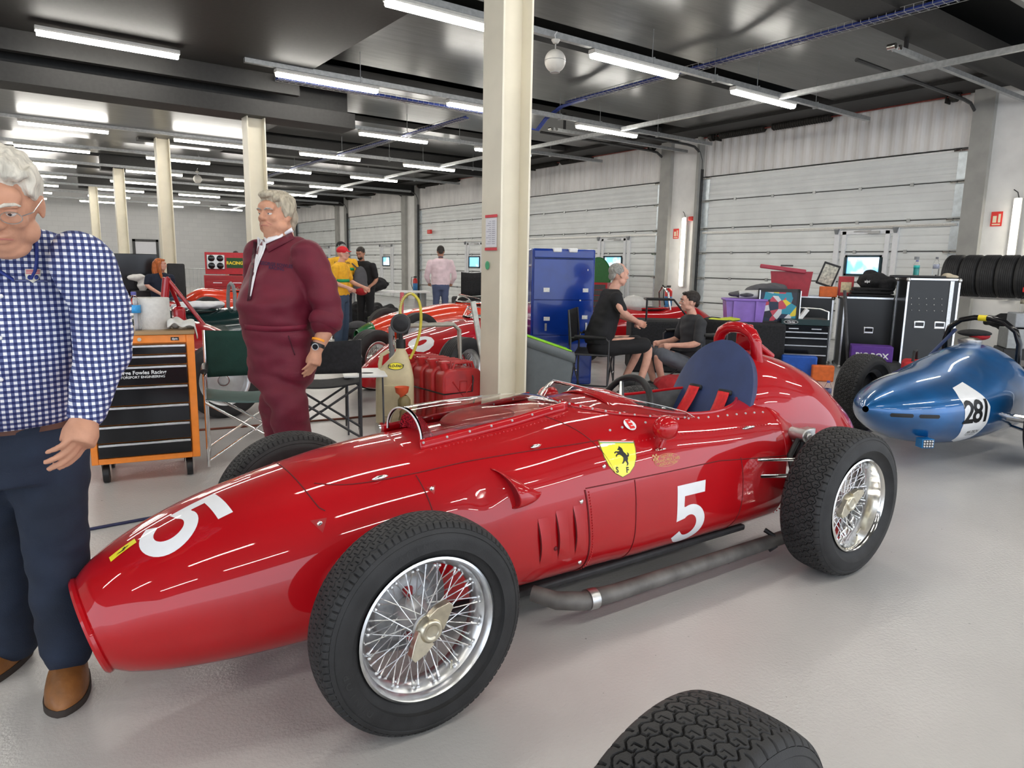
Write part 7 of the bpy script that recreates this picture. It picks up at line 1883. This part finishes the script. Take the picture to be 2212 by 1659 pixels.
# red tool chest and green disc by the second pillar, extinguisher
t = thing('tool_chest', 'red tool chest with dark drawers by the second door pillar', 'tool chest', (12.6, 13.6, 0), radians(-60))
MB().bx(-.38, .38, -.25, .25, 0, 1.0).build('chest_body', RED2, t, bevel=.01)
for i in range(6): MB().bx(-.33, .33, -.262, -.245, .12 + .14 * i, .245 + .14 * i).build('drawer', DKGREY, t, bevel=.004)
tag(MB().lathe([(0, 0), (.48, 0), (.50, .03), (.48, .06), (0, .06)], 48, (12.9, 13.9, 1.15), 'X').build('round_cover', mat('disc_green', (.01, .12, .02), .5, noise=.1)), 'large dark green disc standing behind the red tool chest', 'disc')
def extinguisher(loc, label):
    t = thing('fire_extinguisher', label, 'fire extinguisher', loc, 0, 'fire extinguishers')
    MB().lathe([(0, 0), (.085, 0), (.09, .02), (.09, .48), (.06, .54), (.03, .56), (0, .56)], 24).build('cylinder', mat('ext_red', (.60, .02, .02), .35, coat=.4, noise=.05), t)
    MB().lathe([(.0915, .08), (.0915, .36)], 24).build('label', mat('ext_label', (.05, .2, .45), .5, noise=.2, nscale=20), t, thick=.002)
    MB().box((0, 0, .60), (.12, .03, .05)).tube([(.0, .0, .58), (-.16, .0, .60), (-.18, 0, .35), (-.12, 0, .15)], .012, n=8).build('valve_and_hose', BLACK, t)
extinguisher((13.3, 11.75, .35), 'red fire extinguisher on the wall by the seated people'); extinguisher((13.2, 24.5, .3), 'distant red fire extinguisher beside the person in black')
# tyre rack
rk = thing('tyre_rack', 'steel rack holding a row of tyres by the right pillar', 'rack', (12.2, 3.8, 0))
for y in (-1.4, 1.32):
    for x in (-.22, .22): MB().bx(x - .015, x + .015, y - .015, y + .015, 0, 1.35).build('upright', DKM, rk)
for z in (1.00, .20):
    for x in (-.2, .2): MB().bx(x - .02, x + .02, -1.4, 1.32, z, z + .03).build('beam', STEEL, rk)
for i in range(6):
    t = thing('tyre', ['leftmost tyre on the rack, slightly lower than its neighbours', 'second tyre from the left on the rack', 'third tyre from the left on the rack, catching the lamp light', 'fourth tyre from the left on the rack', 'fifth tyre from the left on the rack', 'sixth tyre from the left on the rack'][i], 'tyre', (12.2, 4.93 - .245 * i, 1.03 + .31), radians(4), 'tyres on the rack')
    o = mkobj('tread', PTY, RUBBER, t, angle=.6, rot=(0, 0, 0)); o.scale = (.98, 1.2, .98)
boxthing('storage_crate', 'open grey plastic crate of tools below the tyre rack', 'crate', (10.9, 3.35, .70), (.62, .42, .18), mat('crate_grey', (.35, .37, .40), .5, noise=.08), radians(-58), .012)
boxthing('storage_crate', 'lidded aluminium case under the grey crate', 'case', (10.9, 3.38, .42), (.70, .46, .26), mat('alu_case', (.30, .31, .31), .4, .3, noise=.1), radians(-58), .012)
boxthing('storage_crate', 'black case at the bottom of the pile under the tyre rack', 'case', (10.9, 3.38, .0), (.76, .5, .42), BLACK, radians(-58), .012)
b_ = bottle('pump_sprayer', 'red-topped pump sprayer on the grey crate', (10.75, 3.48, .88), lab=(.3, .27, .2), h=.26, r=.055, cap=(.55, .02, .02), cat='sprayer'); MB().box((-.02, 0, .30), (.14, .04, .06)).tube([(.04, 0, .3), (.08, 0, .20)], .014).build('pump_head', mat('ext_red'), b_)
bottle('water_bottle', 'clear blue-labelled water bottle on the grey crate by the red sprayer', (10.95, 3.22, .88), lab=(.08, .15, .5), h=.26, r=.038, cap=(.1, .12, .4))
tag(weld(MB().ell((11.7, 3.6, .70), (.25, .7, .14)).ell((11.7, 3.2, .35), (.25, .6, .36)), 'fabric_heap', BLACKF, None, vox=.02, smooth=3, disp=wrinkle(.03, 10)), 'heap of black fabric hanging under the tyre shelf', 'fabric')

# ---- middle background: tables, bags, crate, stands, poles
t = thing('trestle_table', 'white table with bags behind the fuel jug', 'table', (7.35, 14.9, 0), radians(-20)); MB().box((0, 0, .74), (1.8, .7, .035)).build('tabletop', WHITE, t)
for x in (-.8, .8): MB().box((x, 0, .37), (.04, .5, .72)).build('leg', GREY, t)
tag(weld(MB().ell((6.75, 14.6, .92), (.42, .24, .17)).ell((6.5, 14.8, .98), (.3, .2, .14)), 'holdall', BLACKF, None, vox=.02, smooth=3, disp=wrinkle(.02, 12)), 'big black holdall on the white table left of the person in pink', 'bag')
tag(weld(MB().ell((6.2, 13.5, .30), (.42, .30, .28)).ell((5.9, 13.3, .35), (.3, .2, .25)).ell((6.5, 13.2, .28), (.25, .3, .24)), 'bag_pile', BLACKF, None, vox=.02, smooth=3, disp=wrinkle(.03, 9)), 'pile of black bags on the floor in front of the bending person', 'bag')
CRT = mat('crate_dark', (.03, .032, .034), .55, noise=.1)
t = thing('folding_crate', 'dark grey latticed plastic crate on the floor by the green car nose', 'crate', (4.98, 11.25, 0), radians(-12))
b = MB()
for y in (-.2, .2):
    for z in (.0, .1, .2, .28): b.bx(-.33, .33, y - .01, y + .01, z, z + .02)
    for i in range(9): b.bx(-.33 + .08 * i, -.31 + .08 * i, y - .01, y + .01, 0, .30)
for x in (-.33, .33):
    for z in (.0, .1, .2, .28): b.bx(x - .01, x + .01, -.2, .2, z, z + .02)
b.bx(-.33, .33, -.2, .2, 0, .015); b.build('lattice', CRT, t, smooth=False)
tag(weld(MB().ell((4.95, 11.25, .24), (.24, .14, .16)), 'cap_bag', GRYF, None, vox=.016, smooth=3), 'grey bag inside the latticed crate', 'bag')
t = thing('green_can', 'olive green jerry can and bag beside the crate', 'jerry can', (5.55, 11.75, 0), .3); MB().box((0, 0, .22), (.34, .16, .42)).build('can_body', mat('olive', (.06, .085, .035), .6, noise=.15), t, bevel=.03); MB().tube([(-.1, 0, .43), (-.08, 0, .47), (.08, 0, .47), (.1, 0, .43)], .012).build('handle', mat('olive'), t)
boxthing('toolbox', 'folding black work chair with yellow tools, right of the person in pink', 'chair', (9.35, 14.6, 0), (.8, .5, .62), BLACKF, radians(-20), .05)
tag(MB().grid(lambda u, v: (9.05 + .55 * u, 14.5 - .1 * u, .66 + .55 * v - .02 * sin(pi * u)), 8, 4).build('chair_back', BLACKF, thick=.02), 'black fabric chair back with a white mark, right of the person in pink', 'chair')
t = thing('tube_stand', 'bent grey steel tube stand in front of the wire wheel', 'stand', (3.42, 5.78, 0))
MB().tube([(-.55, 0, .80), (.10, 0, .80), (.17, 0, .74), (.19, 0, .05)], .022, n=10).build('tube', mat('stand_grey', (.42, .40, .34), .4, .4, noise=.1), t); MB().box((.19, 0, .02), (.1, .2, .04)).build('foot', GREY, t); MB().box((-.55, 0, .40), (.04, .04, .8)).build('post', GREY, t)
tag(MB().box((3.76, 5.64, .52), (.05, .02, 1.02), ry=radians(-12)).build('support_bar', mat('bar_white', (.55, .57, .53), .4, noise=.2, nscale=12)), 'white and green metal bar leaning against the red car', 'bar')
tag(MB().tube([(2.92, 5.74, .0), (3.02, 5.86, 1.10)], .018, n=10).build('pole', mat('pole_pink', (.60, .10, .12), .4, noise=.05)), 'thin pinkish red pole standing behind the yellow hose', 'pole')
# ---- left background
boxthing('display_board', 'black freestanding board behind the gingham shirt', 'board', (2.05, 15.2, .35), (1.05, .06, 1.12), BLACKG, radians(-6), .01)
MBt = MB().box((2.05, 15.2, .18), (.9, .5, .36)); tag(MBt.build('board_plinth', BLACK), 'black plinth under the freestanding board', 'plinth')
tag(weld(MB().ell((2.15, 14.6, 1.03), (.18, .10, .06)).ell((2.2, 14.6, .90), (.08, .08, .16)), 'cloth', mat('cloth_white'), None, vox=.014, smooth=2, disp=wrinkle(.02, 14)), 'white cloth bunched in front of the black board', 'cloth')
boxthing('cloth_plinth', 'low black box beneath the white cloth', 'box', (2.2, 14.6, 0), (.35, .3, .80), BLACK, 0, .01)
boxthing('loudspeaker', 'tall narrow black loudspeaker right of the black board', 'speaker', (2.92, 15.3, .0), (.32, .3, 1.30), BLACK, -.2, .03)
t = thing('tool_chest', 'red tool chest with raised lid lettered RACING, in the left background', 'tool chest', (4.72, 18.5, 0), radians(-14))
MB().bx(-.55, .55, -.25, .25, 0, 1.02).build('chest_body', RED2, t, bevel=.01); MB().bx(-.52, .42, .16, .20, 1.04, 1.58).build('raised_lid', mat('lid_red', (.50, .02, .03), .4, noise=.06), t, bevel=.006)
for i in range(4): MB().bx(-.50, .40, -.262, -.24, .75 - .18 * i, .90 - .18 * i).build('drawer', RED2, t, bevel=.004)
for x in (-.25, .2): MB().bx(x - .1, x + .1, -.27, -.26, .83, .85).build('drawer_pull', ALU, t)
o = MB().bx(-.48, -.06, .13, .16, 1.16, 1.52).build('gauge_panel', STEEL, t, bevel=.02)
g = MB()
for x in (-.37, -.17):
    for z in (1.25, 1.43): g.lathe([(0, -.005), (.07, -.005), (.08, 0)], 24, (x, .13, z), 'Y')
g.build('dial', BLACKG, o)
MB().bx(-.02, .36, .145, .16, 1.20, 1.45).build('sign', mat('sign_green', (.01, .08, .02), .5, noise=.05), t)
flat('sign_lettering', [text_mesh('RACING', .105, .004)], (.17, .144, 1.32), (1, 0, 0), (0, 0, 1), (0, -1, 0), YELLOW, t, lift=.004)
t = thing('storage_rack', 'open rack with grey plastic drawers behind the person in maroon', 'rack', (5.85, 18.3, 0), radians(-12))
for x in (-.45, .05, .55):
    MB().bx(x - .015, x + .015, -.25, .25, 0, 1.22).build('upright', LGREY, t)
for z in (.55, .88, 1.20): MB().bx(-.45, .55, -.25, .25, z, z + .03).build('shelf', DKGREY, t)
for z in (.60, .92): MB().bx(-.40, 0, -.26, .2, z, z + .24).build('grey_drawer', GREY, t, bevel=.012)
boxthing('black_box', 'flat black box on top of the rack, in front of the distant person', 'box', (5.95, 18.3, 1.24), (.75, .3, .15), BLACK, radians(-12), .01)
tag(weld(MB().ell((5.5, 18.3, 1.28), (.2, .15, .09)), 'rag', BLACKF, None, vox=.016, smooth=2, disp=wrinkle(.02, 14)), 'black rag on the left end of the rack', 'cloth')
t = thing('barrier', 'grey metal crowd barrier along the far wall', 'barrier', (6.0, 26, 0)); b = MB().tube([(-3, 0, 1.1), (3, 0, 1.1)], .02, n=6).tube([(-3, 0, .15), (3, 0, .15)], .02, n=6)
for i in range(49): b.cyl((-3 + .125 * i, 0, .15), (-3 + .125 * i, 0, 1.1), .008, n=5)
b.build('rails', GALV, t)
bottle('water_bottle', 'clear bottle with a yellow label on the red cockpit behind the trolley', (.98, 7.05, .79), lab=(.6, .55, .2), h=.24, r=.036, cap=(.1, .2, .7))
tag(weld(MB().ell((2.0, 9.45, .80), (.28, .16, .05)).ell((2.2, 9.45, .81), (.16, .12, .05)), 'towel', SHW, None, vox=.014, smooth=2, disp=wrinkle(.015, 16)), 'white towel lying on the dark green car', 'towel')
